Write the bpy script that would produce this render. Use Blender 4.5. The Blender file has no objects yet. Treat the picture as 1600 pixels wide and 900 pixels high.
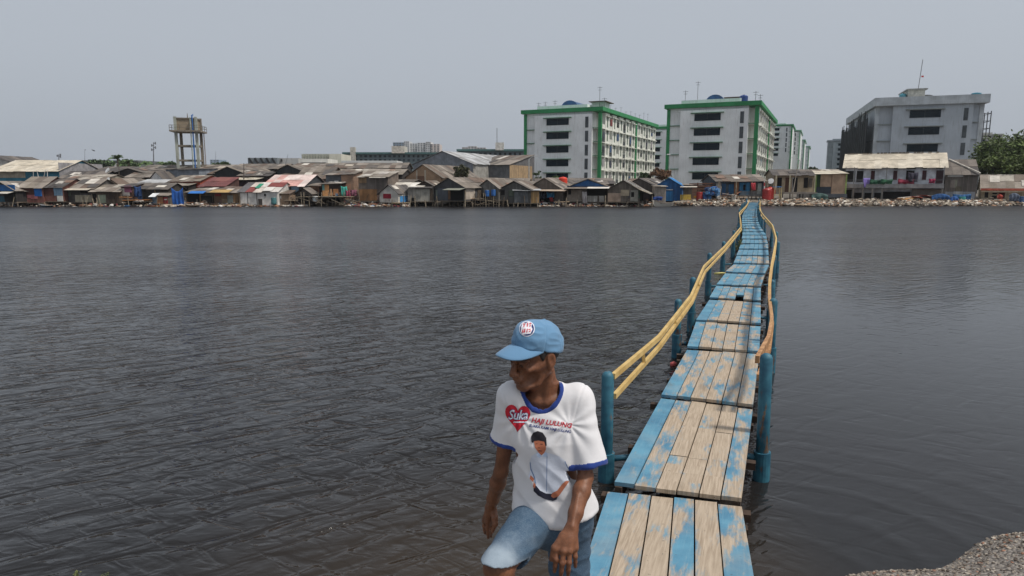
import bpy, bmesh, math, random
import numpy as np
from mathutils import Vector, Matrix, noise
from mathutils.bvhtree import BVHTree

R = math.radians
random.seed(11)
scene = bpy.context.scene
COL = scene.collection

# ------------------------------------------------------------------ camera
FPX, CAMZ = 1066.67, 3.1
PITCH = math.atan(165 / FPX)
SP, CP = math.sin(PITCH), math.cos(PITCH)
CAM = Vector((0, 0, CAMZ))
cam_d = bpy.data.cameras.new('camera')
cam_d.sensor_width = 36
cam_d.lens = FPX / 1600 * 36
cam_d.clip_start = .05
cam_d.clip_end = 20000
cam = bpy.data.objects.new('camera', cam_d)
cam.location = CAM
cam.rotation_euler = (R(90) - PITCH, 0, 0)
COL.objects.link(cam)
scene.camera = cam


def ray(px, py):
    u, v = (px - 800) / FPX, (py - 450) / FPX
    return Vector((u, CP - v * SP, -(SP + v * CP)))


def pz(px, py, zc):            # photo point at a depth along the lens axis
    return CAM + ray(px, py) * zc


def at(px, py, Y):             # photo point at a distance Y ahead
    r = ray(px, py)
    return CAM + r * (Y / r.y)


def gz(px, py, z):             # photo point on the level z
    r = ray(px, py)
    return CAM + r * ((CAMZ - z) / -r.z)


# ------------------------------------------------------------------ mesh helper
WM = {}                         # world matrices of things already placed


class MB:
    def __init__(s):
        s.v, s.f, s.m, s.a = [], [], [], []

    def add(s, vs, fs, mi=0, attr=0.0):
        b = len(s.v)
        s.v += [Vector(v) for v in vs]
        for f in fs:
            s.f.append([b + i for i in f])
            s.m.append(mi)
            s.a.append(attr)
        return s

    def box(s, c, size, rz=0, mi=0, attr=0.0, M=None):
        hx, hy, hz = size[0] / 2, size[1] / 2, size[2] / 2
        M = M or Matrix.Rotation(rz, 3, 'Z')
        vs = [Vector(c) + M @ Vector((x * hx, y * hy, z * hz)) for z in (-1, 1) for x, y in ((-1, -1), (1, -1), (1, 1), (-1, 1))]
        return s.add(vs, [(3, 2, 1, 0), (4, 5, 6, 7), (0, 1, 5, 4), (1, 2, 6, 5), (2, 3, 7, 6), (3, 0, 4, 7)], mi, attr)

    def hexa(s, lo, hi, mi=0, attr=0.0):   # lo, hi: four corners each, same order (ccw seen from hi)
        return s.add(list(lo) + list(hi), [(3, 2, 1, 0), (4, 5, 6, 7), (0, 1, 5, 4), (1, 2, 6, 5), (2, 3, 7, 6), (3, 0, 4, 7)], mi, attr)

    def slab(s, q, t, mi=0, attr=0.0):     # quad with thickness t along its normal (downwards)
        q = [Vector(p) for p in q]
        n = (q[1] - q[0]).cross(q[2] - q[0]).normalized() * t
        return s.hexa([p - n for p in q], q, mi, attr)

    def bar(s, p, q, w, h=None, mi=0, attr=0.0):
        p, q = Vector(p), Vector(q)
        h = h or w
        d = (q - p).normalized()
        up = Vector((0, 0, 1)) if abs(d.z) < .95 else Vector((0, 1, 0))
        x = d.cross(up).normalized() * w / 2
        z = x.cross(d).normalized() * h / 2
        lo = [p - x - z, p + x - z, p + x + z, p - x + z]
        hi = [a + (q - p) for a in lo]
        return s.hexa(lo, hi, mi, attr)

    def tube(s, pts, r, n=8, mi=0, cap=True, attr=0.0):
        pts = [Vector(p) for p in pts]
        rs = r if isinstance(r, (list, tuple)) else [r] * len(pts)
        vs, fs = [], []
        up = None
        for i, p in enumerate(pts):
            d = (pts[min(i + 1, len(pts) - 1)] - pts[max(i - 1, 0)]).normalized()
            if up is None:
                up = Vector((0, 0, 1)) if abs(d.z) < .9 else Vector((0, 1, 0))
            x = d.cross(up).normalized()
            y = x.cross(d).normalized()
            up = y
            for k in range(n):
                a = 2 * math.pi * k / n
                vs.append(p + (x * math.cos(a) + y * math.sin(a)) * rs[i])
        for i in range(len(pts) - 1):
            for k in range(n):
                a, b = i * n + k, i * n + (k + 1) % n
                fs.append((a, b, b + n, a + n))
        if cap:
            fs.append(tuple(range(n - 1, -1, -1)))
            fs.append(tuple(range((len(pts) - 1) * n, len(pts) * n)))
        return s.add(vs, fs, mi, attr)

    def lathe(s, c, prof, n=16, mi=0):     # prof: (r, z) from the bottom up
        c = Vector(c)
        return s.tube([c + Vector((0, 0, z)) for r, z in prof], [max(r, .001) for r, z in prof], n, mi)

    def ball(s, c, r, n=8, mi=0, sq=(1, 1, 1), jit=0.0, rnd=random):
        c = Vector(c)
        vs, fs = [], []
        rings = max(3, n // 2)
        for i in range(rings + 1):
            t = math.pi * i / rings
            for k in range(n):
                a = 2 * math.pi * k / n
                j = 1 + jit * (rnd.random() - .5)
                vs.append(c + Vector((math.sin(t) * math.cos(a) * sq[0], math.sin(t) * math.sin(a) * sq[1], math.cos(t) * sq[2])) * r * j)
        for i in range(rings):
            for k in range(n):
                a, b = i * n + k, i * n + (k + 1) % n
                fs.append((a, a + n, b + n, b))
        return s.add(vs, fs, mi)

    def build(s, name, mats, parent=None, smooth=False, loc=None, bevel=0):
        if not isinstance(mats, (list, tuple)):
            mats = [mats]
        if parent is not None:
            W = WM[parent.name]
        else:
            W = Matrix.Translation(Vector(loc) if loc is not None else Vector((0, 0, 0)))
        I = W.inverted()
        me = bpy.data.meshes.new(name)
        me.from_pydata([tuple(I @ v) for v in s.v], [], s.f)
        for m in mats:
            me.materials.append(m)
        me.polygons.foreach_set('material_index', s.m)
        if any(s.a):
            at_ = me.attributes.new('wear', 'FLOAT', 'FACE')
            at_.data.foreach_set('value', s.a)
        if smooth:
            me.polygons.foreach_set('use_smooth', [True] * len(s.f))
        me.update()
        o = bpy.data.objects.new(name, me)
        COL.objects.link(o)
        if parent is not None:
            o.parent = parent
        else:
            o.location = W.to_translation()
        WM[o.name] = W
        if bevel:
            b = o.modifiers.new('bevel', 'BEVEL')
            b.width = bevel
            b.segments = 2
            b.limit_method = 'ANGLE'
        return o


def tag(o, label, cat, group=None, kind=None):
    if label:
        o['label'] = label
    if cat:
        o['category'] = cat
    if group:
        o['group'] = group
    if kind:
        o['kind'] = kind
    return o


def thing(name, loc, label, cat, rz=0, group=None):
    o = bpy.data.objects.new(name, None)
    o.empty_display_size = .2
    o.location = loc
    o.rotation_euler = (0, 0, rz)
    COL.objects.link(o)
    WM[o.name] = Matrix.Translation(Vector(loc)) @ Matrix.Rotation(rz, 4, 'Z')
    return tag(o, label, cat, group)


def copy_tree(o, parent=None):
    c = o.copy()
    COL.objects.link(c)
    if parent is not None:
        c.parent = parent
    for ch in list(o.children):
        copy_tree(ch, c)
    return c


# ------------------------------------------------------------------ materials
def lin(r, g, b):
    return tuple(((c / 255 + .055) / 1.055) ** 2.4 if c > 10 else c / 255 / 12.92 for c in (r, g, b))


class NT:
    def __init__(s, m):
        s.t = m.node_tree
        s.n, s.l = s.t.nodes, s.t.links

    def new(s, typ, **kw):
        n = s.n.new(typ)
        for k, v in kw.items():
            setattr(n, k, v)
        return n

    def link(s, a, b):
        s.l.new(a, b)

    def val(s, node, name, v):
        if hasattr(v, 'is_linked') or isinstance(v, bpy.types.NodeSocket):
            s.l.new(v, node.inputs[name])
        else:
            node.inputs[name].default_value = v

    def math(s, op, a, b=0.0, c=0.0, clamp=False):
        n = s.new('ShaderNodeMath', operation=op, use_clamp=clamp)
        for i, v in enumerate((a, b, c)):
            s.val(n, i, v)
        return n.outputs[0]

    def mix(s, f, a, b, blend='MIX'):
        n = s.new('ShaderNodeMix', data_type='RGBA', blend_type=blend)
        s.val(n, 0, f)
        for i, v in ((6, a), (7, b)):
            if isinstance(v, (tuple, list)):
                v = tuple(v) + ((1,) if len(v) == 3 else ())
            s.val(n, i, v)
        return n.outputs[2]

    def noise(s, vec, scale, detail=3, rough=.55, dist=0.0):
        n = s.new('ShaderNodeTexNoise')
        s.link(vec, n.inputs['Vector'])
        n.inputs['Scale'].default_value = scale
        n.inputs['Detail'].default_value = detail
        n.inputs['Roughness'].default_value = rough
        n.inputs['Distortion'].default_value = dist
        return n.outputs['Fac']

    def mapping(s, vec, scale=(1, 1, 1), loc=(0, 0, 0), rot=(0, 0, 0)):
        n = s.new('ShaderNodeMapping')
        s.link(vec, n.inputs['Vector'])
        n.inputs['Scale'].default_value = scale
        n.inputs['Location'].default_value = loc
        n.inputs['Rotation'].default_value = rot
        return n.outputs[0]

    def turned(s, vec, ang, scale):      # turn first, then stretch along the turned axes
        return s.mapping(s.mapping(vec, rot=(0, 0, R(ang))), scale)

    def ramp(s, f, a, b):
        n = s.new('ShaderNodeMapRange', interpolation_type='SMOOTHSTEP')
        s.val(n, 0, f)
        n.inputs[1].default_value = a
        n.inputs[2].default_value = b
        return n.outputs[0]

    def bump(s, h, strength=.3, dist=.02):
        n = s.new('ShaderNodeBump')
        n.inputs['Strength'].default_value = strength
        n.inputs['Distance'].default_value = dist
        s.link(h, n.inputs['Height'])
        return n.outputs[0]


MATS = {}


def new_mat(name):
    m = bpy.data.materials.new(name)
    m.use_nodes = True
    t = NT(m)
    bsdf = t.n['Principled BSDF']
    return m, t, bsdf


def coords(t, seeded=True):
    tc = t.new('ShaderNodeTexCoord')
    v = tc.outputs['Object']
    if seeded:
        oi = t.new('ShaderNodeObjectInfo')
        c = t.new('ShaderNodeVectorMath', operation='SCALE')
        c.inputs[0].default_value = (37.0, 91.0, 53.0)
        t.link(oi.outputs['Random'], c.inputs['Scale'])
        a = t.new('ShaderNodeVectorMath', operation='ADD')
        t.link(v, a.inputs[0])
        t.link(c.outputs[0], a.inputs[1])
        return a.outputs[0], v
    return v, v


def M(style, rgb, rough=.85, var=.3, scale=1.3, metal=0.0):
    """weathered surface of one paint / material; rgb are sRGB values of the base colour"""
    key = (style, tuple(rgb), rough, var, scale, metal)
    if key in MATS:
        return MATS[key]
    m, t, b = new_mat('%s_%d_%d_%d' % ((style,) + tuple(rgb)))
    c = lin(*rgb)
    v, raw = coords(t)
    n1 = t.noise(v, scale, 4)
    dark = tuple(x * (1 - var) for x in c)
    lite = tuple(min(x * (1 + var * .6), .85) for x in c)
    col = t.mix(t.ramp(n1, .3, .7), dark, lite)
    if style in ('wall', 'concrete', 'corr'):     # rain streaks and dirt
        st = t.noise(t.mapping(v, (3.2, 3.2, .25)), 1.6, 4, .6)
        grey = tuple(.55 * x * q for x, q in zip(c, (1, .93, .85)))
        col = t.mix(t.math('MULTIPLY', t.ramp(st, .5, .78), .75 if style != 'wall' else .58), col, grey)
    if style == 'planks':
        sx = t.new('ShaderNodeSeparateXYZ')
        t.link(raw, sx.inputs[0])
        u = t.math('ADD', sx.outputs[0], sx.outputs[1])
        k = t.math('MULTIPLY', u, 5.2)
        w = t.new('ShaderNodeTexWhiteNoise', noise_dimensions='1D')
        t.link(t.math('FLOOR', k), w.inputs['W'])
        col = t.mix(t.math('MULTIPLY', w.outputs[0], .75), col, tuple(x * .45 for x in c))
        fr = t.math('FRACT', k)
        gap = t.math('GREATER_THAN', fr, .9)
        col = t.mix(t.math('MULTIPLY', gap, .8), col, tuple(x * .12 for x in c))
    if style == 'corr':
        sx = t.new('ShaderNodeSeparateXYZ')
        t.link(raw, sx.inputs[0])
        u = t.math('ADD', sx.outputs[0], sx.outputs[1])
        wv = t.math('SINE', t.math('MULTIPLY', u, 32.0))
        t.link(t.bump(wv, .6, .02), b.inputs['Normal'])
        col = t.mix(t.math('MULTIPLY', t.math('ADD', wv, 1.0), .12), col, tuple(x * .5 for x in c))
    if style == 'brick':
        br = t.new('ShaderNodeTexBrick')
        t.link(t.mapping(raw, (1, 1, 1), rot=(R(90), 0, 0)), br.inputs['Vector'])
        br.inputs['Scale'].default_value = 4
        br.inputs['Color1'].default_value = dark + (1,)
        br.inputs['Color2'].default_value = lite + (1,)
        br.inputs['Mortar'].default_value = tuple(x * .6 for x in c) + (1,)
        col = t.mix(.5, col, br.outputs[0])
    fine = t.noise(v, 22, 3)
    col = t.mix(t.math('MULTIPLY', t.ramp(fine, .35, .75), .22), col, tuple(x * .5 for x in c))
    t.link(col, b.inputs['Base Color'])
    b.inputs['Roughness'].default_value = rough
    b.inputs['Metallic'].default_value = metal
    if style not in ('corr',):
        t.link(t.bump(fine, .25, .01), b.inputs['Normal'])
    MATS[key] = m
    return m


def glass_mat():
    m, t, b = new_mat('window_glass')
    v, raw = coords(t)
    n = t.noise(v, .6, 2)
    t.link(t.mix(n, (.003, .006, .010), (.006, .022, .034)), b.inputs['Base Color'])
    b.inputs['Roughness'].default_value = .25
    b.inputs['IOR'].default_value = 1.25
    return m


GLASS = glass_mat()
DARK = M('plain', (22, 20, 19), .95)  # near-black for solid panels: shade inside openings, doors and vents put into colour

# ------------------------------------------------------------------ sky and sun
SUN_DIR = Vector((.80, -.34, 1.50)).normalized()
SUN_EL = math.asin(SUN_DIR.z)
world = bpy.data.worlds.new('World')
scene.world = world
world.use_nodes = True
wt = NT(world)
sky = wt.new('ShaderNodeTexSky', sky_type='NISHITA')
sky.sun_disc = False
sky.sun_elevation = SUN_EL
sky.sun_rotation = math.atan2(SUN_DIR.x, SUN_DIR.y)
sky.air_density = 1.0
sky.dust_density = 7.0
sky.ozone_density = 1.0
sky.altitude = 0
hs = wt.new('ShaderNodeHueSaturation')
hs.inputs['Saturation'].default_value = .30
wt.link(sky.outputs[0], hs.inputs['Color'])
veil = wt.mix(.72, hs.outputs[0], (4.28, 4.72, 5.34))     # thin high overcast evening out the sky
bg = wt.n['Background']
wt.link(veil, bg.inputs['Color'])
bg.inputs['Strength'].default_value = .098
sun_d = bpy.data.lights.new('sun', 'SUN')
sun_d.energy = 2.5
sun_d.angle = R(6.0)
sun_d.color = (1, .93, .84)
sun = bpy.data.objects.new('sun', sun_d)
sun.rotation_euler = SUN_DIR.to_track_quat('Z', 'Y').to_euler()
sun.location = (30, -10, 60)
COL.objects.link(sun)
vs_ = scene.view_settings
vs_.view_transform = 'Standard'
vs_.look = 'None'
vs_.exposure = .28
vs_.gamma = 1
vs_.use_curve_mapping = False


# ------------------------------------------------------------------ water
def water_mat():
    m, t, b = new_mat('dark_water')
    tc = t.new('ShaderNodeTexCoord')
    v = tc.outputs['Object']
    sx = t.new('ShaderNodeSeparateXYZ')
    t.link(v, sx.inputs[0])
    x, y = sx.outputs[0], sx.outputs[1]
    # calm water in the lee of the bridge
    side = t.math('SUBTRACT', x, t.math('MULTIPLY', y, .36))
    calm = t.math('MULTIPLY', t.ramp(side, -1.2, .8), t.math('SUBTRACT', 1.0, t.ramp(y, 12, 45)))
    a = t.noise(t.turned(v, -34, (.9, 2.9, 1)), 1.3, 2, .42, .8)
    c = t.noise(t.turned(v, 30, (1.0, 2.6, 1)), 1.9, 2, .45, .9)
    f = t.noise(t.turned(v, -8, (1, 2.3, 1)), 5.5, 2, .5, .5)
    big = t.noise(t.mapping(v, (.05, .12, 1)), 1.0, 3, .5)
    ridge = t.math('SUBTRACT', 1.0, t.math('ABSOLUTE', t.math('SUBTRACT', t.math('MULTIPLY', a, 2.0), 1.0)))
    ridge2 = t.math('SUBTRACT', 1.0, t.math('ABSOLUTE', t.math('SUBTRACT', t.math('MULTIPLY', c, 2.0), 1.0)))
    h = t.math('ADD', t.math('MULTIPLY', a, .9), t.math('MULTIPLY', ridge, .20))
    h = t.math('ADD', h, t.math('MULTIPLY', ridge2, .17))
    h = t.math('ADD', h, t.math('MULTIPLY', c, .45))
    h = t.math('ADD', h, t.math('MULTIPLY', f, .10))
    amp = t.math('MULTIPLY', t.math('SUBTRACT', 1.0, t.math('MULTIPLY', calm, .90)), t.math('ADD', .55, t.math('MULTIPLY', t.ramp(big, .3, .7), .75)))
    h = t.math('MULTIPLY', h, amp)
    # slow rings round the near bridge post
    dx, dy = t.math('SUBTRACT', x, 2.3), t.math('SUBTRACT', y, 5.1)
    rr = t.math('SQRT', t.math('ADD', t.math('MULTIPLY', dx, dx), t.math('MULTIPLY', dy, dy)))
    wob = t.math('MULTIPLY', t.noise(v, .9, 2), 3.0)
    ring = t.math('SINE', t.math('ADD', t.math('MULTIPLY', rr, 11.0), wob))
    ring = t.math('POWER', t.math('MULTIPLY', t.math('ADD', ring, 1.0), .5), 3.0)
    ring = t.math('MULTIPLY', ring, t.math('MULTIPLY', t.math('SUBTRACT', 1.0, t.ramp(rr, 1.0, 5.5)), t.math('MULTIPLY', calm, .045)))
    h = t.math('ADD', h, ring)
    t.link(t.bump(h, 1.0, .092), b.inputs['Normal'])
    # silt shows through near the bank
    mud = t.math('SUBTRACT', 1.0, t.ramp(y, 4.2, 8.0))
    mud = t.math('MULTIPLY', mud, t.math('SUBTRACT', 1.0, t.ramp(x, 1.4, 3.0)))
    mud = t.math('MULTIPLY', mud, t.ramp(x, -3.5, .3))
    t.link(t.mix(mud, (.0125, .0120, .0125), (.036, .026, .017)), b.inputs['Base Color'])
    t.link(t.math('ADD', .10, t.math('MULTIPLY', t.ramp(y, 8, 70), .22)), b.inputs['Roughness'])
    b.inputs['IOR'].default_value = 1.33
    return m


def grid_mesh(name, xs, ys, fz, mat, smooth=True):
    vs = [(x, y, fz(x, y)) for y in ys for x in xs]
    n = len(xs)
    fs = [(j * n + i, j * n + i + 1, (j + 1) * n + i + 1, (j + 1) * n + i) for j in range(len(ys) - 1) for i in range(n - 1)]
    mb = MB().add(vs, fs)
    return mb.build(name, mat, smooth=smooth)


water = grid_mesh('water', [-400, -60, 60, 400], [2.0, 40, 100, 130], lambda x, y: 0.0, water_mat())
water['kind'] = 'structure'


# ------------------------------------------------------------------ ground: far land in one sheet out to the horizon
SHORE = 93.0


def shore_y(x):
    return SHORE + 1.2 * math.sin(x * .11) + (.8 if x < 20 else -1.5) + .8 * math.sin(x * .37 + 1)


def land_z(x, y):
    if y < 60:
        return -1.2
    d = y - shore_y(x)
    return max(-1.2, min(.75, .1 + d * .22)) + (.05 * noise.noise(Vector((x * .3, y * .3, 2))) if d < 20 else 0)


def ground_mat():
    m, t, b = new_mat('ground_earth')
    v, raw = coords(t, False)
    n = t.noise(v, .35, 6, .65)
    n2 = t.noise(v, 3.0, 5, .7)
    col = t.mix(t.ramp(n, .35, .65), (.06, .05, .04), (.14, .12, .095))
    col = t.mix(t.math('MULTIPLY', t.ramp(n2, .5, .7), .6), col, (.26, .24, .21))
    t.link(col, b.inputs['Base Color'])
    b.inputs['Roughness'].default_value = .95
    t.link(t.bump(n2, .5, .1), b.inputs['Normal'])
    return m


GROUND = ground_mat()
xs = [-1650, -900, -300] + [-130 + 2 * i for i in range(131)] + [300, 900, 1650]
ys = [-60, 3.2, 50, 84] + [88 + .7 * i for i in range(26)] + [110, 130, 200, 400, 1000, 1700]
ground = grid_mesh('ground', xs, ys, land_z, GROUND)
ground['kind'] = 'structure'


# near bank the photographer stands on
def near_water_y(x):
    e = 4.72 + .06 * math.sin(x * 3.1)
    if x > 2.0:
        e += max(0, x - 2.16) * .40 + .05 * math.sin(x * 5)
    return min(e, 6.9)


def bank_z(x, y):
    d = near_water_y(x) - y
    if d < 0:
        return d * .7
    z = min(d * .62, .22) + .36 * max(0, d - .36)
    step = 1 / (1 + math.exp(-(2.50 - y) * 30))
    z = min(z, .97)
    z = min(z, .97) * (1 - step) + (1.36 + max(0, 2.2 - y) * .07) * step
    return z + .015 * noise.noise(Vector((x * 2.5, y * 2.5, 0))) + .008 * noise.noise(Vector((x * 9, y * 9, 4)))


def bank_mat():
    m, t, b = new_mat('gravelly_bank')
    v, raw = coords(t, False)
    n = t.noise(v, 2.2, 6, .65)
    vo = t.new('ShaderNodeTexVoronoi')
    t.link(v, vo.inputs['Vector'])
    vo.inputs['Scale'].default_value = 38
    col = t.mix(t.ramp(n, .35, .65), (.13, .115, .10), (.24, .215, .19))
    col = t.mix(.55, col, t.mix(t.ramp(vo.outputs['Color'], .2, .8), (.07, .06, .055), (.32, .29, .26)))
    t.link(col, b.inputs['Base Color'])
    b.inputs['Roughness'].default_value = .95
    t.link(t.bump(t.math('SUBTRACT', n, vo.outputs['Distance']), .8, .02), b.inputs['Normal'])
    return m


bank = grid_mesh('bank', [-80, -50, -30, -20, -15] + [-12 + .15 * i for i in range(150)] + [11, 13, 16, 22, 35, 60, 80], [-60, -30, -15, -8] + [-5 + .12 * i for i in range(102)], bank_z, bank_mat())
bank['kind'] = 'structure'
STONE_MATS = [M('plain', c, .9, .3, 8) for c in ((150, 140, 128), (112, 104, 96), (176, 168, 156), (92, 82, 74), (150, 112, 92))]
rg = random.Random(5)
mb = MB()
for i in range(5200):
    x = rg.uniform(2.3, 6.4)
    y = near_water_y(x) - abs(rg.gauss(0, .75)) + .03
    p = Vector((x, y, bank_z(x, y)))
    q = ray(0, 0)
    mb.ball(p + Vector((0, 0, .002)), rg.choice((.005, .006, .008, .010, .015)) * rg.uniform(.7, 1.3), 5, rg.choices(range(5), (5, 5, 2, 3, 1))[0],
            (rg.uniform(.8, 1.3), rg.uniform(.7, 1.2), rg.uniform(.45, .8)), .5, rg)
gravel = mb.build('gravel', STONE_MATS)
tag(gravel, 'loose grey and tan gravel covering the near bank corner', 'gravel', kind='stuff')
# ------------------------------------------------------------------ footbridge
def paint_mat():
    m, t, b = new_mat('worn_blue_deck_paint')
    v, raw = coords(t, False)
    at_ = t.new('ShaderNodeAttribute', attribute_name='wear')
    w = at_.outputs['Fac']
    off = t.new('ShaderNodeVectorMath', operation='SCALE')
    off.inputs[0].default_value = (131.0, 57.0, 0)
    t.link(w, off.inputs['Scale'])
    add = t.new('ShaderNodeVectorMath', operation='ADD')
    t.link(v, add.inputs[0])
    t.link(off.outputs[0], add.inputs[1])
    p = add.outputs[0]
    pr = t.turned(p, 19, (3.4, 1.0, 1))
    n1 = t.noise(pr, 1.5, 6, .62)
    n2 = t.noise(t.turned(p, 19, (9, 1.6, 1)), 3.2, 5, .7)
    k = t.math('ADD', t.math('MULTIPLY', n1, .72), t.math('MULTIPLY', n2, .28))
    th = t.math('SUBTRACT', .715, t.math('MULTIPLY', w, .39))
    wear = t.ramp(t.math('SUBTRACT', k, th), -.065, .065)
    grain = t.noise(t.turned(p, 19, (30, 1.4, 1)), 2.0, 4, .65)
    wood = t.mix(t.ramp(grain, .3, .7), (.265, .205, .145), (.43, .35, .265))
    dust = t.noise(p, 2.2, 4)
    wood = t.mix(t.math('MULTIPLY', t.ramp(dust, .4, .7), .4), wood, (.40, .33, .25))
    bl = t.mix(t.ramp(t.noise(p, 3.0, 5, .6), .3, .7), (.050, .165, .265), (.095, .26, .37))
    bl = t.mix(t.math('MULTIPLY', t.ramp(grain, .45, .75), .25), bl, (.20, .34, .42))
    bl = t.mix(t.math('MULTIPLY', t.ramp(dust, .45, .75), .35), bl, (.27, .31, .31))
    col = t.mix(wear, bl, wood)
    spots = t.noise(p, 34, 2, .5)
    col = t.mix(t.math('MULTIPLY', t.ramp(spots, .70, .76), .6), col, (.06, .05, .04))
    stain = t.noise(t.turned(p, 19, (4, 1.2, 1)), 1.1, 3)
    col = t.mix(t.math('MULTIPLY', t.ramp(stain, .62, .78), .5), col, (.10, .085, .065))
    t.link(col, b.inputs['Base Color'])
    b.inputs['Roughness'].default_value = .72
    hgt = t.math('ADD', t.math('MULTIPLY', grain, .6), t.math('MULTIPLY', wear, -.4))
    t.link(t.bump(hgt, .4, .005), b.inputs['Normal'])
    return m


def post_mat():
    m, t, b = new_mat('chipped_blue_pipe_paint')
    v, raw = coords(t)
    n = t.noise(t.mapping(v, (4, 4, 1.4)), 2.0, 6, .65)
    n2 = t.noise(v, 9, 4)
    bl = t.mix(t.ramp(n2, .3, .7), (.012, .075, .125), (.032, .145, .205))
    col = t.mix(t.ramp(n, .57, .66), bl, t.mix(t.ramp(n2, .4, .6), (.10, .045, .02), (.20, .12, .07)))
    t.link(col, b.inputs['Base Color'])
    sz = t.new('ShaderNodeSeparateXYZ')
    t.link(raw, sz.inputs[0])
    tide = t.math('SUBTRACT', t.math('ADD', .10, t.math('MULTIPLY', n2, .30)), sz.outputs[2])
    col = t.mix(t.math('MULTIPLY', t.ramp(tide, -.06, .10), .85), col, (.022, .024, .017))
    run = t.noise(t.mapping(v, (9, 9, .7)), 2.2, 4, .6)
    col = t.mix(t.math('MULTIPLY', t.ramp(run, .55, .72), .55), col, (.075, .055, .035))
    b.inputs['Roughness'].default_value = .6
    t.link(t.bump(n, .3, .006), b.inputs['Normal'])
    return m


def rail_mat():
    m, t, b = new_mat('faded_yellow_rail_paint')
    v, raw = coords(t, False)
    n = t.noise(v, 3.5, 5, .65)
    n2 = t.noise(v, 14, 4, .6)
    at_ = t.new('ShaderNodeAttribute', attribute_name='wear')
    yel = t.mix(t.ramp(n, .3, .7), (.40, .26, .08), (.58, .42, .17))
    old = t.mix(t.ramp(n2, .3, .7), (.22, .10, .04), (.46, .26, .12))
    k = t.math('ADD', t.math('MULTIPLY', n, .5), t.math('MULTIPLY', n2, .5))
    th = t.math('SUBTRACT', .72, t.math('MULTIPLY', at_.outputs['Fac'], .5))
    col = t.mix(t.ramp(t.math('SUBTRACT', k, th), -.04, .05), yel, old)
    t.link(col, b.inputs['Base Color'])
    b.inputs['Roughness'].default_value = .7
    t.link(t.bump(n2, .3, .005), b.inputs['Normal'])
    return m


DECK, POST, RAIL = paint_mat(), post_mat(), rail_mat()
DARKWOOD = M('plain', (62, 48, 38), .9, .5, 6)
ZD = .50
bridge = thing('footbridge', (1.1, 5.4, 0), 'narrow footbridge of worn blue planks zigzagging across the dark water', 'bridge', 0)
L1, R1 = gz(949, 767, ZD), gz(1160, 790, ZD)
n0l, n0r = gz(905, 900, .66), gz(1180, 900, .66)
nearL, nearR = L1 + (n0l - L1) * 1.55, R1 + (n0r - R1) * 1.6
nearL.z = nearR.z = .73
panels = [((nearL, nearR), (L1, R1))]
edges = [((957, 762), (1159, 788)), ((1032, 621), (1177, 638)), ((1073, 545), (1187, 552)), ((1087, 502), (1189, 508)),
         ((1108, 467), (1189, 472)), ((1119, 446), (1189, 449)), ((1133, 426), (1195, 429)), ((1146, 412), (1202, 413))]
rr = random.Random(3)
wedges = [(gz(a[0], a[1], ZD + .015), gz(b[0], b[1], ZD + .015)) for a, b in edges]
far = [(412, 1146, 1202), (396, 1152, 1201), (381, 1157.5, 1200), (367, 1160, 1197), (354, 1160, 1188), (346, 1159, 1185), (338, 1159.5, 1183.5),
       (331, 1162, 1183.5), (325, 1167, 1185), (320.5, 1169, 1185.5), (316.5, 1169.5, 1185.5)]
st = [(gz(a, y, ZD), gz(b, y, ZD)) for y, a, b in far]


def edge_at(Y):
    for (l0, r0), (l1, r1) in zip(st, st[1:]):
        if l0.y <= Y <= l1.y or (l1, r1) == st[-1]:
            k = (Y - l0.y) / (l1.y - l0.y)
            return l0.lerp(l1, k), r0.lerp(r1, k)


Yc = st[0][0].y
Yend = min(91.5, st[-1][0].y)
while Yc < Yend:
    Yc += 2.4
    wedges.append(edge_at(min(Yc, Yend)))
for a, b in zip(wedges, wedges[1:]):
    panels.append((a, b))


def lerp2(a, b, s):
    return a.lerp(b, s)


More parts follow.
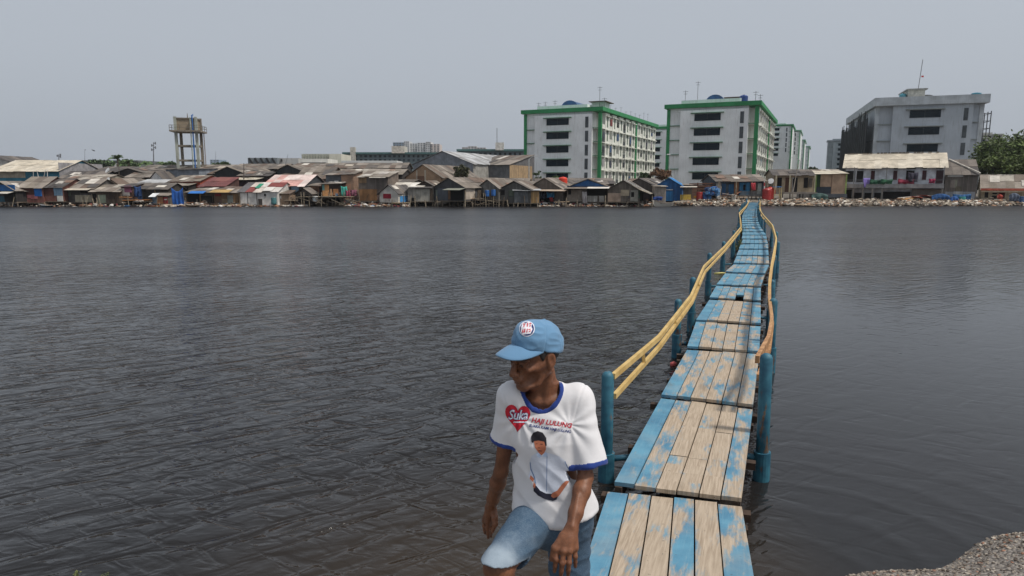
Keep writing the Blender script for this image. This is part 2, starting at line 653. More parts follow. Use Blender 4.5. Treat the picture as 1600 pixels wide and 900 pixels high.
WEAR = [[.36, .66, .82, .60, .78, .52], [.22, .60, .84, .80, .86, .56], [.44, .50, .66, .70, .64, .62], [.28, .66, .66, .80, .60, .42],
        [.24, .52, .74, .84, .62, .40], [.34, .50, .54, .36, .52, .34]]
for i, ((nl, nr), (fl, fr)) in enumerate(panels):
    if i > 0:
        gap = (fl - nl).normalized() * .035
        up_ = Vector((0, 0, .034))
        nl, nr, fl, fr = nl + gap + up_, nr + gap + up_, fl - Vector((0, 0, .012)), fr - Vector((0, 0, .012))
    mb = MB()
    dz0 = [rr.uniform(-.012, .012) for _ in range(2)]
    wr = WEAR[i] if i < len(WEAR) else [max(.04, rr.gauss(.42 if i < 9 else .27, .1)) for _ in range(6)]
    fdir = ((fl + fr) / 2 - (nl + nr) / 2).normalized()
    cuts = [j / 6 + (rr.uniform(-.012, .012) if 0 < j < 6 else 0) for j in range(7)]
    for j in range(6):
        g = .0055
        wpan = (nr - nl).length
        s0, s1 = cuts[j] + g / wpan, cuts[j + 1] - g / wpan
        e0, e1 = rr.uniform(-.025, .02), rr.uniform(-.02, .025)
        zj = rr.uniform(-.006, .006)
        segs = [(0.0, 1.0)]
        if rr.random() < .33:
            k = rr.choice((.3, .38, .62, .7))
            segs = [(0, k - .003), (k + .003, 1)]
        if i == 5 and j == 3:
            segs = [(.30, 1)]
        for (ka, kb) in segs:
            z = Vector((0, 0, zj + rr.uniform(-.003, .003)))
            A = lerp2(lerp2(nl, nr, s0), lerp2(fl, fr, s0), ka) + fdir * (e0 if ka == 0 else 0) + z
            B = lerp2(lerp2(nl, nr, s1), lerp2(fl, fr, s1), ka) + fdir * (e0 if ka == 0 else 0) + z
            Cc = lerp2(lerp2(nl, nr, s1), lerp2(fl, fr, s1), kb) + fdir * (e1 if kb == 1 else -.0) + z
            D = lerp2(lerp2(nl, nr, s0), lerp2(fl, fr, s0), kb) + fdir * (e1 if kb == 1 else -.0) + z
            T = Vector((0, 0, .036))
            # cut along the length so that boards bow a little
            nseg = 4
            bow = rr.uniform(-.006, .006)
            for q in range(nseg):
                ka_, kb_ = q / nseg, (q + 1) / nseg
                ba, bb = Vector((0, 0, bow * math.sin(math.pi * ka_))), Vector((0, 0, bow * math.sin(math.pi * kb_)))
                a_, b_ = A.lerp(D, ka_) + ba, B.lerp(Cc, ka_) + ba
                c_, d_ = B.lerp(Cc, kb_) + bb, A.lerp(D, kb_) + bb
                base = len(mb.v)
                fs = [(3, 2, 1, 0), (4, 5, 6, 7), (1, 2, 6, 5), (3, 0, 4, 7)]
                if q == 0:
                    fs.append((0, 1, 5, 4))
                if q == nseg - 1:
                    fs.append((2, 3, 7, 6))
                mb.add([a_ - T, b_ - T, c_ - T, d_ - T, a_, b_, c_, d_], fs, 0, max(.03, wr[j] + (rr.uniform(-.06, .06) if len(segs) > 1 else 0)))
    pn = mb.build('deck_panel', DECK, bridge)
    # bearers and stringers below
    fb = MB()
    for s in (.04, .96):
        p, q = lerp2(nl, nr, s), lerp2(fl, fr, s)
        fb.bar(p - Vector((0, 0, .095)), q - Vector((0, 0, .095)), .06, .11)
    for k in (.035, .5, .965):
        p, q = lerp2(nl, fl, k), lerp2(nr, fr, k)
        e = (q - p).normalized() * (rr.uniform(.02, .16))
        fb.bar(p - e - Vector((0, 0, .19)), q + e * .6 - Vector((0, 0, .19)), .09, .07)
    fb.build('deck_joist', DARKWOOD, pn)

# posts
left_posts = [(950, 580, 7.0), (1060, 467, 12.1), (1083, 433, 14.2), (1109, 395, 18.8), (1131, 377, 23.9), (1147, 360, 28.4)]
right_posts = [(1198, 552, 7.0), (1209, 466, 11.1), (1207, 437, 14.4), (1210, 398, 19.0), (1216, 377, 23.5), (1213.5, 362, 28), (1207, 350, 33)]
post_pts = []
for px, py, zc in left_posts:
    post_pts.append((pz(px, py, zc), -1))
for px, py, zc in right_posts:
    post_pts.append((pz(px, py, zc), 1))
Y = 33.0
k = 0
while Y < 88:
    l, r = edge_at(Y)
    post_pts.append((Vector((l.x - .2, l.y, 1.12 + rr.uniform(-.1, .1))), -1))
    if Y > 35:
        post_pts.append((Vector((r.x + .2, r.y + .5, 1.12 + rr.uniform(-.1, .1))), 1))
    Y += 3.1 if Y < 50 else 4.2


def deck_edge(Y, side):
    best = None
    for (nl, nr), (fl, fr) in panels:
        a, b = (nl, fl) if side < 0 else (nr, fr)
        if a.y <= Y <= b.y:
            return a.lerp(b, (Y - a.y) / (b.y - a.y))
    return None


for p, side in post_pts:
    mb = MB()
    r = .064
    lean = Vector((rr.uniform(-.02, .02), rr.uniform(-.02, .02), 0))
    if p.y < 8 and side > 0:
        lean = Vector((-.03, 0, 0))
    base = Vector((p.x, p.y, -.9)) - lean
    top = p - Vector((0, 0, r * .8))
    pts = [base, top, top + Vector((0, 0, r * .45)), top + Vector((0, 0, r * .75)), top + Vector((0, 0, r * .82))]
    mb.tube(pts, [r, r, r * .82, r * .45, .004], 18)
    po = mb.build('post', POST, bridge, smooth=True)
    sl = MB()
    zc0 = .16 if p.y > 8 else .05
    c0 = base.lerp(top, (zc0 + .9) / (top.z + .9))
    c1 = base.lerp(top, (zc0 + .26 + .9) / (top.z + .9))
    sl.tube([c0 + Vector((0, 0, -.25)), c0, c1], [r * 1.34] * 3, 18)
    sl.build('sleeve', POST, po, smooth=False)
    e = deck_edge(p.y, side)
    if e is not None:
        st_ = MB()
        st_.tube([Vector((p.x, p.y, .24)), Vector((e.x - side * .1, p.y + .04, .26))], .032, 10)
        st_.build('strut', POST, bridge, smooth=True)

# rails


def swept(pts, w, h, wear):
    mb = MB()
    # smooth the polyline
    P = [Vector(p) for p in pts]
    out = []
    for i in range(len(P) - 1):
        p0, p1, p2, p3 = P[max(i - 1, 0)], P[i], P[i + 1], P[min(i + 2, len(P) - 1)]
        for s in range(5):
            t_ = s / 5
            out.append(p1.lerp(p2, t_) * .9 + .1 * .5 * ((2 * p1) + (p2 - p0) * t_ + (2 * p0 - 5 * p1 + 4 * p2 - p3) * t_ ** 2 + (3 * p1 - p0 - 3 * p2 + p3) * t_ ** 3))
    out.append(P[-1])
    prev = None
    n = len(out)
    for i, p in enumerate(out):
        d = (out[min(i + 1, n - 1)] - out[max(i - 1, 0)]).normalized()
        x = d.cross(Vector((0, 0, 1))).normalized() * w / 2
        z = Vector((0, 0, h / 2))
        ring = [p - x - z, p + x - z, p + x + z, p - x + z]
        if prev:
            wr = wear(i / n) if callable(wear) else wear
            mb.add(prev + ring, [(0, 1, 5, 4), (1, 2, 6, 5), (2, 3, 7, 6), (3, 0, 4, 7)] + ([(3, 2, 1, 0)] if i == 1 else []) + ([(4, 5, 6, 7)] if i == n - 1 else []), 0, max(.01, wr))
        prev = ring
    return mb, out


LR = [(958, 588), (1030, 527), (1080, 463), (1100, 417), (1133, 385), (1158, 355), (1157, 344), (1155, 333), (1167, 320.5), (1171, 313)]
LR2 = [(960, 619), (1031, 541), (1082, 471), (1102, 424.5), (1134, 390), (1158.5, 359), (1156, 347), (1156.5, 335.5), (1167, 322), (1171, 314)]
RR = [(1183, 562), (1201, 529), (1206, 500), (1202, 467), (1202.5, 440), (1206, 413), (1209, 397), (1213, 374), (1207, 353), (1193, 337), (1187, 328), (1188, 317.5), (1187, 312.5)]
RR2 = [(1185, 590), (1202, 545), (1206.5, 508), (1202.5, 473), (1203, 445), (1206.5, 416), (1210, 400), (1213, 377), (1206, 356), (1190, 338.5), (1189, 330), (1186, 319), (1187.5, 314)]
for pts, z, w, h, wr in ((LR, 1.14, .042, .060, .14), (LR2, .90 if False else 1.02, .040, .056, .2),
                         (RR, 1.15, .045, .085, lambda t_: .85 - 1.3 * t_), (RR2, 1.04, .045, .07, lambda t_: .8 - 1.2 * t_)):
    wp = []
    for i, (px, py) in enumerate(pts):
        zz = z
        if pts is LR2 or pts is RR2:
            # the lower rail keeps the distance of the upper one
            up = (LR if pts is LR2 else RR)[i]
            Yu = gz(up[0], up[1], 1.14 if pts is LR2 else 1.15).y
            wp.append(at(px, py, Yu))
        else:
            wp.append(gz(px, py, zz))
    mb, out = swept(wp, w, h, wr)
    ro = mb.build('handrail', RAIL, bridge)
    if pts is LR:
        top_line = out
    if pts is LR2:
        for k in (3, 7, 12):
            bl = MB().bar(top_line[k] - Vector((0, 0, .03)), out[k] + Vector((0, 0, .02)), .035, .06, 0, .1)
            bl.build('rail_spacer', RAIL, ro)

# weeds at the posts
LEAF = M('plain', (74, 84, 44), .7, .4, 5)
LEAF2 = M('plain', (104, 108, 58), .7, .4, 5)


def weed(px, py, z, h, n, label, seed):
    c = gz(px, py, z)
    rw = random.Random(seed)
    mb = MB()
    for i in range(n):
        a, ln = rw.uniform(0, 6.28), h * rw.uniform(.5, 1)
        d = Vector((math.cos(a) * .5, math.sin(a) * .5, 1)).normalized()
        sp_ = min(1, h / .4)
        p0 = c + Vector((rw.uniform(-.12, .12), rw.uniform(-.3, .3), 0)) * sp_
        p1 = p0 + d * ln
        mb.bar(p0, p1, .008 * sp_)
        for k in range(5):
            q = p0.lerp(p1, .3 + .14 * k)
            s = Vector((rw.uniform(-1, 1), rw.uniform(-1, 1), rw.uniform(-.2, .8))).normalized() * rw.uniform(.05, .10) * max(.28, sp_)
            w_ = s.cross(d).normalized() * .022 * max(.4, sp_)
            mb.add([q, q + s * .5 + w_, q + s, q + s * .5 - w_], [(0, 1, 2, 3)], rw.choice((0, 1)))
    o = mb.build('weed', [LEAF, LEAF2], loc=c)
    return tag(o, label, 'plant')


weed(1147, 396, .1, .75, 34, 'dry green weed clump growing at a far left bridge post', 1)
weed(1156, 372, .1, .8, 24, 'smaller weed tuft beyond the clump, beside the bridge deck', 2)
weed(118, 903, .02, .06, 7, 'small bright green weed sprig at the lower left water edge', 3)
weed(163, 904, .02, .06, 6, 'tiny green weed sprig right of the lower left sprig', 4)

# small floating scraps
def scrap(px, py, size, rgb, label, cat='litter', name='floating_litter'):
    c = gz(px, py, .02)
    mb = MB()
    rw = random.Random(int(px))
    mb.ball(c, 1, 7, 0, (size[0], size[1], size[2]), .5, rw)
    o = mb.build(name, M('plain', rgb, .6), loc=c, smooth=True)
    return tag(o, label, cat)


scrap(1052, 569, (.07, .05, .05), (190, 90, 90), 'crumpled red plastic litter floating left of the bridge')
scrap(1127, 427, (.32, .06, .04), (205, 196, 120), 'yellowish plank scrap floating left of the bridge')
scrap(1437, 324.5, (.4, .3, .12), (40, 36, 34), 'dark clump floating off the right shore')
# ------------------------------------------------------------------ the walking man (one continuous body grown from a distance field)
class Field:
    def __init__(s, lo, hi, res):
        s.lo = np.array(lo, dtype=np.float32)
        s.res = res
        s.n = [int(math.ceil((b - a) / res)) + 1 for a, b in zip(lo, hi)]
        s.f = np.full(s.n, .5, dtype=np.float32)

    def _sub(s, lo, hi):
        i0 = [max(0, int((a - l) / s.res)) for a, l in zip(lo, s.lo)]
        i1 = [min(n, int((b - l) / s.res) + 2) for b, l, n in zip(hi, s.lo, s.n)]
        if any(b <= a for a, b in zip(i0, i1)):
            return None, None
        ax = [s.lo[d] + s.res * np.arange(i0[d], i1[d], dtype=np.float32) for d in range(3)]
        g = np.meshgrid(*ax, indexing='ij')
        return tuple(slice(a, b) for a, b in zip(i0, i1)), g

    def apply(s, fn, lo, hi, k=.01, op='add', pad=.05):
        sl, g = s._sub([a - pad for a in lo], [b + pad for b in hi])
        if sl is None:
            return
        d = fn(*g).astype(np.float32)
        cur = s.f[sl]
        k = max(k, 1e-4)
        if op == 'add':
            h = np.maximum(k - np.abs(cur - d), 0) / k
            s.f[sl] = np.minimum(cur, d) - h * h * k * .25
        else:
            d = -d
            h = np.maximum(k - np.abs(cur - d), 0) / k
            s.f[sl] = np.maximum(cur, d) + h * h * k * .25

    def cone(s, p, q, r1, r2, k=.01, op='add'):
        p, q = np.array(p, dtype=np.float32), np.array(q, dtype=np.float32)
        ab = q - p
        L2 = float(ab @ ab)

        def fn(x, y, z):
            px, py, pz_ = x - p[0], y - p[1], z - p[2]
            t = np.clip((px * ab[0] + py * ab[1] + pz_ * ab[2]) / L2, 0, 1)
            d = np.sqrt((px - t * ab[0]) ** 2 + (py - t * ab[1]) ** 2 + (pz_ - t * ab[2]) ** 2)
            return d - (r1 + (r2 - r1) * t)
        rm = max(r1, r2)
        s.apply(fn, np.minimum(p, q) - rm, np.maximum(p, q) + rm, k, op, pad=max(.012, k * 1.2))

    def chain(s, pts, rs, k=.012, op='add'):
        for i in range(len(pts) - 1):
            s.cone(pts[i], pts[i + 1], rs[i], rs[i + 1], k, op)

    def ell(s, c, r, k=.01, op='add', F=None):
        """ellipsoid; F = (origin, 3x3 numpy columns = local axes) for a local frame"""
        c = np.array(c, dtype=np.float32)
        if F is not None:
            o, A = F
            cw = o + A @ c
        else:
            o, A = np.zeros(3), np.eye(3)
            cw = c
        rm = max(r)

        def fn(x, y, z):
            dx, dy, dz = x - o[0], y - o[1], z - o[2]
            l = [dx * A[0, i] + dy * A[1, i] + dz * A[2, i] - c[i] for i in range(3)]
            k0 = np.sqrt(sum((l[i] / r[i]) ** 2 for i in range(3))) + 1e-6
            k1 = np.sqrt(sum((l[i] / (r[i] * r[i])) ** 2 for i in range(3))) + 1e-6
            return k0 * (k0 - 1) / k1
        s.apply(fn, cw - rm, cw + rm, k, op, pad=max(.012, k * 1.2))

    def mesh(s):
        f = s.f
        inside = (f < 0)
        n = f.shape
        cnt = np.zeros([a - 1 for a in n], dtype=np.int8)
        offs = [(i, j, k) for i in (0, 1) for j in (0, 1) for k in (0, 1)]
        for i, j, k in offs:
            cnt += inside[i:n[0] - 1 + i, j:n[1] - 1 + j, k:n[2] - 1 + k]
        act = np.argwhere((cnt > 0) & (cnt < 8))
        vals = np.stack([f[act[:, 0] + i, act[:, 1] + j, act[:, 2] + k] for i, j, k in offs], 1)
        pos = np.zeros((len(act), 3), dtype=np.float64)
        num = np.zeros(len(act))
        O = np.array(offs, dtype=np.float64)
        for a in range(8):
            for b in range(a + 1, 8):
                if np.abs(O[a] - O[b]).sum() != 1:
                    continue
                va, vb = vals[:, a], vals[:, b]
                msk = (va < 0) != (vb < 0)
                t = np.where(msk, va / np.where(msk, va - vb, 1), 0)
                pos += np.where(msk[:, None], O[a] + (O[b] - O[a]) * t[:, None], 0)
                num += msk
        pos = act + pos / num[:, None]
        vid = np.full(cnt.shape, -1, dtype=np.int32)
        vid[act[:, 0], act[:, 1], act[:, 2]] = np.arange(len(act))
        quads = []
        for ax in range(3):
            b, c = (ax + 1) % 3, (ax + 2) % 3
            A0 = [slice(1, -1)] * 3
            A0[ax] = slice(0, n[ax] - 1)
            A1 = list(A0)
            A1[ax] = slice(1, n[ax])
            s0, s1 = inside[tuple(A0)], inside[tuple(A1)]
            e = np.argwhere(s0 != s1)
            flip = s0[tuple(e.T)]
            e[:, b] += 1
            e[:, c] += 1
            q = []
            for db, dc in ((-1, -1), (0, -1), (0, 0), (-1, 0)):
                v = e.copy()
                v[:, b] += db
                v[:, c] += dc
                q.append(vid[tuple(v.T)])
            q = np.stack(q, 1)
            q[~flip] = q[~flip][:, ::-1]
            quads.append(q)
        quads = np.concatenate(quads)
        return pos * s.res + s.lo, quads[(quads >= 0).all(1)]


def relax(V, Q, it=2, w=.5):
    for _ in range(it):
        acc = np.zeros_like(V)
        num = np.zeros(len(V))
        for a, b in ((0, 1), (1, 2), (2, 3), (3, 0)):
            np.add.at(acc, Q[:, a], V[Q[:, b]])
            np.add.at(acc, Q[:, b], V[Q[:, a]])
            np.add.at(num, Q[:, a], 1)
            np.add.at(num, Q[:, b], 1)
        V = V * (1 - w) + w * acc / np.maximum(num, 1)[:, None]
    return V


def vnormals(V, Q):
    n = np.cross(V[Q[:, 2]] - V[Q[:, 0]], V[Q[:, 3]] - V[Q[:, 1]])
    N = np.zeros_like(V)
    for i in range(4):
        np.add.at(N, Q[:, i], n)
    return N / np.maximum(np.linalg.norm(N, axis=1), 1e-9)[:, None]


def mesh_obj(name, V, Q, mats, parent, mi=None, attr=None):
    W = WM[parent.name]
    I = np.array(W.inverted())
    V = V @ I[:3, :3].T + I[:3, 3]
    me = bpy.data.meshes.new(name)
    me.vertices.add(len(V))
    me.vertices.foreach_set('co', V.astype(np.float32).ravel())
    me.loops.add(len(Q) * 4)
    me.loops.foreach_set('vertex_index', Q.astype(np.int32).ravel())
    me.polygons.add(len(Q))
    me.polygons.foreach_set('loop_start', np.arange(0, len(Q) * 4, 4, dtype=np.int32))
    me.polygons.foreach_set('loop_total', np.full(len(Q), 4, dtype=np.int32))
    me.polygons.foreach_set('use_smooth', np.ones(len(Q), dtype=bool))
    for m in mats:
        me.materials.append(m)
    if mi is not None:
        me.polygons.foreach_set('material_index', mi.astype(np.int32))
    if attr is not None:
        a = me.attributes.new('tone', 'FLOAT', 'POINT')
        a.data.foreach_set('value', attr.astype(np.float32))
    me.update(calc_edges=True)
    me.validate()
    o = bpy.data.objects.new(name, me)
    COL.objects.link(o)
    o.parent = parent
    WM[o.name] = W
    return o


def nv(v):
    return np.array(v, dtype=np.float64)


def unit(v):
    return v / np.linalg.norm(v)


# ---- skeleton, placed from the photograph
neck = nv(pz(850, 613, 2.68))
pelvis = nv(pz(868, 802, 2.74))
shR, elR, wrR = nv(pz(801, 621, 2.67)), nv(pz(783, 737, 2.79)), nv(pz(767, 792, 2.93))
shL, elL, wrL = nv(pz(903, 624, 2.665)), nv(pz(915, 745, 2.62)), nv(pz(894, 822, 2.50))
hipR, knR = nv(pz(838, 808, 2.73)), nv(pz(779, 887, 2.45))
hipL = nv(pz(889, 814, 2.76))
anR = nv((knR[0] + .035, knR[1] + .11, bank_z(knR[0] + .035, knR[1] + .11) + .075))
knL = hipL + nv((.012, .035, -.40))
anL = knL + nv((.0, .10, -.37))
GL = bank_z(anL[0], anL[1])
GR = bank_z(anR[0], anR[1])
yaw = R(-12)
upT = unit(neck - pelvis)
fwT = nv((math.sin(yaw), -math.cos(yaw), 0))
fwT = unit(fwT - upT * (fwT @ upT))
ltT = np.cross(fwT, upT)          # image right side of the chest
ltT = ltT if ltT[0] > 0 else -ltT
LT = float(np.linalg.norm(neck - pelvis))
LEV = [(-.06, .174, .120, .0), (.0, .168, .116, .0), (.10, .154, .104, .0), (.22, .147, .102, .004), (.32, .152, .106, .006),
       (LT - .10, .154, .096, .0), (LT - .055, .130, .080, -.004), (LT - .015, .098, .070, -.008), (LT + .03, .072, .064, -.010)]


def torso_fn(grow=0.0):
    zs = np.array([l[0] for l in LEV])
    aa, bb, cc = (np.array([l[i] for l in LEV]) for i in (1, 2, 3))

    def fn(x, y, z):
        d = [x - pelvis[0], y - pelvis[1], z - pelvis[2]]
        u = sum(d[i] * ltT[i] for i in range(3))
        w = sum(d[i] * fwT[i] for i in range(3))
        t = sum(d[i] * upT[i] for i in range(3))
        a = np.interp(t, zs, aa) + grow
        b = np.interp(t, zs, bb) + grow
        c = np.interp(t, zs, cc)
        e = 2.35
        q = (np.abs(u / a) ** e + np.abs((w - c) / b) ** e) ** (1 / e)
        dd = (q - 1) * np.minimum(a, b)
        return np.maximum(dd, np.maximum(t - LEV[-1][0], LEV[0][0] - t))
    return fn


tb_lo = np.minimum(pelvis, neck) - .22
tb_hi = np.maximum(pelvis, neck) + .22

# ---- head frame: x = to the viewer's right when facing it, -y = forward, z = up
hO = nv(pz(835, 553, 2.615))
hM = Matrix.Rotation(R(-51), 3, 'Z') @ Matrix.Rotation(R(11), 3, 'X') @ Matrix.Rotation(R(3), 3, 'Y')
hA = np.array(hM)
HF = (hO, hA)


def hw(x, y, z):
    return hO + hA @ nv((x, y, z))


# body field
allp = np.array([neck, pelvis, shR, elR, wrR, shL, elL, wrL, knR, anR, knL, anL])
lo = allp.min(0) - nv((.16, .30, .12))
hi = allp.max(0) + nv((.14, .16, .14))
hi[2] = hw(0, 0, .14)[2] + .02
lo[2] = min(GL, GR) - .03
B = Field(lo, hi, .0033)
# trunk (slimmer than the shirt), thighs, shins, feet
def split_torso(x, y, z):
    t = (x - pelvis[0]) * upT[0] + (y - pelvis[1]) * upT[1] + (z - pelvis[2]) * upT[2]
    return np.minimum(np.maximum(torso_fn(-.016)(x, y, z), .24 - t), torso_fn(-.05)(x, y, z))


B.apply(split_torso, tb_lo, tb_hi, .01)
B.ell(pelvis + nv((0, 0, -.05)), (.12, .085, .085), .03)
for hp, kn, an, g, fd in ((hipR, knR, anR, GR, nv((-.18, -.98, 0))), (hipL, knL, anL, GL, nv((-.1, -.99, 0)))):
    B.chain([hp, kn], [.066, .049], .03)
    B.chain([kn, kn + (an - kn) * .35, an], [.053, .052, .033], .02)
    B.ell(kn + fwT * .008, (.041, .041, .046), .02)
    heel = nv((an[0], an[1] + .035, g + .03))
    ball = nv((an[0], an[1], g + .028)) + fd * .13
    toe = nv((an[0], an[1], g + .02)) + fd * .19
    B.chain([an, heel], [.034, .03], .02)
    B.chain([an, ball, toe], [.034, .032, .02], .02)
    side = np.cross(fd, nv((0, 0, 1)))
    B.chain([heel, ball + side * .02, toe + side * .02], [.028, .03, .018], .015)
# arms
for sh, el, wr in ((shR, elR, wrR), (shL, elL, wrL)):
    B.chain([sh, sh + (el - sh) * .45, el], [.040, .034, .028], .02)
    B.chain([el, el + (wr - el) * .3, el + (wr - el) * .75, wr], [.0285, .0325, .026, .0225], .015)
# neck and collar bones
nb = hw(0, .030, -.055)
B.chain([neck - upT * .03 - fwT * .014, nb], [.056, .046], .03)
B.cone(hw(.05, .03, -.065), neck + ltT * .012 + fwT * .045 - upT * .022, .0125, .010, .014)
B.cone(hw(-.05, .03, -.065), neck - ltT * .012 + fwT * .045 - upT * .022, .0125, .010, .014)
B.cone(neck + ltT * .015 + fwT * .05 - upT * .028, neck + ltT * .12 + fwT * .02 - upT * .01, .010, .012, .02)
B.cone(neck - ltT * .015 + fwT * .05 - upT * .028, neck - ltT * .12 + fwT * .02 - upT * .01, .010, .012, .02)
adam = hw(0, -.028, -.125)
B.cone(hw(0, -.035, -.10), adam, .016, .015, .02)
# head
B.ell((0, .018, .022), (.073, .092, .086), .02, F=HF)
B.ell((0, -.034, -.045), (.053, .058, .076), .03, F=HF)
for sx in (-1, 1):
    B.chain([hw(sx * .056, .006, -.055), hw(sx * .042, -.040, -.092), hw(sx * .014, -.074, -.108)], [.016, .014, .014], .02)
    B.cone(hw(sx * .060, -.004, -.022), hw(sx * .043, -.068, -.032), .013, .015, .016)      # cheekbone
    B.ell((sx * .046, -.062, -.068), (.024, .026, .030), .02, 'sub', F=HF)                 # hollow cheek
    B.cone(hw(sx * .014, -.094, .014), hw(sx * .048, -.076, .012), .010, .009, .012)        # brow
    B.ell((sx * .032, -.099, -.007), (.018, .015, .013), .012, 'sub', F=HF)                # socket
    B.ell((sx * .031, -.079, -.008), (.0125, .0125, .0125), .004, F=HF)                    # eyeball
    B.cone(hw(sx * .020, -.091, -.001), hw(sx * .044, -.083, -.001), .0042, .0042, .005)     # upper lid
    B.cone(hw(sx * .021, -.089, -.017), hw(sx * .043, -.081, -.016), .0040, .0036, .006)     # lower lid
    # ear
    B.ell((sx * .077, .016, -.012), (.010, .021, .033), .008, F=HF)
    B.ell((sx * .088, .012, -.008), (.008, .012, .020), .006, 'sub', F=HF)
    B.ell((sx * .075, .008, -.040), (.008, .010, .011), .006, F=HF)
B.ell((0, -.078, -.106), (.021, .016, .016), .02, F=HF)                                     # chin
B.chain([hw(0, -.094, .004), hw(0, -.106, -.020), hw(0, -.117, -.040)], [.0080, .0092, .0125], .012)
for sx in (-1, 1):
    B.ell((sx * .0125, -.104, -.044), (.0095, .012, .009), .008, F=HF)
    B.ell((sx * .007, -.112, -.053), (.0038, .005, .004), .003, 'sub', F=HF)
    B.chain([hw(sx * .019, -.098, -.048), hw(sx * .030, -.082, -.076)], [.0026, .0026], .007, 'sub')  # nasolabial fold
    B.chain([hw(sx * .050, -.064, -.045), hw(sx * .044, -.062, -.070), hw(sx * .034, -.066, -.092)], [.002, .003, .002], .006, 'sub')
B.ell((0, -.094, -.066), (.026, .014, .014), .014, F=HF)
B.ell((0, -.1015, -.0715), (.021, .008, .0055), .006, F=HF)
B.ell((0, -.0985, -.0830), (.018, .008, .0060), .006, F=HF)
B.chain([hw(-.023, -.0975, -.0815), hw(-.010, -.1085, -.0775), hw(.010, -.1085, -.0775), hw(.023, -.0975, -.0815)], [.0022] * 4, .004, 'sub')

# hands
def finger(base, tip, r0, r1, bend, k=.004):
    base, tip = nv(base), nv(tip)
    m1 = base + (tip - base) * .46 + bend
    m2 = base + (tip - base) * .76 + bend * .75
    B.chain([base, m1, m2, tip], [r0, r0 * .97, r0 * .86, r1], k)
    B.ell(m1, (r0 * 1.10,) * 3, .004)


tow = unit(nv((0, 0, 0)) + np.array(ray(880, 850)))
# left hand, hanging in front with its back to the viewer
kn_ = [nv(pz(871, 858, 2.475)), nv(pz(880.5, 861, 2.462)), nv(pz(890, 860.5, 2.465)), nv(pz(898.5, 856, 2.478))]
tp_ = [nv(pz(866.5, 893, 2.475)), nv(pz(876, 902, 2.470)), nv(pz(887.5, 900, 2.475)), nv(pz(899, 885, 2.49))]
for i in range(4):
    B.cone(wrL + (kn_[i] - wrL) * .12, kn_[i], .017, .0125, .014)
    B.ell(kn_[i] - tow * .004, (.0125,) * 3, .006)
    finger(kn_[i], tp_[i], (.0098, .0102, .0098, .0086)[i], .0068, -tow * .012)
B.ell((wrL + kn_[1] + kn_[2]) / 3 + tow * .008, (.030, .022, .036), .015)
th0, th1, th2 = nv(pz(880, 838, 2.485)), nv(pz(866, 856, 2.47)), nv(pz(861.5, 874, 2.475))
B.chain([wrL + (th0 - wrL) * .5, th0, th1, th2], [.017, .0155, .0112, .0085], .008)
# right hand, hanging loosely beside the far hip
kr_ = [nv(pz(757, 813, 2.955)), nv(pz(762, 815, 2.935)), nv(pz(767, 815, 2.95)), nv(pz(770, 812, 2.975))]
tr_ = [nv(pz(758, 833, 2.985)), nv(pz(763, 840, 2.975)), nv(pz(767, 838, 2.985)), nv(pz(769, 832, 3.01))]
for i in range(4):
    B.cone(wrR + (kr_[i] - wrR) * .1, kr_[i], .018, .0125, .014)
    finger(kr_[i], tr_[i], .0096, .0068, -tow * .006)
B.chain([wrR + nv((.012, -.01, -.02)), nv(pz(773, 809, 2.90)), nv(pz(774, 819, 2.89)), nv(pz(770, 829, 2.90))], [.017, .0135, .0108, .0082], .008)
# veins and tendons on the left hand and forearm
for i in range(1, 4):
    B.cone(wrL + (kn_[i] - wrL) * .35 - tow * .012, kn_[i] - tow * .007, .0045, .0045, .010)
B.cone(elL + (wrL - elL) * .4 - tow * .030 + nv((-.01, 0, 0)), wrL - tow * .021, .006, .005, .012)


def skin_mat():
    m, t, b = new_mat('brown_skin')
    v, raw = coords(t, False)
    at_ = t.new('ShaderNodeAttribute', attribute_name='tone')
    n = t.noise(v, 14, 5, .6)
    n2 = t.noise(v, 110, 3, .6)
    col = t.mix(t.ramp(n, .3, .7), (.115, .044, .021), (.205, .086, .044))
    col = t.mix(t.math('MULTIPLY', t.ramp(n2, .45, .7), .35), col, (.075, .034, .022))
    col = t.mix(t.math('MULTIPLY', at_.outputs['Fac'], 1.0, clamp=True), col, (.030, .020, .018))
    t.link(col, b.inputs['Base Color'])
    b.inputs['Roughness'].default_value = .50
    b.inputs['Specular IOR Level'].default_value = .38
    b.inputs['Subsurface Weight'].default_value = .06
    b.inputs['Subsurface Radius'].default_value = (.8, .3, .15)
    b.inputs['Subsurface Scale'].default_value = .01
    hh = t.math('ADD', t.math('MULTIPLY', n, .5), t.math('MULTIPLY', n2, .35))
    t.link(t.bump(hh, .55, .006), b.inputs['Normal'])
    return m


SKIN = skin_mat()
man = thing('person', (float(pelvis[0]), float(pelvis[1]), float(GL)), 'lean elderly man in pale blue cap, printed white t-shirt and denim shorts climbing the bank', 'person')
V, Q = B.mesh()
V = relax(V, Q, 1, .4)
loc = (V - hO) @ hA
tone = np.zeros(len(V))
lips = np.exp(-(((loc[:, 0]) / .024) ** 4 + ((loc[:, 1] + .103) / .014) ** 4 + ((loc[:, 2] + .077) / .012) ** 4))
tone = np.maximum(tone, lips * .35)
for sx in (-1, 1):
    brow = np.exp(-(((loc[:, 0] - sx * .032) / .019) ** 4 + ((loc[:, 1] + .09) / .02) ** 4 + ((loc[:, 2] - .014) / .006) ** 4))
    eye = np.exp(-((np.linalg.norm(loc - nv((sx * .031, -.092, -.008)), axis=1) / .0075) ** 4))
    tone = np.maximum(tone, np.maximum(brow * .8, eye * .85))
stub = np.exp(-(((loc[:, 0]) / .05) ** 4 + ((loc[:, 1] + .075) / .05) ** 4 + ((loc[:, 2] + .09) / .035) ** 4))
tone = np.maximum(tone, stub * .22)
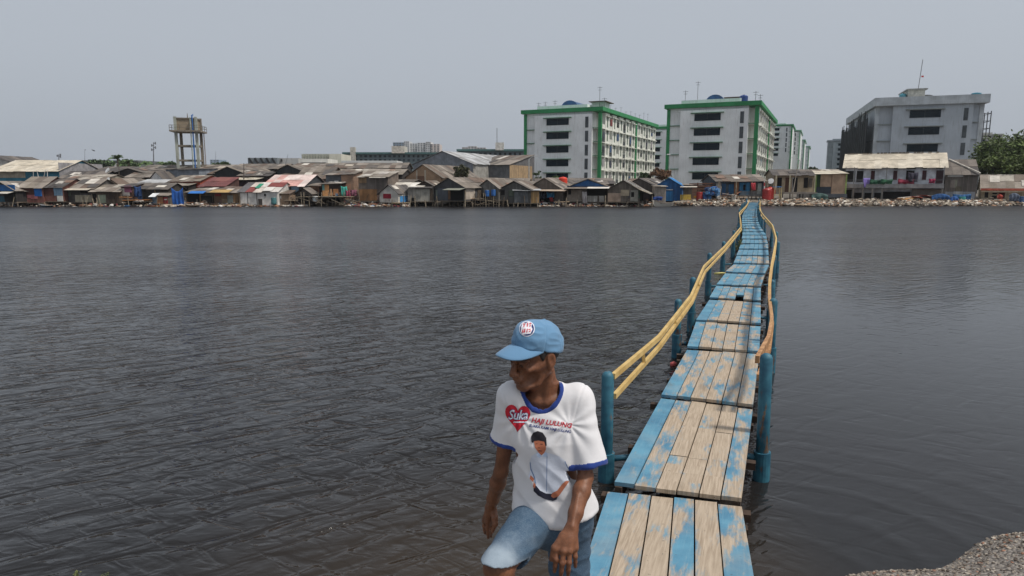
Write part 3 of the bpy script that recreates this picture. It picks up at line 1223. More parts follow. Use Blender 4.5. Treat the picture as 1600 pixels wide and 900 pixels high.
body = mesh_obj('body', V, Q, [SKIN], man, attr=tone)
del B

# hair
Hf = Field(hO - .16, hO + .16, .004)
Hf.ell((0, .020, .020), (.0775, .0965, .089), .004, F=HF)


def cut_fn(x, y, z):
    d = [x - hO[0], y - hO[1], z - hO[2]]
    l = [sum(d[j] * hA[j, i] for j in range(3)) for i in range(3)]
    front = -(l[1] + .022 + .35 * (l[2] - .0))      # nothing ahead of the temples
    low = -(l[2] + .035 - .25 * (l[1] - .02))
    ear = .026 - np.sqrt((l[1] - .014) ** 2 + ((l[2] + .014) * .8) ** 2)
    top = l[2] - .06
    return -np.maximum(np.maximum(front, low), np.maximum(ear, top))


Hf.apply(cut_fn, hO - .15, hO + .15, .004, 'sub')
V, Q = Hf.mesh()
HAIR = M('plain', (38, 34, 32), .8, .5, 40)
nn = np.array([noise.noise(Vector(p) * 150) for p in V])
V = V + vnormals(V, Q) * (nn * .0012)[:, None]
mesh_obj('hair', V, Q, [HAIR], man)

# ---- t-shirt
cufR = nv(pz(789, 688, 2.73))
cufL = nv(pz(921.5, 727, 2.635))
S = Field(tb_lo - nv((.12, .03, .05)), tb_hi + nv((.12, .05, .0)), .0042)
S.apply(torso_fn(.0), tb_lo, tb_hi, .01)
armR, armL = unit(cufR - shR), unit(cufL - shL)
S.chain([neck - ltT * .05 - upT * .042, shR], [.060, .060], .03)
S.chain([neck + ltT * .05 - upT * .042, shL], [.060, .060], .03)
S.chain([shR - armR * .0, cufR], [.057, .058], .025)
S.chain([shL - armL * .0, cufL], [.058, .064], .025)


def plane_cut(p, n, rad):       # everything beyond the plane, near p
    p, n = nv(p), nv(n)

    def fn(x, y, z):
        d = (x - p[0]) * n[0] + (y - p[1]) * n[1] + (z - p[2]) * n[2]
        rr_ = np.sqrt((x - p[0]) ** 2 + (y - p[1]) ** 2 + (z - p[2]) ** 2) - rad
        return np.maximum(-d, rr_)
    return fn


def cut_open(Fd, p, n, rad, rin, deep):
    """square off a sleeve or leg at p and hollow it out"""
    p, n = nv(p), nv(n)
    Fd.apply(plane_cut(p, n, rad), p - rad, p + rad, .002, 'sub')
    Fd.cone(p + n * .03, p - n * deep, rin, rin * .9, .002, 'sub')


hem_n = unit(-upT + ltT * .16 - fwT * .0)
hem_p = pelvis - upT * .008
# neck opening
ncA = unit(upT * .80 + fwT * .60)
ncC = neck + fwT * .012 - upT * .012


def axial(grow, r0):
    def fn(x, y, z):
        d = [x - ncC[0], y - ncC[1], z - ncC[2]]
        t = sum(d[i] * ncA[i] for i in range(3))
        rr_ = np.sqrt(np.maximum(sum(d[i] ** 2 for i in range(3)) - t * t, 0))
        return np.maximum(rr_ - r0 - grow, -(t + .075))
    return fn


RN = .071
solid = S.f.copy()
S.apply(axial(0, RN), ncC - .2, ncC + .2, .003, 'sub')
cut_open(S, cufR, armR, .10, .052, .06)
cut_open(S, cufL, armL, .10, .058, .08)
# hem
sl = tuple(slice(0, n) for n in S.n)
ax = [S.lo[d] + S.res * np.arange(S.n[d], dtype=np.float32) for d in range(3)]
g = np.meshgrid(*ax, indexing='ij')
hem_d = sum((g[i] - hem_p[i]) * hem_n[i] for i in range(3))
arm_far = np.minimum(np.abs(sum((g[i] - pelvis[i]) * ltT[i] for i in range(3))), 1) < .2
S.f = np.maximum(S.f, np.where(arm_far, hem_d, -1).astype(np.float32))
V, Q = S.mesh()


def wrinkle(V, Q, amp):
    N = vnormals(V, Q)
    rel = V - pelvis
    u, w, t = rel @ ltT, rel @ fwT, rel @ upT
    out = np.zeros(len(V))
    pits = [(shR - armR * .0 - upT * .07 + ltT * .035 - pelvis), (shL - upT * .07 - ltT * .03 - pelvis)]
    fold = np.zeros(len(V))
    for pi_ in pits:
        du, dt = u - pi_ @ ltT, t - pi_ @ upT
        fold += np.cos(np.arctan2(dt, du) * 11 + 1) * np.exp(-((np.hypot(du, dt) - .05) / .075) ** 2)
    fold += .7 * np.sin(u * 52 + 3 * np.sin(t * 20)) * np.exp(-((t + .03) / .07) ** 2)
    fold += .55 * np.sin((t * 34 + u * 30) + 2.2 * np.sin(u * 9)) * np.exp(-((t - .13) / .10) ** 2)
    seam = np.zeros(len(V))
    for sh_, ar_ in ((shR, armR), (shL, armL)):
        sd = ltT * (1 if ar_ is armL else -1)
        sd = unit(sd + ar_ * .35)
        dd = (V - sh_) @ sd - .012
        seam += np.exp(-(dd / .0045) ** 2) * (np.linalg.norm(V - sh_, axis=1) < .12)
    for i in range(len(V)):
        p = V[i]
        a = noise.noise(Vector((u[i] * 7 + t[i] * 4, w[i] * 6, t[i] * 4 - u[i] * 3)))
        b = noise.noise(Vector((u[i] * 16 - t[i] * 7 + 3, w[i] * 12, t[i] * 9)))
        c = 1 - abs(noise.noise(Vector((u[i] * 11 + t[i] * 9, w[i] * 9 + 5, t[i] * 3 - u[i] * 2)))) * 2
        out[i] = a * .60 + b * .28 + c * .62 + fold[i] * .46
    # tight over the shoulders, looser towards the hem
    loose = np.clip(1.05 - t / LT, .22, 1.0)
    return V + N * (out * amp * loose - seam * .0030)[:, None]


V = wrinkle(V, Q, .0165)
V = relax(V, Q, 1, .3)


def cloth_mat(name, rgb, rough=.9, weave=900, dirt=.0):
    m, t, b = new_mat(name)
    v, raw = coords(t, False)
    c = lin(*rgb)
    n = t.noise(v, 9, 4)
    col = t.mix(t.ramp(n, .3, .7), tuple(x * .93 for x in c), c)
    if dirt:
        st = t.noise(v, 6.0, 5, .7)
        col = t.mix(t.math('MULTIPLY', t.ramp(st, .56, .74), dirt), col, (.50, .40, .36))
    t.link(col, b.inputs['Base Color'])
    b.inputs['Roughness'].default_value = rough
    b.inputs['Sheen Weight'].default_value = .15
    n2 = t.noise(v, 60, 3)
    t.link(t.bump(t.math('ADD', t.math('MULTIPLY', n, .8), t.math('MULTIPLY', n2, .2)), .35, .006), b.inputs['Normal'])
    return m


WHITE = cloth_mat('white_cotton', (212, 212, 215), dirt=.18)
TRIM = cloth_mat('blue_trim', (24, 54, 126))
shirt = mesh_obj('t_shirt', V, Q, [WHITE], man)
shV, shQ = V, Q

# trims: slightly proud bands cut from the solid shirt
def band(name, mask_fn, lo_, hi_, mat, parent, extra=.0016):
    Fd = Field(S.lo, S.lo + S.res * (np.array(S.n) - 1), S.res)
    Fd.f = np.maximum(solid - extra, mask_fn(*g)).astype(np.float32)
    Vb, Qb = Fd.mesh()
    Vb = wrinkle(Vb, Qb, .0165)
    Vb = relax(Vb, Qb, 1, .4)
    return mesh_obj(name, Vb, Qb, [mat], parent)


def collar_mask(x, y, z):
    d = [x - ncC[0], y - ncC[1], z - ncC[2]]
    t = sum(d[i] * ncA[i] for i in range(3))
    rr_ = np.sqrt(np.maximum(sum(d[i] ** 2 for i in range(3)) - t * t, 0))
    return np.maximum(np.maximum(RN - .001 - rr_, rr_ - RN - .0125), -(t + .055))


def cuff_mask(p, n, rin):
    def fn(x, y, z):
        d = (x - p[0]) * n[0] + (y - p[1]) * n[1] + (z - p[2]) * n[2]
        q2 = (x - p[0]) ** 2 + (y - p[1]) ** 2 + (z - p[2]) ** 2
        rad = np.sqrt(np.maximum(q2 - d * d, 0))
        return np.maximum(np.maximum(np.abs(d + .0075) - .009, np.sqrt(q2) - .09), rin - rad)
    return fn


band('collar', collar_mask, None, None, TRIM, shirt, .003)
band('cuff', cuff_mask(cufR, armR, .052), None, None, TRIM, shirt, .002)
band('cuff', cuff_mask(cufL, armL, .058), None, None, TRIM, shirt, .002)
del solid, hem_d, arm_far, S

# ---- denim shorts
J = Field(np.array([min(hipR[0], knR[0]) - .2, knR[1] - .16, knL[2] - .16]), np.array([hipL[0] + .22, pelvis[1] + .24, pelvis[2] + .16]), .0045)
J.ell(pelvis + nv((0, .0, -.03)), (.146, .106, .12), .03)
J.cone(pelvis - ltT * .06 + nv((0, 0, .02)), pelvis + ltT * .06 + nv((0, 0, .02)), .090, .090, .03)
J.chain([hipR, knR], [.086, .066], .035)
shin = unit(anR - knR)
thr = unit(knR - hipR)
endR = knR + thr * .035
J.chain([knR, endR], [.066, .066], .02)
vw = unit(np.array(ray(778, 876)))
hemn = nv((-.12, 0, -1))
hemn = unit(hemn - vw * (hemn @ vw) + vw * .30)
hemp = nv(pz(778, 879, 2.43))
endL = knL + unit(anL - knL) * .03
J.chain([hipL, endL], [.088, .076], .03)
J.apply(plane_cut(hemp, hemn, .14), hemp - .14, hemp + .14, .002, 'sub')
cut_open(J, endL, unit(anL - knL), .13, .07, .06)
V, Q = J.mesh()
N = vnormals(V, Q)
dis = np.zeros(len(V))
thx = unit(knR - hipR)
for i, p in enumerate(V):
    q = Vector(p)
    s_ = float((p - hipR) @ thx)
    dis[i] = .55 * noise.noise(q * 9) + .5 * (1 - 2 * abs(noise.noise(Vector((p[0] * 9 + p[2] * 14, p[1] * 9, p[2] * 16 - p[0] * 6))))) + .2 * noise.noise(q * 26)
dis *= np.clip((np.abs((V - hemp) @ hemn) - .004) / .03, .15, 1)
V = V + N * (dis * .0085)[:, None]
V = relax(V, Q, 1, .3)


def denim_mat():
    m, t, b = new_mat('faded_denim')
    v, raw = coords(t, False)
    at_ = t.new('ShaderNodeAttribute', attribute_name='tone')
    n = t.noise(v, 11, 5, .6)
    n2 = t.noise(t.mapping(v, (1, 1, 3)), 160, 2, .6)
    k = t.math('ADD', t.math('MULTIPLY', n, .75), t.math('MULTIPLY', at_.outputs['Fac'], .55))
    col = t.mix(t.ramp(k, .34, 1.08), (.036, .076, .130), (.27, .33, .39))
    col = t.mix(t.math('MULTIPLY', t.ramp(n2, .4, .7), .22), col, (.22, .30, .37))
    t.link(col, b.inputs['Base Color'])
    b.inputs['Roughness'].default_value = .9
    t.link(t.bump(t.math('ADD', n, n2), .35, .005), b.inputs['Normal'])
    return m


DENIM = denim_mat()
# sunlit patch painted pale on the worn raised knee; its hem washed pale
knee_lit_hem_fade = np.exp(-(np.linalg.norm(V - (knR + nv((-.02, -.05, .06))), axis=1) / .12) ** 2)
knee_lit_hem_fade = np.maximum(knee_lit_hem_fade, .8 * np.exp(-(np.abs((V - hemp) @ hemn) / .012) ** 2) * (np.linalg.norm(V - knR, axis=1) < .14))
shorts = mesh_obj('denim_shorts', V, Q, [DENIM], man, attr=knee_lit_hem_fade)
# seams
mb = MB()
fly = [pelvis + fwT * .118 + upT * .02 - ltT * .004, pelvis + fwT * .122 - upT * .06, pelvis + fwT * .085 - upT * .12]

# ---- cap
CAPM = cloth_mat('faded_blue_cap', (92, 132, 166))
K = Field(hO - .19, hO + .19, .0032)
cA = np.array(hM @ Matrix.Rotation(R(-20), 3, 'X'))
CF = (hO, cA)
K.ell((0, .018, .034), (.083, .103, .098), .01, F=CF)
K.ell((0, -.040, .060), (.064, .058, .062), .035, F=CF)
K.ell((0, .020, .030), (.078, .098, .088), .003, 'sub', F=CF)


def crown_cut(x, y, z):
    d = [x - hO[0], y - hO[1], z - hO[2]]
    l = [sum(d[j] * cA[j, i] for j in range(3)) for i in range(3)]
    return l[2] - .026 + .10 * np.maximum(l[1] - .03, 0)


K.apply(crown_cut, hO - .18, hO + .18, .002, 'sub')
V, Q = K.mesh()
N = vnormals(V, Q)
L_ = (V - hO) @ cA
dis = np.zeros(len(V))
for i, l in enumerate(L_):
    a = math.atan2(l[0], -(l[1] - .02))
    seam = min(abs(((a / (math.pi / 3)) + .5) % 1 - .5), .2)      # six panels
    dis[i] = -.0016 * math.exp(-(seam / .03) ** 2)
    dis[i] += .0042 * noise.noise(Vector(l) * 22) + .0026 * (1 - 2 * abs(noise.noise(Vector((l[0] * 16, l[1] * 20, l[2] * 44 + 7)))))
V = V + N * dis[:, None]
cap = mesh_obj('cap', V, Q, [CAPM], man)
capV, capQ = V, Q
# brim: a curved stiff sheet
mb = MB()
nu, ntt = 25, 9
top, bot = [], []
for j in range(ntt):
    for i in range(nu):
        u = -1 + 2 * i / (nu - 1)
        s = j / (ntt - 1)
        ang = u * R(66)
        rin = Vector((.0815 * math.sin(ang), .018 - .105 * math.cos(ang), 0))
        outl = .086 * (1 - abs(u) ** 2.8)
        dirv = Vector((.22 * math.sin(ang), -1, 0)).normalized()
        q = rin + dirv * outl * s
        q.z = .040 - .56 * outl * s - 2.6 * (q.x ** 2) + .0035 * math.sin(s * 3.1)
        top.append(Vector(hO + cA @ nv(q)))
        bot.append(Vector(hO + cA @ nv(q - Vector((0, 0, .0035)))))
nq = len(top)
fs = []
for j in range(ntt - 1):
    for i in range(nu - 1):
        a = j * nu + i
        fs.append((a, a + nu, a + nu + 1, a + 1))
        fs.append((nq + a, nq + a + 1, nq + a + nu + 1, nq + a + nu))
for i in range(nu - 1):
    a = (ntt - 1) * nu + i
    fs.append((a, nq + a, nq + a + 1, a + 1))
mb.add(top + bot, fs)
brim = mb.build('brim', CAPM, cap, smooth=True)
bt = MB().ball(hO + cA @ nv((0, .022, .1335)), .008, 10, 0, (1, 1, .55))
bt.build('cap_button', CAPM, cap, smooth=True)
for sx in (-1, 1):
    pass

# ---- prints on shirt and cap: flat artwork laid on the cloth
def bvh_of(V, Q):
    return BVHTree.FromPolygons([tuple(p) for p in V], [tuple(q) for q in Q.tolist()])


shirt_bvh = bvh_of(shV, shQ)
cap_bvh = bvh_of(capV, capQ)


def flat(rgb, rough=.8):
    return M('plain', rgb, rough, .08, 20)


def decal(name, polys, rgb, bvh, parent, lift, step=2.2):
    """polys: closed outlines in photo pixels; meshed, cut fine and laid on the cloth"""
    bm = bmesh.new()
    for poly in polys:
        vs = [bm.verts.new((x, y, 0)) for x, y in poly]
        bm.faces.new(vs)
    return decal_bm(name, bm, rgb, bvh, parent, lift, step)


def decal_bm(name, bm, rgb, bvh, parent, lift, step=2.2):
    bmesh.ops.triangulate(bm, faces=bm.faces[:])
    for _ in range(5):
        long_ = [e for e in bm.edges if (e.verts[0].co - e.verts[1].co).length > step]
        if not long_:
            break
        bmesh.ops.subdivide_edges(bm, edges=long_, cuts=1)
        bmesh.ops.triangulate(bm, faces=[f for f in bm.faces if len(f.verts) > 3])
    I = WM[parent.name].inverted()
    for v in bm.verts:
        d = ray(v.co.x, v.co.y)
        hit, nrm, _, _ = bvh.ray_cast(CAM, d.normalized())
        if hit is None:
            v.co = (0, 0, -50)
            continue
        if nrm.dot(d) > 0:
            nrm = -nrm
        v.co = I @ (hit + nrm * lift)
    bmesh.ops.delete(bm, geom=[v for v in bm.verts if v.co.z < -40], context='VERTS')
    bmesh.ops.recalc_face_normals(bm, faces=bm.faces[:])
    me = bpy.data.meshes.new(name)
    bm.to_mesh(me)
    bm.free()
    me.materials.append(flat(rgb))
    me.polygons.foreach_set('use_smooth', [True] * len(me.polygons))
    o = bpy.data.objects.new(name, me)
    COL.objects.link(o)
    o.parent = parent
    WM[o.name] = WM[parent.name]
    return o


def text_bm(body, x, y, w, h, rot=0, shear=0.0, bold=.0, wob=0.0):
    """text set into a box of w x h photo pixels with its lower left corner at x, y"""
    cu = bpy.data.curves.new('t', 'FONT')
    cu.body = body
    cu.size = 1
    cu.offset = bold
    cu.shear = shear
    cu.resolution_u = 3
    ob = bpy.data.objects.new('t', cu)
    COL.objects.link(ob)
    bpy.context.view_layer.update()
    me = ob.to_mesh()
    bm = bmesh.new()
    bm.from_mesh(me)
    ob.to_mesh_clear()
    bpy.data.objects.remove(ob)
    bpy.data.curves.remove(cu)
    xs_ = [v.co.x for v in bm.verts]
    ys_ = [v.co.y for v in bm.verts]
    x0, x1, y0, y1 = min(xs_), max(xs_), min(ys_), max(ys_)
    cr, sr = math.cos(R(rot)), math.sin(R(rot))
    for v in bm.verts:
        a = (v.co.x - x0) / (x1 - x0) * w
        b = (v.co.y - y0) / (y1 - y0) * h
        b += wob * math.sin(a / w * math.pi)
        v.co = (x + a * cr + b * sr, y + a * sr - b * cr, 0)
    return bm


RED, NAVY, PALE = (190, 28, 50), (32, 52, 120), (214, 222, 240)
heart = []
for i in range(48):
    a = 2 * math.pi * i / 48
    hx = 16 * math.sin(a) ** 3
    hy = 13 * math.cos(a) - 5 * math.cos(2 * a) - 2 * math.cos(3 * a) - math.cos(4 * a)
    x, y = hx * 1.24, -hy * 1.45
    heart.append((809 + x * .99 + y * -.03, 650.5 + y + x * .10))
L0 = .0014
decal('heart_print', [heart], RED, shirt_bvh, shirt, L0)
decal_bm('lettering', text_bm('Suka', 794, 656, 31.5, 17, 1, .25, .055), NAVY, shirt_bvh, shirt, L0 + .0006, 2)
decal_bm('lettering', text_bm('Suka', 794.5, 655.2, 30.5, 15.5, 1, .25, .02), PALE, shirt_bvh, shirt, L0 + .0012, 2)
decal('lettering_underline', [[(802, 658.5), (824, 659), (824, 660.8), (802, 660.2)]], PALE, shirt_bvh, shirt, L0 + .0012)
decal_bm('lettering', text_bm('HAJI LULUNG', 830, 662, 63.5, 10, 8.5, .18, .028), RED, shirt_bvh, shirt, L0, 2)
decal_bm('lettering', text_bm('SUARA KAMI HAJI LULUNG', 826.5, 668, 66, 5.6, 8.8, .12, .03), NAVY, shirt_bvh, shirt, L0, 2)
# printed half figure: white shirt, black hat, hand on hip
body_o = [(831, 712), (838, 708), (844, 707), (854, 707), (862, 709), (874, 713), (883, 720), (889, 733), (891, 745), (889, 750), (882, 752), (876, 757), (871, 767), (864, 772),
          (852, 771), (843, 767), (838, 760), (836, 752), (831, 750), (826, 744), (829, 732), (828, 722)]
decal('printed_figure', [body_o], (205, 212, 226), shirt_bvh, shirt, L0)
edge_ = [(883, 720), (889, 733), (891, 745), (889, 750), (887.6, 749.5), (889.6, 744.6), (887.8, 733.5), (881.8, 721)]
decal('printed_outline', [edge_, [(828, 722), (829.4, 722), (830.5, 732), (836, 745), (838, 756), (836.4, 755), (834, 745), (829, 733)],
                          [(854.4, 711), (855.4, 711), (854.5, 768), (853.6, 768)]], (120, 142, 178), shirt_bvh, shirt, L0 + .0006)
decal('printed_trousers', [[(834, 757), (838, 759), (844, 766.5), (853, 771), (864, 771.5), (871, 766), (873, 771), (870, 780), (864, 782.5), (852, 780), (841, 774), (834, 767)]], (24, 26, 46), shirt_bvh, shirt, L0 + .0006)
decal('printed_skin', [[(834, 687), (841, 685.5), (850, 686.5), (853.5, 693), (853, 702), (850, 708), (846, 711), (842, 707.5), (836, 699)],
                       [(884, 751), (889, 752), (880, 765), (873, 775), (865, 778), (861, 775), (863, 770), (871, 766), (877, 758)],
                       [(829, 742), (835, 748), (833, 753), (828, 748)], [(834, 753), (837, 757), (836, 763), (833, 760)]], (176, 106, 78), shirt_bvh, shirt, L0 + .0009)
decal('printed_hat', [[(830.5, 690), (830, 682), (833.5, 676), (840, 673.5), (848, 676), (853.5, 684), (854.5, 696), (852.5, 697), (850.5, 690), (842, 688), (835, 689), (832.5, 692)]], (26, 24, 34), shirt_bvh, shirt, L0 + .0013)
decal('printed_face_shade', [[(837, 693), (840, 692.5), (840, 693.6), (837, 694)], [(844.5, 693), (848.5, 693.4), (848.5, 694.6), (844.5, 694.2)],
                             [(841, 703), (847, 703.6), (846.5, 705), (841.5, 704.3)], [(841.2, 698.6), (843.8, 699), (843.4, 700), (841.4, 699.6)]], (92, 48, 38), shirt_bvh, shirt, L0 + .0013)
decal('printed_collar', [[(838, 708), (842, 707), (846.5, 712.5), (843, 715), (839, 712)], [(852.5, 706), (856, 709), (853, 714), (847.5, 712.5)]], (178, 196, 222), shirt_bvh, shirt, L0 + .0015)


def ell_px(cx, cy, rx, ry, rot, n=30):
    return [(cx + rx * math.cos(a) * math.cos(R(rot)) - ry * math.sin(a) * math.sin(R(rot)), cy + rx * math.cos(a) * math.sin(R(rot)) + ry * math.sin(a) * math.cos(R(rot)))
            for a in [2 * math.pi * i / n for i in range(n)]]


bx, by = 823.5, 514
decal('badge', [ell_px(bx, by, 12.2, 12.0, -35)], (214, 220, 232), cap_bvh, cap, .0012, 2)
decal('badge_disc', [ell_px(bx, by, 10.8, 10.6, -35)], (30, 48, 106), cap_bvh, cap, .0018, 2)
decal('badge_ground', [[(815, 510.5), (817.5, 504.5), (822, 505.5), (826, 503.5), (831, 507), (830.5, 511), (832, 514.5), (829, 521.5), (823, 522), (817, 523), (814.5, 518)]], (224, 222, 230), cap_bvh, cap, .0024, 2)
mbm = bmesh.new()
for (x, y, w, h) in ((817.2, 506.5, 4, 1.5), (818, 508.4, 1.6, 3.8), (823.2, 505.8, 1.6, 5.6), (826.6, 506, 2.8, 1.6), (827.2, 508.6, 1.5, 3), (816.2, 515.6, 1.5, 5), (819, 514.6, 1.6, 5.4), (822.6, 514.6, 1.5, 5.2),
                     (825.2, 514.8, 3.6, 1.5), (826, 517.4, 3, 1.4), (817.4, 518.4, 3, 1.3)):
    vs = [mbm.verts.new((x + dx * w + (1 - dy) * .8, y + dy * h - dx * .6, 0)) for dx, dy in ((0, 0), (1, 0), (1, 1), (0, 1))]
    mbm.faces.new(vs)
decal_bm('badge_marks', mbm, (196, 34, 48), cap_bvh, cap, .0030, 2)
# ------------------------------------------------------------------ far shore: houses
rs = random.Random(21)
G1, G2, G3, G4 = (136, 125, 114), (104, 98, 94), (164, 152, 138), (206, 197, 180)
ROOFS = {'brown': [G1, (126, 114, 102), (146, 134, 120), (166, 154, 140), (124, 104, 90), (116, 106, 98)], 'dark': [G2, (92, 86, 82), (116, 106, 98), (134, 124, 114)], 'pale': [G3, (152, 140, 124), (176, 164, 148), (196, 186, 170), (136, 122, 108)],
         'cream': [G4, (198, 188, 170)], 'red': [(116, 66, 64), (104, 60, 58), (126, 78, 72)], 'blue': [(66, 138, 200), (58, 124, 184)],
         'patch': [(214, 208, 202), (128, 62, 58), (96, 94, 96), (196, 186, 176), (110, 104, 100)],
         'pink': [(222, 206, 200), (206, 160, 152), (216, 196, 190)], 'white': [(222, 218, 210), (206, 200, 190)], 'tin': [(178, 180, 182), (150, 150, 150)]}


def rmats(kind):
    return [M('corr', tuple(int(x * .86 * q) for x, q in zip(c, (1, 1.01, 1.03))) if kind in ('brown', 'dark', 'pale') else c, .85, .28, .9) for c in ROOFS[kind]]


def sheets(mb, e0, e1, r0, r1, nm, over, width=.95, jit=.15):
    """lay roofing sheets between eave e0-e1 and ridge r0-r1"""
    e0, e1, r0, r1 = (Vector(v) for v in (e0, e1, r0, r1))
    n = max(1, int((e1 - e0).length / width))
    nr = 2 if (r0 - e0).length > 2.6 else 1
    for i in range(n):
        a, b = i / n, (i + 1) / n
        for j in range(nr):
            s0, s1 = j / nr, (j + 1) / nr
            lo_a, lo_b = e0.lerp(e1, a), e0.lerp(e1, b)
            hi_a, hi_b = r0.lerp(r1, a), r0.lerp(r1, b)
            A, B_ = lo_a.lerp(hi_a, s0), lo_b.lerp(hi_b, s0)
            D, Cc = lo_a.lerp(hi_a, s1), lo_b.lerp(hi_b, s1)
            if j == 0:
                k = rs.uniform(-jit, jit)
                d = (A - D).normalized()
                A, B_ = A + d * (over + k), B_ + d * (over + k + rs.uniform(-.04, .04))
            else:
                d = (A - D).normalized() * .12
                A, B_ = A + d + Vector((0, 0, .03)), B_ + d + Vector((0, 0, .03))
            z = Vector((0, 0, rs.uniform(0, .06)))
            mb.slab([A + z, B_ + z, Cc + z, D + z], .03, rs.randrange(nm))


def house(px0, px1, Y, yb, ye, yr, depth, kind, roof, wall, label, rz=0, yf=None, panels=(), rside=(), over=.28, name='shack', cat='house', group=None, zbase=None, leanz=0, lateral=.2):
    a = R(rz)
    X, D = Vector((math.cos(a), math.sin(a), 0)), Vector((-math.sin(a), math.cos(a), 0))
    FL = at(px0, ye, Y)
    ze = FL.z
    r1 = ray(px1, ye)
    k1 = r1.x / r1.y
    w = (k1 * FL.y - FL.x) / (X.x - k1 * X.y)
    zb = at(px0, yb, Y).z if zbase is None else zbase
    zf = at(px0, yf, Y).z if yf else zb
    FL.z = 0

    def L(u, d, z):
        return FL + X * u + D * d + Vector((0, 0, z))
    if kind == 'x':
        q = L(w / 2, depth / 2, 0)
        zr = at(px0, yr, q.y).z
    elif kind == 's':
        zr = at(px0, yr, L(w / 2, depth, 0).y).z
    else:
        zr = at(px0, yr, L(w / 2, 0, 0).y).z
    t = thing(name, tuple(L(w / 2, 0, zb)), label, cat, a, group)
    mb = MB()
    if kind == 'x':
        vs = [L(0, 0, zf), L(w, 0, zf), L(w, depth, zf), L(0, depth, zf), L(0, 0, ze), L(w, 0, ze), L(w, depth, ze), L(0, depth, ze), L(0, depth / 2, zr - .03), L(w, depth / 2, zr - .03)]
        fs = [(3, 2, 1, 0), (0, 1, 5, 4), (1, 2, 6, 9, 5), (2, 3, 7, 6), (3, 0, 4, 8, 7), (4, 5, 9, 8), (6, 7, 8, 9)]
    elif kind == 's':
        vs = [L(0, 0, zf), L(w, 0, zf), L(w, depth, zf), L(0, depth, zf), L(0, 0, ze), L(w, 0, ze), L(w, depth, zr), L(0, depth, zr)]
        fs = [(3, 2, 1, 0), (0, 1, 5, 4), (1, 2, 6, 5), (2, 3, 7, 6), (3, 0, 4, 7), (4, 5, 6, 7)]
    else:
        vs = [L(0, 0, zf), L(w, 0, zf), L(w, depth, zf), L(0, depth, zf), L(0, 0, ze), L(w, 0, ze), L(w, depth, ze), L(0, depth, ze), L(w / 2, 0, zr - .03), L(w / 2, depth, zr - .03)]
        fs = [(3, 2, 1, 0), (0, 1, 5, 8, 4), (1, 2, 6, 5), (2, 3, 7, 9, 6), (3, 0, 4, 7), (4, 8, 9, 7), (5, 6, 9, 8)]
    mb.add(vs, fs)
    mb.build('wall', M(*wall), t)
    rm = rmats(roof)
    mb = MB()
    up = .05
    o2 = lateral
    if kind == 'x':
        sheets(mb, L(-o2, 0, ze + up), L(w + o2, 0, ze + up), L(-o2, depth / 2, zr + up), L(w + o2, depth / 2, zr + up), len(rm), over)
        sheets(mb, L(w + o2, depth, ze + up), L(-o2, depth, ze + up), L(w + o2, depth / 2, zr + up), L(-o2, depth / 2, zr + up), len(rm), over)
    elif kind == 's':
        sheets(mb, L(-o2, 0, ze + up), L(w + o2, 0, ze + up), L(-o2, depth, zr + up), L(w + o2, depth, zr + up), len(rm), over)
    else:
        sheets(mb, L(w, -o2, ze + up), L(w, depth + o2, ze + up), L(w / 2, -o2, zr + up), L(w / 2, depth + o2, zr + up), len(rm), over)
        sheets(mb, L(0, depth + o2, ze + up), L(0, -o2, ze + up), L(w / 2, depth + o2, zr + up), L(w / 2, -o2, zr + up), len(rm), over)
    ro = mb.build('roof', rm, t)
    h = ze - zf
    # odd replacement sheets and weights lying on the roof
    if roof in ('brown', 'dark', 'pale') and w > 2.5:
        for i in range(rs.choice((0, 1, 2, 3))):
            f, s0 = rs.uniform(.05, .8), rs.uniform(.0, .5)
            fw, sl_ = rs.uniform(.8, 1.3) / w, rs.uniform(.3, .5)
            mb = MB()
            lift = Vector((0, 0, up + .10))
            if kind in ('x', 's'):
                dd = depth / 2 if kind == 'x' else depth
                q = [L(w * f_, dd * s_, ze + (zr - ze) * s_) + lift for f_, s_ in ((f, s0), (f + fw, s0), (f + fw, s0 + sl_), (f, s0 + sl_))]
            else:
                f = rs.uniform(.05, .8) * depth
                q = [L(w - (w / 2) * s_, d_, ze + (zr - ze) * s_) + lift for d_, s_ in ((f, s0), (f + 1.0, s0), (f + 1.0, s0 + sl_), (f, s0 + sl_))]
            mb.slab(q, .03)
            mb.build('roof_patch', M(CO, rs.choice(((206, 200, 190), (178, 168, 154), (84, 80, 78), (190, 184, 176), (128, 104, 90))), .85, .25, .9), ro)
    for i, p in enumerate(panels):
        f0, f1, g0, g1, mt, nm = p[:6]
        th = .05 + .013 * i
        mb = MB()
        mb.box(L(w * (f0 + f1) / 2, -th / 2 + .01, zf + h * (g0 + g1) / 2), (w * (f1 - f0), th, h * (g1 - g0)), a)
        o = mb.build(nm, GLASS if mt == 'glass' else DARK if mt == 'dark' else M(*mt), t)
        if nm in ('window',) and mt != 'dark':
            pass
        if len(p) > 6:
            o['label'] = p[6]
    if wall[0] == 'planks' and w > 1.5 and zf < 2.0:
        c0 = wall[1]
        for i in range(rs.choice((1, 2, 3))):
            k = rs.uniform(.6, 1.5)
            c = tuple(int(min(210, x * k + rs.choice((0, 10)))) for x in c0)
            f = rs.uniform(0, .75)
            g_ = rs.uniform(0, .6)
            q = [f, min(1, f + rs.uniform(.12, .3)), g_, min(1, g_ + rs.uniform(.25, .5))]
            MB().box(L(w * (q[0] + q[1]) / 2, -.011 - .004 * i, zf + h * (q[2] + q[3]) / 2), (w * (q[1] - q[0]), .03, h * (q[3] - q[2])), a).build('wall_patch', M(rs.choice((PL, CO, WA)), c), t)
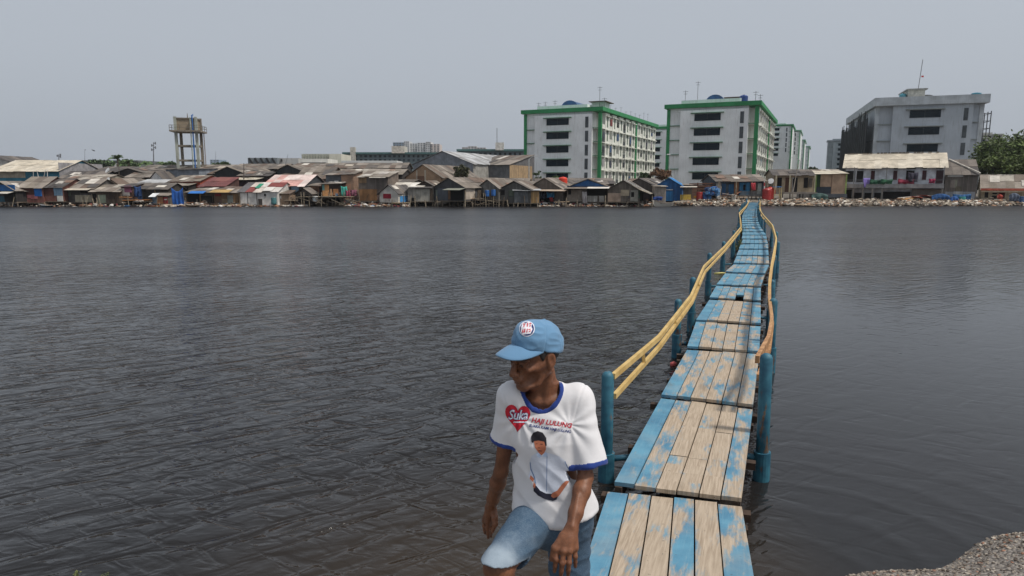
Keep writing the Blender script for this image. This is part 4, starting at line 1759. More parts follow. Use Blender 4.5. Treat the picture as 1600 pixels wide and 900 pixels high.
    if wall[0] == 'planks' and yf and w > 2:
        for i in range(rs.choice((0, 1, 2, 3))):
            u = rs.uniform(0, w)
            MB().bar(L(u, -rs.uniform(.3, .9), -.2), L(u + rs.uniform(-.8, .8), -.06, zf + h * rs.uniform(.2, .8)), rs.choice((.06, .08, .2)), .04).build('leaning_board', STILT[rs.randrange(3)], t)
    for i, p in enumerate(rside):
        f0, f1, g0, g1, mt, nm = p[:6]
        th = .05 + .013 * i
        mb = MB()
        mb.box(L(w + th / 2 - .01, depth * (f0 + f1) / 2, zf + h * (g0 + g1) / 2), (th, depth * (f1 - f0), h * (g1 - g0)), a)
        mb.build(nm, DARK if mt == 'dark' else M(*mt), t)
    if yf:
        n = max(2, int(w / 1.1))
        for i in range(n + 1):
            for d in (.1, 1.6):
                if d > depth:
                    continue
                u = w * i / n
                mb = MB()
                p = L(u + rs.uniform(-.1, .1), d, 0)
                mb.tube([p + Vector((rs.uniform(-.12, .12), rs.uniform(-.1, .1), -.5)), p + Vector((0, 0, zf + .02))], rs.uniform(.05, .085), 6)
                mb.build('stilt', STILT[rs.randrange(3)], t)
        mb = MB()
        mb.box(L(w / 2, depth / 2 - .05, zf - .06), (w + .1, depth, .1), a)
        mb.build('floor', STILT[0], t)
    t_info[t.name] = (L, w, depth, zf, ze, a)
    return t


t_info = {}
STILT = [M('plain', c, .9, .4, 4) for c in ((110, 98, 84), (84, 74, 64), (140, 128, 110))]
PL, WA, CO, BR = 'planks', 'wall', 'corr', 'brick'
tan, gry, dgry, brn, wht = (168, 140, 106), (122, 118, 112), (74, 74, 76), (104, 86, 70), (206, 202, 194)


def awning(house_obj, f0, f1, zoff, out, rgb, drop=.25, name='awning', d0=0.0):
    L, w, depth, zf, ze, a = t_info[house_obj.name]
    z = zf + (ze - zf) * zoff
    mb = MB()
    n = max(1, int(w * (f1 - f0) / .9))
    for i in range(n):
        u0, u1 = w * (f0 + (f1 - f0) * i / n), w * (f0 + (f1 - f0) * (i + 1) / n)
        j = rs.uniform(-.06, .06)
        mb.slab([L(u0, -out + d0 + j, z - drop), L(u1, -out + d0 + j, z - drop), L(u1, d0, z), L(u0, d0, z)], .03)
    return mb.build(name, M(CO, rgb, .85, .25, .9), house_obj)


F = 90.5
H = house
# -- front row, left of the footbridge, from the left edge
h = H(-22, 24, F, 318, 298, 284, 5, 'y', 'brown', (PL, (52, 48, 46)), 'dark open shed under a blue tarp gable at the far left edge', -18, 315,
      [(.0, 1, 1.0, 1.55, (WA, (30, 92, 150)), 'tarp'), (.3, .62, .0, .5, (WA, (46, 92, 108)), 'wall_panel'), (.62, .98, .05, .9, 'dark', 'opening_shade')], over=.35)
awning(h, .56, .98, .95, 1.0, (206, 200, 188), .25)
H(28, 66, F - .3, 319, 293, 277, 6, 'x', 'pale', (PL, (128, 82, 74)), 'pinkish plank house on stilts with a bright blue door curtain', 0, 316.5,
  [(0, .66, .52, 1, (PL, (92, 54, 48)), 'wall_panel'), (.66, .96, .42, .98, (WA, (32, 104, 176)), 'door')], over=.35)
H(67, 97, F, 319, 293, 280, 6, 'x', 'dark', (PL, (118, 76, 66)), 'red brown plank house on stilts with pale blue and white sheets', 0, 314.5,
  [(0, .52, .5, 1, (PL, (86, 50, 44)), 'wall_panel'), (.56, 1, .42, 1.0, (CO, (118, 146, 168)), 'wall_sheet'), (.7, 1, .0, .40, (WA, (196, 194, 186)), 'wall_sheet')])
h = H(99, 145, F + 1, 319, 296, 281, 6.5, 'x', 'brown', (PL, (92, 88, 84)), 'grey board house on stilts with cream upright panels', 0, 316,
      [(0, .16, 0, 1, (PL, (70, 40, 36)), 'wall_panel'), (.38, .98, .02, .56, (PL, (196, 186, 162)), 'wall_panel'), (.58, .82, .72, .95, 'dark', 'window')])
awning(h, .15, .95, 1.08, .9, (196, 186, 170), .2)
h = H(143, 188, F + .6, 319, 299, 289, 6, 'x', 'pale', (PL, (108, 92, 78)), 'brown board house with pale roof and a grey green sheet on its wall', 0, 318,
      [(.2, .48, .05, .72, (WA, (142, 150, 130)), 'wall_sheet'), (.0, .16, .2, .8, 'dark', 'opening_shade'), (.56, .78, .35, .9, (PL, (82, 66, 56)), 'shutter'), (.80, .97, .05, .9, (PL, (92, 76, 62)), 'door')], over=.5)
h = H(189, 206, F + 1, 318, 292, 287, 3, 's', 'dark', (PL, (88, 60, 48)), 'narrow dark shelter with white curtain and orange plank floor', 0, 311,
      [(.0, .75, .28, .9, (WA, (206, 196, 186)), 'curtain'), (.3, .95, .55, 1.1, (WA, (150, 92, 116)), 'curtain')])
h = H(207, 262, F + 2.2, 318, 296, 287, 5, 'x', 'dark', (PL, (70, 64, 58)), 'dark roofed open hut with a hanging dark blue tarp', 0, 314,
      [(.02, .26, -.02, 1.05, (WA, (32, 66, 110)), 'tarp'), (.0, .08, .1, 1.0, (WA, (186, 174, 150)), 'curtain'), (.3, .6, .05, .85, 'dark', 'opening_shade'), (.62, .66, 0, 1, (WA, (130, 110, 84)), 'door_post')])
h = H(238, 262, F - .5, 319.5, 306, 302, 2.2, 's', 'brown', (PL, (112, 106, 98)), 'little shed on the water with a white tin lid and brown hatch', 0, 318,
      [(.0, .28, .0, .9, (CO, (112, 132, 146)), 'wall_sheet'), (.32, .68, .0, .88, (WA, (150, 112, 80)), 'hatch'), (.72, .99, .0, .85, (WA, (138, 44, 46)), 'door'), (.78, .96, .45, .6, (WA, wht), 'door_plate')])
awning(h, .05, .48, 1.35, 1.2, (222, 224, 226), .45)
h = H(290, 333, F + 1.5, 320, 301, 294, 4.5, 's', 'brown', (PL, (84, 72, 60)), 'cluttered open hut under a blue awning sheet', 0, 318,
      [(.05, .5, .05, .95, 'dark', 'opening_shade'), (.55, .95, .1, .7, 'dark', 'opening_shade'), (.5, .55, 0, 1, (WA, (140, 116, 84)), 'door_post')])
awning(h, .2, .75, 1.15, 1.0, (40, 112, 190), .3)
h = H(334, 372, F + .8, 320, 302, 292, 5, 's', 'brown', (PL, (120, 98, 78)), 'brown mat walled hut with a tan patched roof and red cloth strip', 0, 318.5,
      [(.05, .3, .72, .98, (WA, (120, 40, 40)), 'cloth_strip'), (.55, .78, .05, .8, (WA, (120, 128, 126)), 'wall_sheet'), (.8, .98, .0, .95, (PL, (150, 120, 88)), 'wall_panel')])
awning(h, .0, .8, 1.35, 1.5, (176, 146, 92), .35)
H(373, 433, F - .4, 321, 300, 286, 6, 'x', 'patch', (WA, (214, 210, 204)), 'dirty white walled house with patchwork roof of red, green and white sheets', -6, None,
  [(.22, .235, 0, 1, (WA, (90, 84, 78)), 'wall_joint'), (.46, .475, 0, 1, (WA, (96, 88, 80)), 'wall_joint'), (.50, .60, .0, .50, (PL, (84, 78, 74)), 'door'), (.66, .71, .7, .88, 'dark', 'vent_hole'), (.84, .97, .08, .36, (WA, (70, 118, 122)), 'water_drum'),
   (.0, .03, 0, 1, (PL, (120, 104, 84)), 'door_post')], over=.25, cat='house')
gp = MB()
L, w, depth, zf, ze, a = t_info[[o for o in t_info][-1]]
hp = bpy.data.objects[[o for o in t_info][-1]]
zr_ = at(373, 286, 93.5).z
for f0, f1, s0, s1, rgb in ((.34, .46, .30, .80, (42, 142, 112)), (.62, .86, .0, .42, (212, 208, 202))):
    mb = MB()
    q = [(f0, s0), (f1, s0), (f1, s1), (f0, s1)]
    mb.slab([L(w * f, depth / 2 * s - .05, ze + .17 + (zr_ - ze) * s) for f, s in q], .025)
    mb.build('roof_patch', M(CO, rgb, .8, .2, .9), hp)
h = H(412, 476, F + 3.5, 320, 290, 274, 7, 'x', 'pink', (PL, (70, 74, 80)), 'dark slate walled house under a pink and white striped tarp roof', -10, None,
      [(.1, .3, .3, .9, (WA, (60, 84, 104)), 'tarp'), (.42, .62, .25, .8, (PL, (150, 112, 74)), 'wall_panel'), (.68, .86, .5, 1.0, (WA, (112, 140, 160)), 'tarp')], over=.5)
H(434, 452, F - .2, 321, 303, 298, 2.5, 's', 'brown', (WA, (146, 124, 104)), 'narrow tan clay walled hut at the water', 0, None,
  [(.1, .3, .6, .85, (WA, (206, 200, 196)), 'paper_sheet')])
H(462, 487, F + .6, 320, 303, 294, 3.5, 'y', 'dark', (PL, (76, 70, 66)), 'small dark gabled hut with an open black front', -14, 318, [(.15, .8, .0, .85, 'dark', 'opening_shade')])
H(482, 506, F + 2.2, 319, 291, 287, 4, 's', 'brown', (PL, (124, 94, 70)), 'brown slatted upstairs room over the stick platform', 0, 311,
  [(.3, .6, .1, .9, (PL, (98, 70, 50)), 'wall_panel'), (.7, .97, .05, .9, 'dark', 'opening_shade')])
H(502, 532, F + 1.4, 319, 288, 285, 4, 's', 'dark', (PL, (58, 48, 44)), 'open raised room with bright orange board panels over the platform', 0, 307,
  [(.05, .40, .05, .98, (WA, (198, 146, 96)), 'wall_panel'), (.05, .17, .5, .98, (WA, (108, 156, 152)), 'wall_panel'), (.45, .55, .05, .6, (WA, (204, 156, 116)), 'wall_panel'), (.62, .88, .1, .62, (WA, (190, 132, 88)), 'wall_panel'), (.70, .86, .05, .25, (WA, (70, 110, 150)), 'basin')])
h = H(509, 533, F + 4.5, 312, 274, 268, 6, 's', 'brown', (WA, (84, 88, 94)), 'slate grey upper room with one white rimmed window', 0, None,
      [(.55, .82, .28, .78, (WA, (206, 206, 204)), 'window'), (.60, .80, .33, .73, 'dark', 'window')])
H(533, 552, F + 4.2, 312, 273, 267, 6, 's', 'brown', (BR, (150, 122, 102)), 'bare brick upper room beside the slate grey one', 0, None, [(.2, .75, .35, .62, (BR, (168, 128, 104)), 'brick_patch')])
h = H(560, 606, F + 1.2, 319, 277, 268, 6, 's', 'pale', (PL, (120, 108, 98)), 'tall two storey house of grey upper boards and brown plywood below', -4, 314,
      [(.0, .62, .02, .50, (PL, (152, 112, 74)), 'wall_panel'), (.0, .28, .76, 1.0, (PL, (150, 122, 92)), 'wall_panel'), (.28, .98, .50, 1.0, (PL, (112, 104, 98)), 'wall_panel')], over=.35)
awning(h, .4, .95, 1.02, .7, (214, 208, 196), .12)
H(593, 622, F + .2, 319.5, 302, 289.5, 4, 'y', 'dark', (WA, (196, 192, 184)), 'small white gabled house with a dark red window awning', -24, 316,
  [(.2, .62, .42, .95, (WA, (138, 24, 44)), 'awning'), (.28, .55, .1, .38, (WA, (170, 160, 152)), 'shutter')], [(.1, .75, .02, .7, (WA, (58, 130, 186)), 'door')])
H(614, 660, F + 3, 319, 294, 286, 5, 'x', 'white', (PL, (96, 92, 88)), 'low house with bleached white roof behind the small white one', -6, None, [(.3, .7, .1, .8, 'dark', 'opening_shade')], over=.4)
H(637, 677, F + .4, 319, 294.5, 292, 4.5, 's', 'dark', (CO, (164, 160, 150)), 'grey cream sheet walled box house with flat roof on stilts', 0, 314.5,
  [(.0, .2, .05, .95, (CO, (132, 128, 122)), 'wall_sheet'), (.14, .30, .0, .28, 'dark', 'opening_shade'), (.86, .99, .05, .95, (PL, (98, 84, 70)), 'wall_panel')], over=.35)
H(647, 681, F + 4, 316, 292.5, 283, 4, 'y', 'brown', (PL, (60, 48, 42)), 'dark brown gabled shack above the cream box house', -16, None, [(.3, .7, .5, .9, 'dark', 'vent_hole')])
h = H(678, 726, F + .6, 319, 293, 278, 11, 'y', 'brown', (PL, (78, 78, 80)), 'large dark slate gabled house with small green grey awning', -33, 313,
      [(.12, .46, .0, .96, (CO, (84, 88, 94)), 'wall_sheet'), (.55, .95, .05, .9, 'dark', 'opening_shade'), (.48, .55, .1, .9, (PL, (140, 104, 76)), 'door_post')],
      [(.02, .2, .1, .95, (WA, (178, 166, 152)), 'wall_panel'), (.25, .45, .0, .8, (PL, (92, 80, 68)), 'wall_panel'), (.5, .85, .1, .8, (PL, (120, 104, 86)), 'wall_panel')])
awning(h, .5, 1.05, .98, 1.5, (136, 138, 126), .25)
h = H(746, 779, F + 1.4, 319, 294, 281, 9, 'y', 'brown', (PL, (122, 120, 116)), 'grey gabled house with washing and blue drums on its stick deck', -30, 314,
      [(.1, .45, .02, .5, 'dark', 'opening_shade'), (.5, .75, .02, .6, (PL, (100, 92, 84)), 'door')])
h = H(779, 829, F + .3, 319, 296.5, 283.5, 9, 'y', 'brown', (PL, (92, 90, 86)), 'dark grey gabled house with a boxy porch of grey sheets', -22, 317,
      [(.04, .3, .1, .95, (PL, (104, 102, 98)), 'wall_panel'), (.08, .2, .6, .98, 'dark', 'window')])
h = H(803, 843, F - 1.2, 319.5, 298, 296, 2.0, 's', 'tin', (CO, (98, 98, 98)), 'boxy grey sheet porch with tan plywood end wall', 0, 317,
      [(.62, .98, .0, .98, (PL, (184, 148, 100)), 'wall_panel'), (.58, .62, .0, .98, (WA, (120, 96, 70)), 'door_post'), (.02, .56, .02, .98, (CO, (100, 102, 104)), 'wall_sheet')], over=.4)
h = H(822, 880, F + 3, 318, 296, 278.5, 8, 'y', 'brown', (PL, (112, 104, 96)), 'low gabled house with washing hung under its wide eave', -26, None,
      [(.3, .7, .0, .9, 'dark', 'opening_shade'), (.75, .98, .0, .9, (CO, (110, 104, 98)), 'wall_sheet')])
awning(h, .25, 1.15, 1.02, 1.6, (178, 160, 142), .2)
h = H(886, 951, F + .8, 319, 293, 280, 8, 'y', 'brown', (PL, (116, 108, 100)), 'house with a blue painted gable and white porch railing', -10, 315,
      [(.0, 1, 1.0, 1.12, (WA, (26, 66, 112)), 'gable_board'), (.48, .96, .08, .92, 'dark', 'opening_shade'), (.0, .36, .02, .84, (WA, (154, 144, 132)), 'wall_panel'), (.03, .1, .5, .9, 'dark', 'window'), (.50, .9, .0, .42, (PL, (196, 192, 184)), 'railing')])
L, w, depth, zf, ze, a = t_info[h.name]
zr_ = at(918, 280, L(w / 2, 0, 0).y).z
mb = MB()
mb.add([L(w * .04, -.04, ze + .1), L(w * .96, -.04, ze + .1), L(w * .5, -.04, zr_ - .08), L(w * .04, .0, ze + .1), L(w * .96, .0, ze + .1), L(w * .5, .0, zr_ - .08)], [(0, 1, 2), (5, 4, 3), (0, 3, 4, 1), (1, 4, 5, 2), (2, 5, 3, 0)])
mb.build('gable', M(WA, (30, 76, 124)), h)
awning(h, -.04, .5, 1.04, 1.3, (126, 116, 106), .2)
awning(h, .5, 1.02, 1.06, 1.3, (222, 216, 206), .2)
h = H(950, 998, F - .6, 319.5, 296, 282, 7, 'y', 'brown', (PL, (116, 106, 96)), 'patched board house on stilts with a white edged roof by the boat', -16, 315.5,
      [(.0, .42, .02, .72, (WA, (168, 146, 128)), 'wall_panel'), (.42, .70, .5, .98, (WA, (176, 160, 136)), 'wall_panel'), (.74, .98, .06, .95, (WA, (150, 146, 134)), 'wall_panel'), (.76, .86, .4, .8, 'dark', 'window')],
      [(.0, .25, .3, .95, (WA, (56, 92, 74)), 'curtain'), (.3, .9, .05, .8, 'dark', 'opening_shade')])
L, w, depth, zf, ze, a = t_info[h.name]
zr_ = at(974, 282, L(w / 2, 0, 0).y).z
MB().bar(L(w / 2 + .1, -.32, zr_ + .1), L(w + 1.5, -.32, ze - .45), .22, .09).build('white_roof_edge', M(WA, (226, 222, 214)), h)
mb = MB()
mb.slab([L(w + 1.5, -.3, ze - .55), L(w + 1.5, depth * .8, ze - .55), L(w, depth * .8, ze + .05), L(w, -.3, ze + .05)], .05)
mb.build('side_roof', M(CO, (150, 138, 122)), h)
H(975, 1022, F + 6, 316, 290, 279, 6, 'y', 'dark', (PL, (88, 82, 80)), 'striped grey roofed shack behind the patched board house', -34, None, [], [(.1, .8, .1, .8, 'dark', 'opening_shade')])
H(1023, 1041, F + 2, 318, 291.5, 289, 4, 's', 'pale', (CO, (152, 144, 136)), 'small grey sheet hut between the boat and the blue house', 0, None, [(.3, .8, .0, .5, (CO, (130, 120, 112)), 'wall_sheet')])
h = H(1024, 1066, F + 4.2, 314, 291, 278.5, 6, 'y', 'blue', (PL, (34, 92, 148)), 'bright blue painted wooden house with a blue roof', -18, None,
      [(.38, .68, .0, .66, (PL, (48, 122, 180)), 'door'), (.40, .66, .74, .80, (WA, (180, 190, 196)), 'door_vent')])
awning(h, .94, 1.55, 1.0, .8, (216, 206, 192), .1)
H(1066, 1082, F + 5, 314, 290, 288, 4, 's', 'pale', (PL, (96, 84, 72)), 'dim brown lean-to on the right of the blue house', 0, None, [])

# -- right of the footbridge's landing
h = H(1119, 1196, F + 6, 312, 283, 273.5, 7, 'x', 'brown', (PL, (74, 84, 92)), 'long stilted house with blue doors and a grey balcony behind the bridge end', 0, 305,
      [(.12, .20, .0, .82, (PL, (36, 84, 124)), 'door'), (.26, .36, .0, .78, (PL, (40, 96, 136)), 'door'), (.37, .46, .0, .95, (PL, (140, 96, 66)), 'wall_panel'), (.48, .69, .0, .9, (PL, (52, 120, 160)), 'door'), (.55, .60, .35, .75, 'dark', 'window'),
       (.70, .82, .0, .92, (PL, (108, 80, 68)), 'wall_panel'), (.84, .92, .1, .85, (WA, (150, 158, 150)), 'door'), (.0, .1, .35, .92, (WA, (140, 134, 128)), 'wall_panel')], over=.55)
L, w, depth, zf, ze, a = t_info[h.name]
mb = MB()
mb.box(L(w * .72, -1.2, zf + .5), (w * .54, .05, .08), a)
mb.box(L(w * .72, -1.2, zf + .02), (w * .54, .1, .12), a)
for i in range(34):
    mb.box(L(w * (.45 + .54 * i / 33), -1.2, zf + .26), (.06, .04, .46), a)
mb.build('balcony_railing', M(PL, (104, 110, 114)), h)
mb = MB()
mb.box(L(w * .5, -.65, zf - .1), (w, 1.2, .14), a)
mb.build('balcony_floor', STILT[1], h)
for u in (.01, .36, .68, .99):
    MB().box(L(w * u, -1.1, (zf + ze) / 2), (.12, .12, ze - zf + .1), a).build('balcony_post', STILT[2], h)
h = H(1209, 1272, F + 7, 312, 273.5, 265.5, 6, 'x', 'dark', (WA, (160, 144, 120)), 'cream walled house on a raised deck behind the tilted pole', -10, 300,
      [(.10, .21, .25, .85, 'dark', 'window'), (.30, .42, .0, .85, (PL, (92, 62, 46)), 'door'), (.48, .60, .0, .85, 'dark', 'opening_shade'), (.76, .86, .25, .85, 'dark', 'window'), (.88, .97, .3, .8, (PL, (96, 88, 78)), 'shutter')], over=.5)
L, w, depth, zf, ze, a = t_info[h.name]
MB().box(L(w * .5, -.8, zf - .12), (w + .4, 1.7, .22), a).build('deck', M('concrete', (132, 124, 116)), h)
for u in (.02, .36, .97):
    MB().box(L(w * u, -1.3, (zf + ze) / 2), (.16, .16, ze - zf), a).build('porch_post', M(WA, (178, 170, 142)), h)
h = H(1274, 1324, F + 7, 313, 272, 267.5, 6, 's', 'cream', (WA, (176, 148, 124)), 'tan sheet house with green corner post and dark slatted railing', -14, 303,
      [(.0, .06, -.4, 1, (WA, (120, 150, 84)), 'corner_post'), (.06, .17, .3, .98, (PL, (40, 74, 40)), 'door'), (.06, .52, .0, .36, (PL, (52, 62, 74)), 'railing'), (.52, .535, .0, 1, (WA, (120, 98, 80)), 'wall_joint'), (.96, 1.0, -.6, 1, (WA, (150, 170, 98)), 'corner_post')], over=.4)
L, w, depth, zf, ze, a = t_info[h.name]
MB().box(L(w * .5, -.35, zf - .22), (w, .8, .5), a).build('deck', M('concrete', (84, 88, 94)), h)

# two storey white house
h = H(1322, 1476, F + 11.5, 312, 261, 240.5, 9, 'x', 'cream', (WA, (196, 200, 206)), 'wide two storey white house with a cream roof and long balcony', -28, None,
      [(.0, .105, .55, .88, 'dark', 'opening_shade'), (.085, .10, .55, .88, (WA, (150, 160, 164)), 'door_frame'), (.12, .19, .55, .88, 'dark', 'door')]
      + [(f, f + .04, .60, .88, (PL, (70, 34, 40)), 'window') for f in (.27, .50, .79)]
      + [(.63, .71, .52, .88, 'dark', 'door'), (.925, .995, .50, .88, (PL, (58, 34, 40)), 'door')]
      + [(f, f + wd, .925, .96, 'dark', 'air_vent') for f, wd in ((.13, .06), (.27, .04), (.50, .04), (.63, .09), (.79, .04), (.92, .07))]
      + [(.0, .08, .0, .30, 'dark', 'opening_shade'), (.11, .19, .0, .22, 'dark', 'opening_shade'), (.22, .29, .0, .22, 'dark', 'opening_shade'), (.32, .39, .0, .22, 'dark', 'opening_shade'), (.41, .69, .0, .26, 'dark', 'opening_shade'), (.70, .99, .0, .34, (WA, (116, 110, 104)), 'wall_panel')],
      over=.7, lateral=.45, name='two_storey_house')
L, w, depth, zf, ze, a = t_info[h.name]
hz = ze - zf
MB().box(L(w * .5, -.7, zf + hz * .425), (w + .1, 1.5, hz * .12), a).build('balcony_slab', M('concrete', (150, 150, 150)), h)
for u in (.005, .095, .43, .995):
    MB().box(L(w * u, -1.35, zf + hz * .74), (.1, .1, hz * .50), a).build('balcony_post', M(WA, (140, 140, 138)), h)
for u in (.005, .1, .2, .30, .40, .995):
    MB().box(L(w * u, -1.25, zf + hz * .19), (.22, .22, hz * .38), a).build('pillar', M('concrete', (128, 124, 118)), h)
MB().tube([L(0, -1.38, zf + hz * .60), L(w, -1.38, zf + hz * .60)], .03, 6).build('balcony_rail', M('plain', (120, 124, 128)), h)
rs2 = random.Random(8)
for i in range(26):
    u = w * (.02 + .96 * i / 25)
    if rs2.random() < .75:
        q = L(u, depth / 2 - .18, at(1322, 240.5, L(0, depth / 2, 0).y).z - .02)
        MB().box(q + Vector((0, 0, .06)), (rs2.uniform(.25, .5), .2, .14), a).build('ridge_stain', M('plain', (92, 82, 74)), h)
two_storey = (L, w, depth, zf, ze)
h = H(1478, 1528, F + 8, 313, 272, 250, 9, 'x', 'dark', (PL, (112, 104, 98)), 'grey board house with a steep dark hipped roof', -26, None,
      [(.03, .97, .0, .33, (CO, (146, 150, 156)), 'wall_sheet'), (.3, .58, .0, .34, (CO, (166, 170, 174)), 'wall_sheet'), (.06, .55, .9, .98, (WA, (192, 192, 190)), 'eave_gap')], over=.55)
L, w, depth, zf, ze, a = t_info[h.name]
MB().bar(L(w * .18, depth / 2 - .1, at(1478, 249, L(0, depth / 2, 0).y).z), L(w + .2, -.5, ze + .1), .16, .16).build('ridge_cap', M(WA, (196, 190, 180)), h)
h = H(1534, 1640, F + 9, 314, 294.5, 273.5, 7, 'x', 'pale', (WA, (190, 178, 152)), 'low cream house with a red fascia at the right edge', -31, None,
      [(.055, .11, .28, .72, 'dark', 'window'), (.17, .24, .12, .45, 'dark', 'window'), (.17, .24, .55, .66, 'dark', 'air_vent'), (.27, .36, .1, .68, (PL, (96, 34, 38)), 'door'), (.06, .12, .82, .9, 'dark', 'air_vent'), (.17, .24, .82, .9, 'dark', 'air_vent'), (.27, .34, .82, .9, 'dark', 'air_vent')], over=.5)
L, w, depth, zf, ze, a = t_info[h.name]
MB().box(L(w * .5, -.62, ze - .12), (w + .3, .12, .3), a).build('fascia', M(WA, (196, 104, 84)), h)
MB().box(L(w * .5, -.80, ze - .42), (w + .3, .3, .16), a).build('gutter', M(WA, (186, 170, 146)), h)

# -- second and third rows of roofs (left half)
def back(px0, px1, Y, ye, yr, depth, kind, roof, wall, label, rz=0, panels=(), rside=(), over=.4, name='house', **kw):
    return H(px0, px1, Y, 0, ye, yr, depth, kind, roof, wall, label, rz, None, panels, rside, over, name, zbase=.5, **kw)


back(102, 164, 101, 280.5, 273.5, 6, 'x', 'pale', (WA, (176, 168, 150)), 'cream walled hut with two black windows behind the front row', 0, [(.52, .66, .35, .92, 'dark', 'window'), (.76, .98, .3, .92, 'dark', 'window')])
back(-14, 92, 112, 267, 251, 12, 'x', 'cream', (WA, (44, 108, 130)), 'long warehouse with a pale cream roof and blue green wall', 0, [(.0, .5, .75, 1, (WA, (150, 142, 128)), 'wall_panel'), (.02, .45, .2, .6, (WA, (96, 110, 70)), 'ivy_patch')], [(.0, 1, .0, 1.3, (WA, (150, 148, 150)), 'end_wall')], over=.6, name='warehouse')
back(-60, 40, 122, 262, 243, 10, 'y', 'dark', (WA, (172, 168, 162)), 'big grey gabled hall cut by the left edge', 0, [], name='warehouse')
back(88, 152, 108, 281, 268, 8, 'x', 'dark', (PL, (80, 82, 86)), 'dark walled shed below the warehouse gable', 0, [])
back(144, 212, 118, 268.5, 261, 10, 'x', 'dark', (WA, (92, 86, 82)), 'long dark grey roof on the left beneath the palms', 0)
back(160, 186, 103, 288, 279, 6, 'y', 'brown', (PL, (112, 100, 90)), 'hip of brown roof with a white dish beneath the palms', -20)
back(196, 236, 108, 277, 268, 8, 'x', 'brown', (PL, (52, 46, 44)), 'brown roofed house with black front left of the white gable', 0, [(.1, .9, .1, .95, 'dark', 'opening_shade')])
back(233, 256, 106, 281, 268.5, 6, 'y', 'dark', (WA, (206, 204, 202)), 'white gabled house end with dark roof edges', -10, [(.3, .9, .3, .6, (WA, (180, 178, 176)), 'wall_panel')])
back(182, 222, 113, 270, 263.5, 6, 'y', 'dark', (PL, (60, 54, 52)), 'low dark gable left of the grey metal box house', -24)
back(214, 300, 120, 264.5, 258.5, 9, 'x', 'brown', (WA, (88, 82, 78)), 'long brown roof running in front of the water tower legs', 0)
h = back(259, 311, 109, 265, 263.5, 7, 's', 'dark', (CO, (128, 136, 146)), 'grey blue metal box house with two small black windows under the water tower', 0, [(.27, .33, .45, .62, 'dark', 'window'), (.80, .86, .38, .55, 'dark', 'window'), (.52, .68, .58, .66, (PL, (84, 78, 70)), 'awning')])
back(205, 246, 100, 290, 281, 5, 's', 'tin', (PL, (74, 68, 64)), 'low grey metal roof with a white skirt, second row', 0)
back(266, 312, 101, 283, 274.5, 6, 'x', 'pale', (BR, (160, 76, 54)), 'brick red walled house with a pale roof', -8, [(.2, .4, .2, .8, 'dark', 'window')])
back(246, 294, 98, 290.5, 285, 4, 's', 'pale', (PL, (54, 50, 48)), 'thin pale roof above a black gap, second row', 0, [(.0, 1, .3, .98, 'dark', 'opening_shade')])
back(312, 352, 97.5, 291, 277.5, 5, 's', 'red', (PL, (92, 62, 54)), 'rust red sloping roof among the left huts', 0)
back(306, 352, 112, 272, 266, 7, 'x', 'brown', (PL, (60, 56, 54)), 'brown roof with a dark slot below, right of the metal box house', 0)
back(286, 362, 121, 265, 258, 9, 'x', 'brown', (WA, (86, 80, 76)), 'long brown roof right of the water tower legs', 0)
back(336, 378, 111, 270, 261, 8, 'y', 'brown', (PL, (40, 46, 48)), 'black gabled hall end with shallow roof, left of two', -20)
back(362, 442, 119, 264, 256.5, 9, 'x', 'brown', (WA, (62, 58, 56)), 'broad brown roof below the striped grey building', 0)
back(354, 398, 104, 281, 277.5, 5, 's', 'cream', (PL, (44, 42, 44)), 'thin cream roof strip above the patchwork roof', 0)
back(372, 420, 108, 275, 268, 6, 'x', 'dark', (PL, (70, 60, 54)), 'dark brown roof below the broad brown one', -6)
back(428, 474, 110, 269, 258, 8, 'y', 'brown', (PL, (60, 64, 66)), 'black gabled hall end with shallow roof, right of two', -22, [(.2, .8, .3, .5, (WA, (120, 126, 128)), 'beam')])
back(430, 512, 104, 277, 272, 5, 's', 'brown', (PL, (70, 62, 56)), 'tan roof strip above the pink striped tarp roof', 0)
back(462, 512, 103, 279, 262, 9, 'x', 'brown', (PL, (92, 80, 70)), 'large brown ribbed roof left of the slate grey room', -4)
back(455, 530, 116, 262, 256, 8, 'x', 'brown', (WA, (90, 84, 80)), 'distant flat brown roof left of the ridge vent roof', 0)
back(508, 628, 105, 272.5, 264.5, 10, 'x', 'pale', (PL, (62, 56, 52)), 'very long pale brown roof with a ridge vent above it', 0)
back(526, 634, 111, 262.5, 255, 7, 'x', 'brown', (PL, (44, 42, 42)), 'raised vent roof with a black gap along its length', 0)
h = back(634, 689, 101, 277, 257.5, 14, 'y', 'brown', (BR, (150, 124, 100)), 'bare brick gable house with two concrete columns', -20, [(.30, .34, .0, 1.3, (WA, (178, 168, 152)), 'column'), (.54, .58, .0, 1.3, (WA, (178, 168, 152)), 'column'), (.34, .54, .35, 1.05, (BR, (108, 80, 64)), 'brick_infill')])
back(604, 636, 97, 290, 281, 6, 'x', 'brown', (PL, (60, 56, 54)), 'brown roof tucked left below the brick gable', -22)
back(676, 708, 106, 279, 268, 5, 'x', 'brown', (WA, (120, 116, 90)), 'mossy low roof right of the brick gable', -10)
back(683, 710, 110, 270, 264.5, 5, 's', 'white', (WA, (96, 92, 90)), 'small flat white roofed shed left of the bush', 0)
h = back(646, 739, 122, 257, 236.5, 26, 'y', 'tin', (CO, (136, 140, 146)), 'large grey metal gabled warehouse with a cyan door', -24, [], [(.02, .6, .0, .42, (WA, (36, 160, 200)), 'door'), (.0, 1, .42, 1.0, (CO, (156, 154, 148)), 'wall_sheet')], name='warehouse')
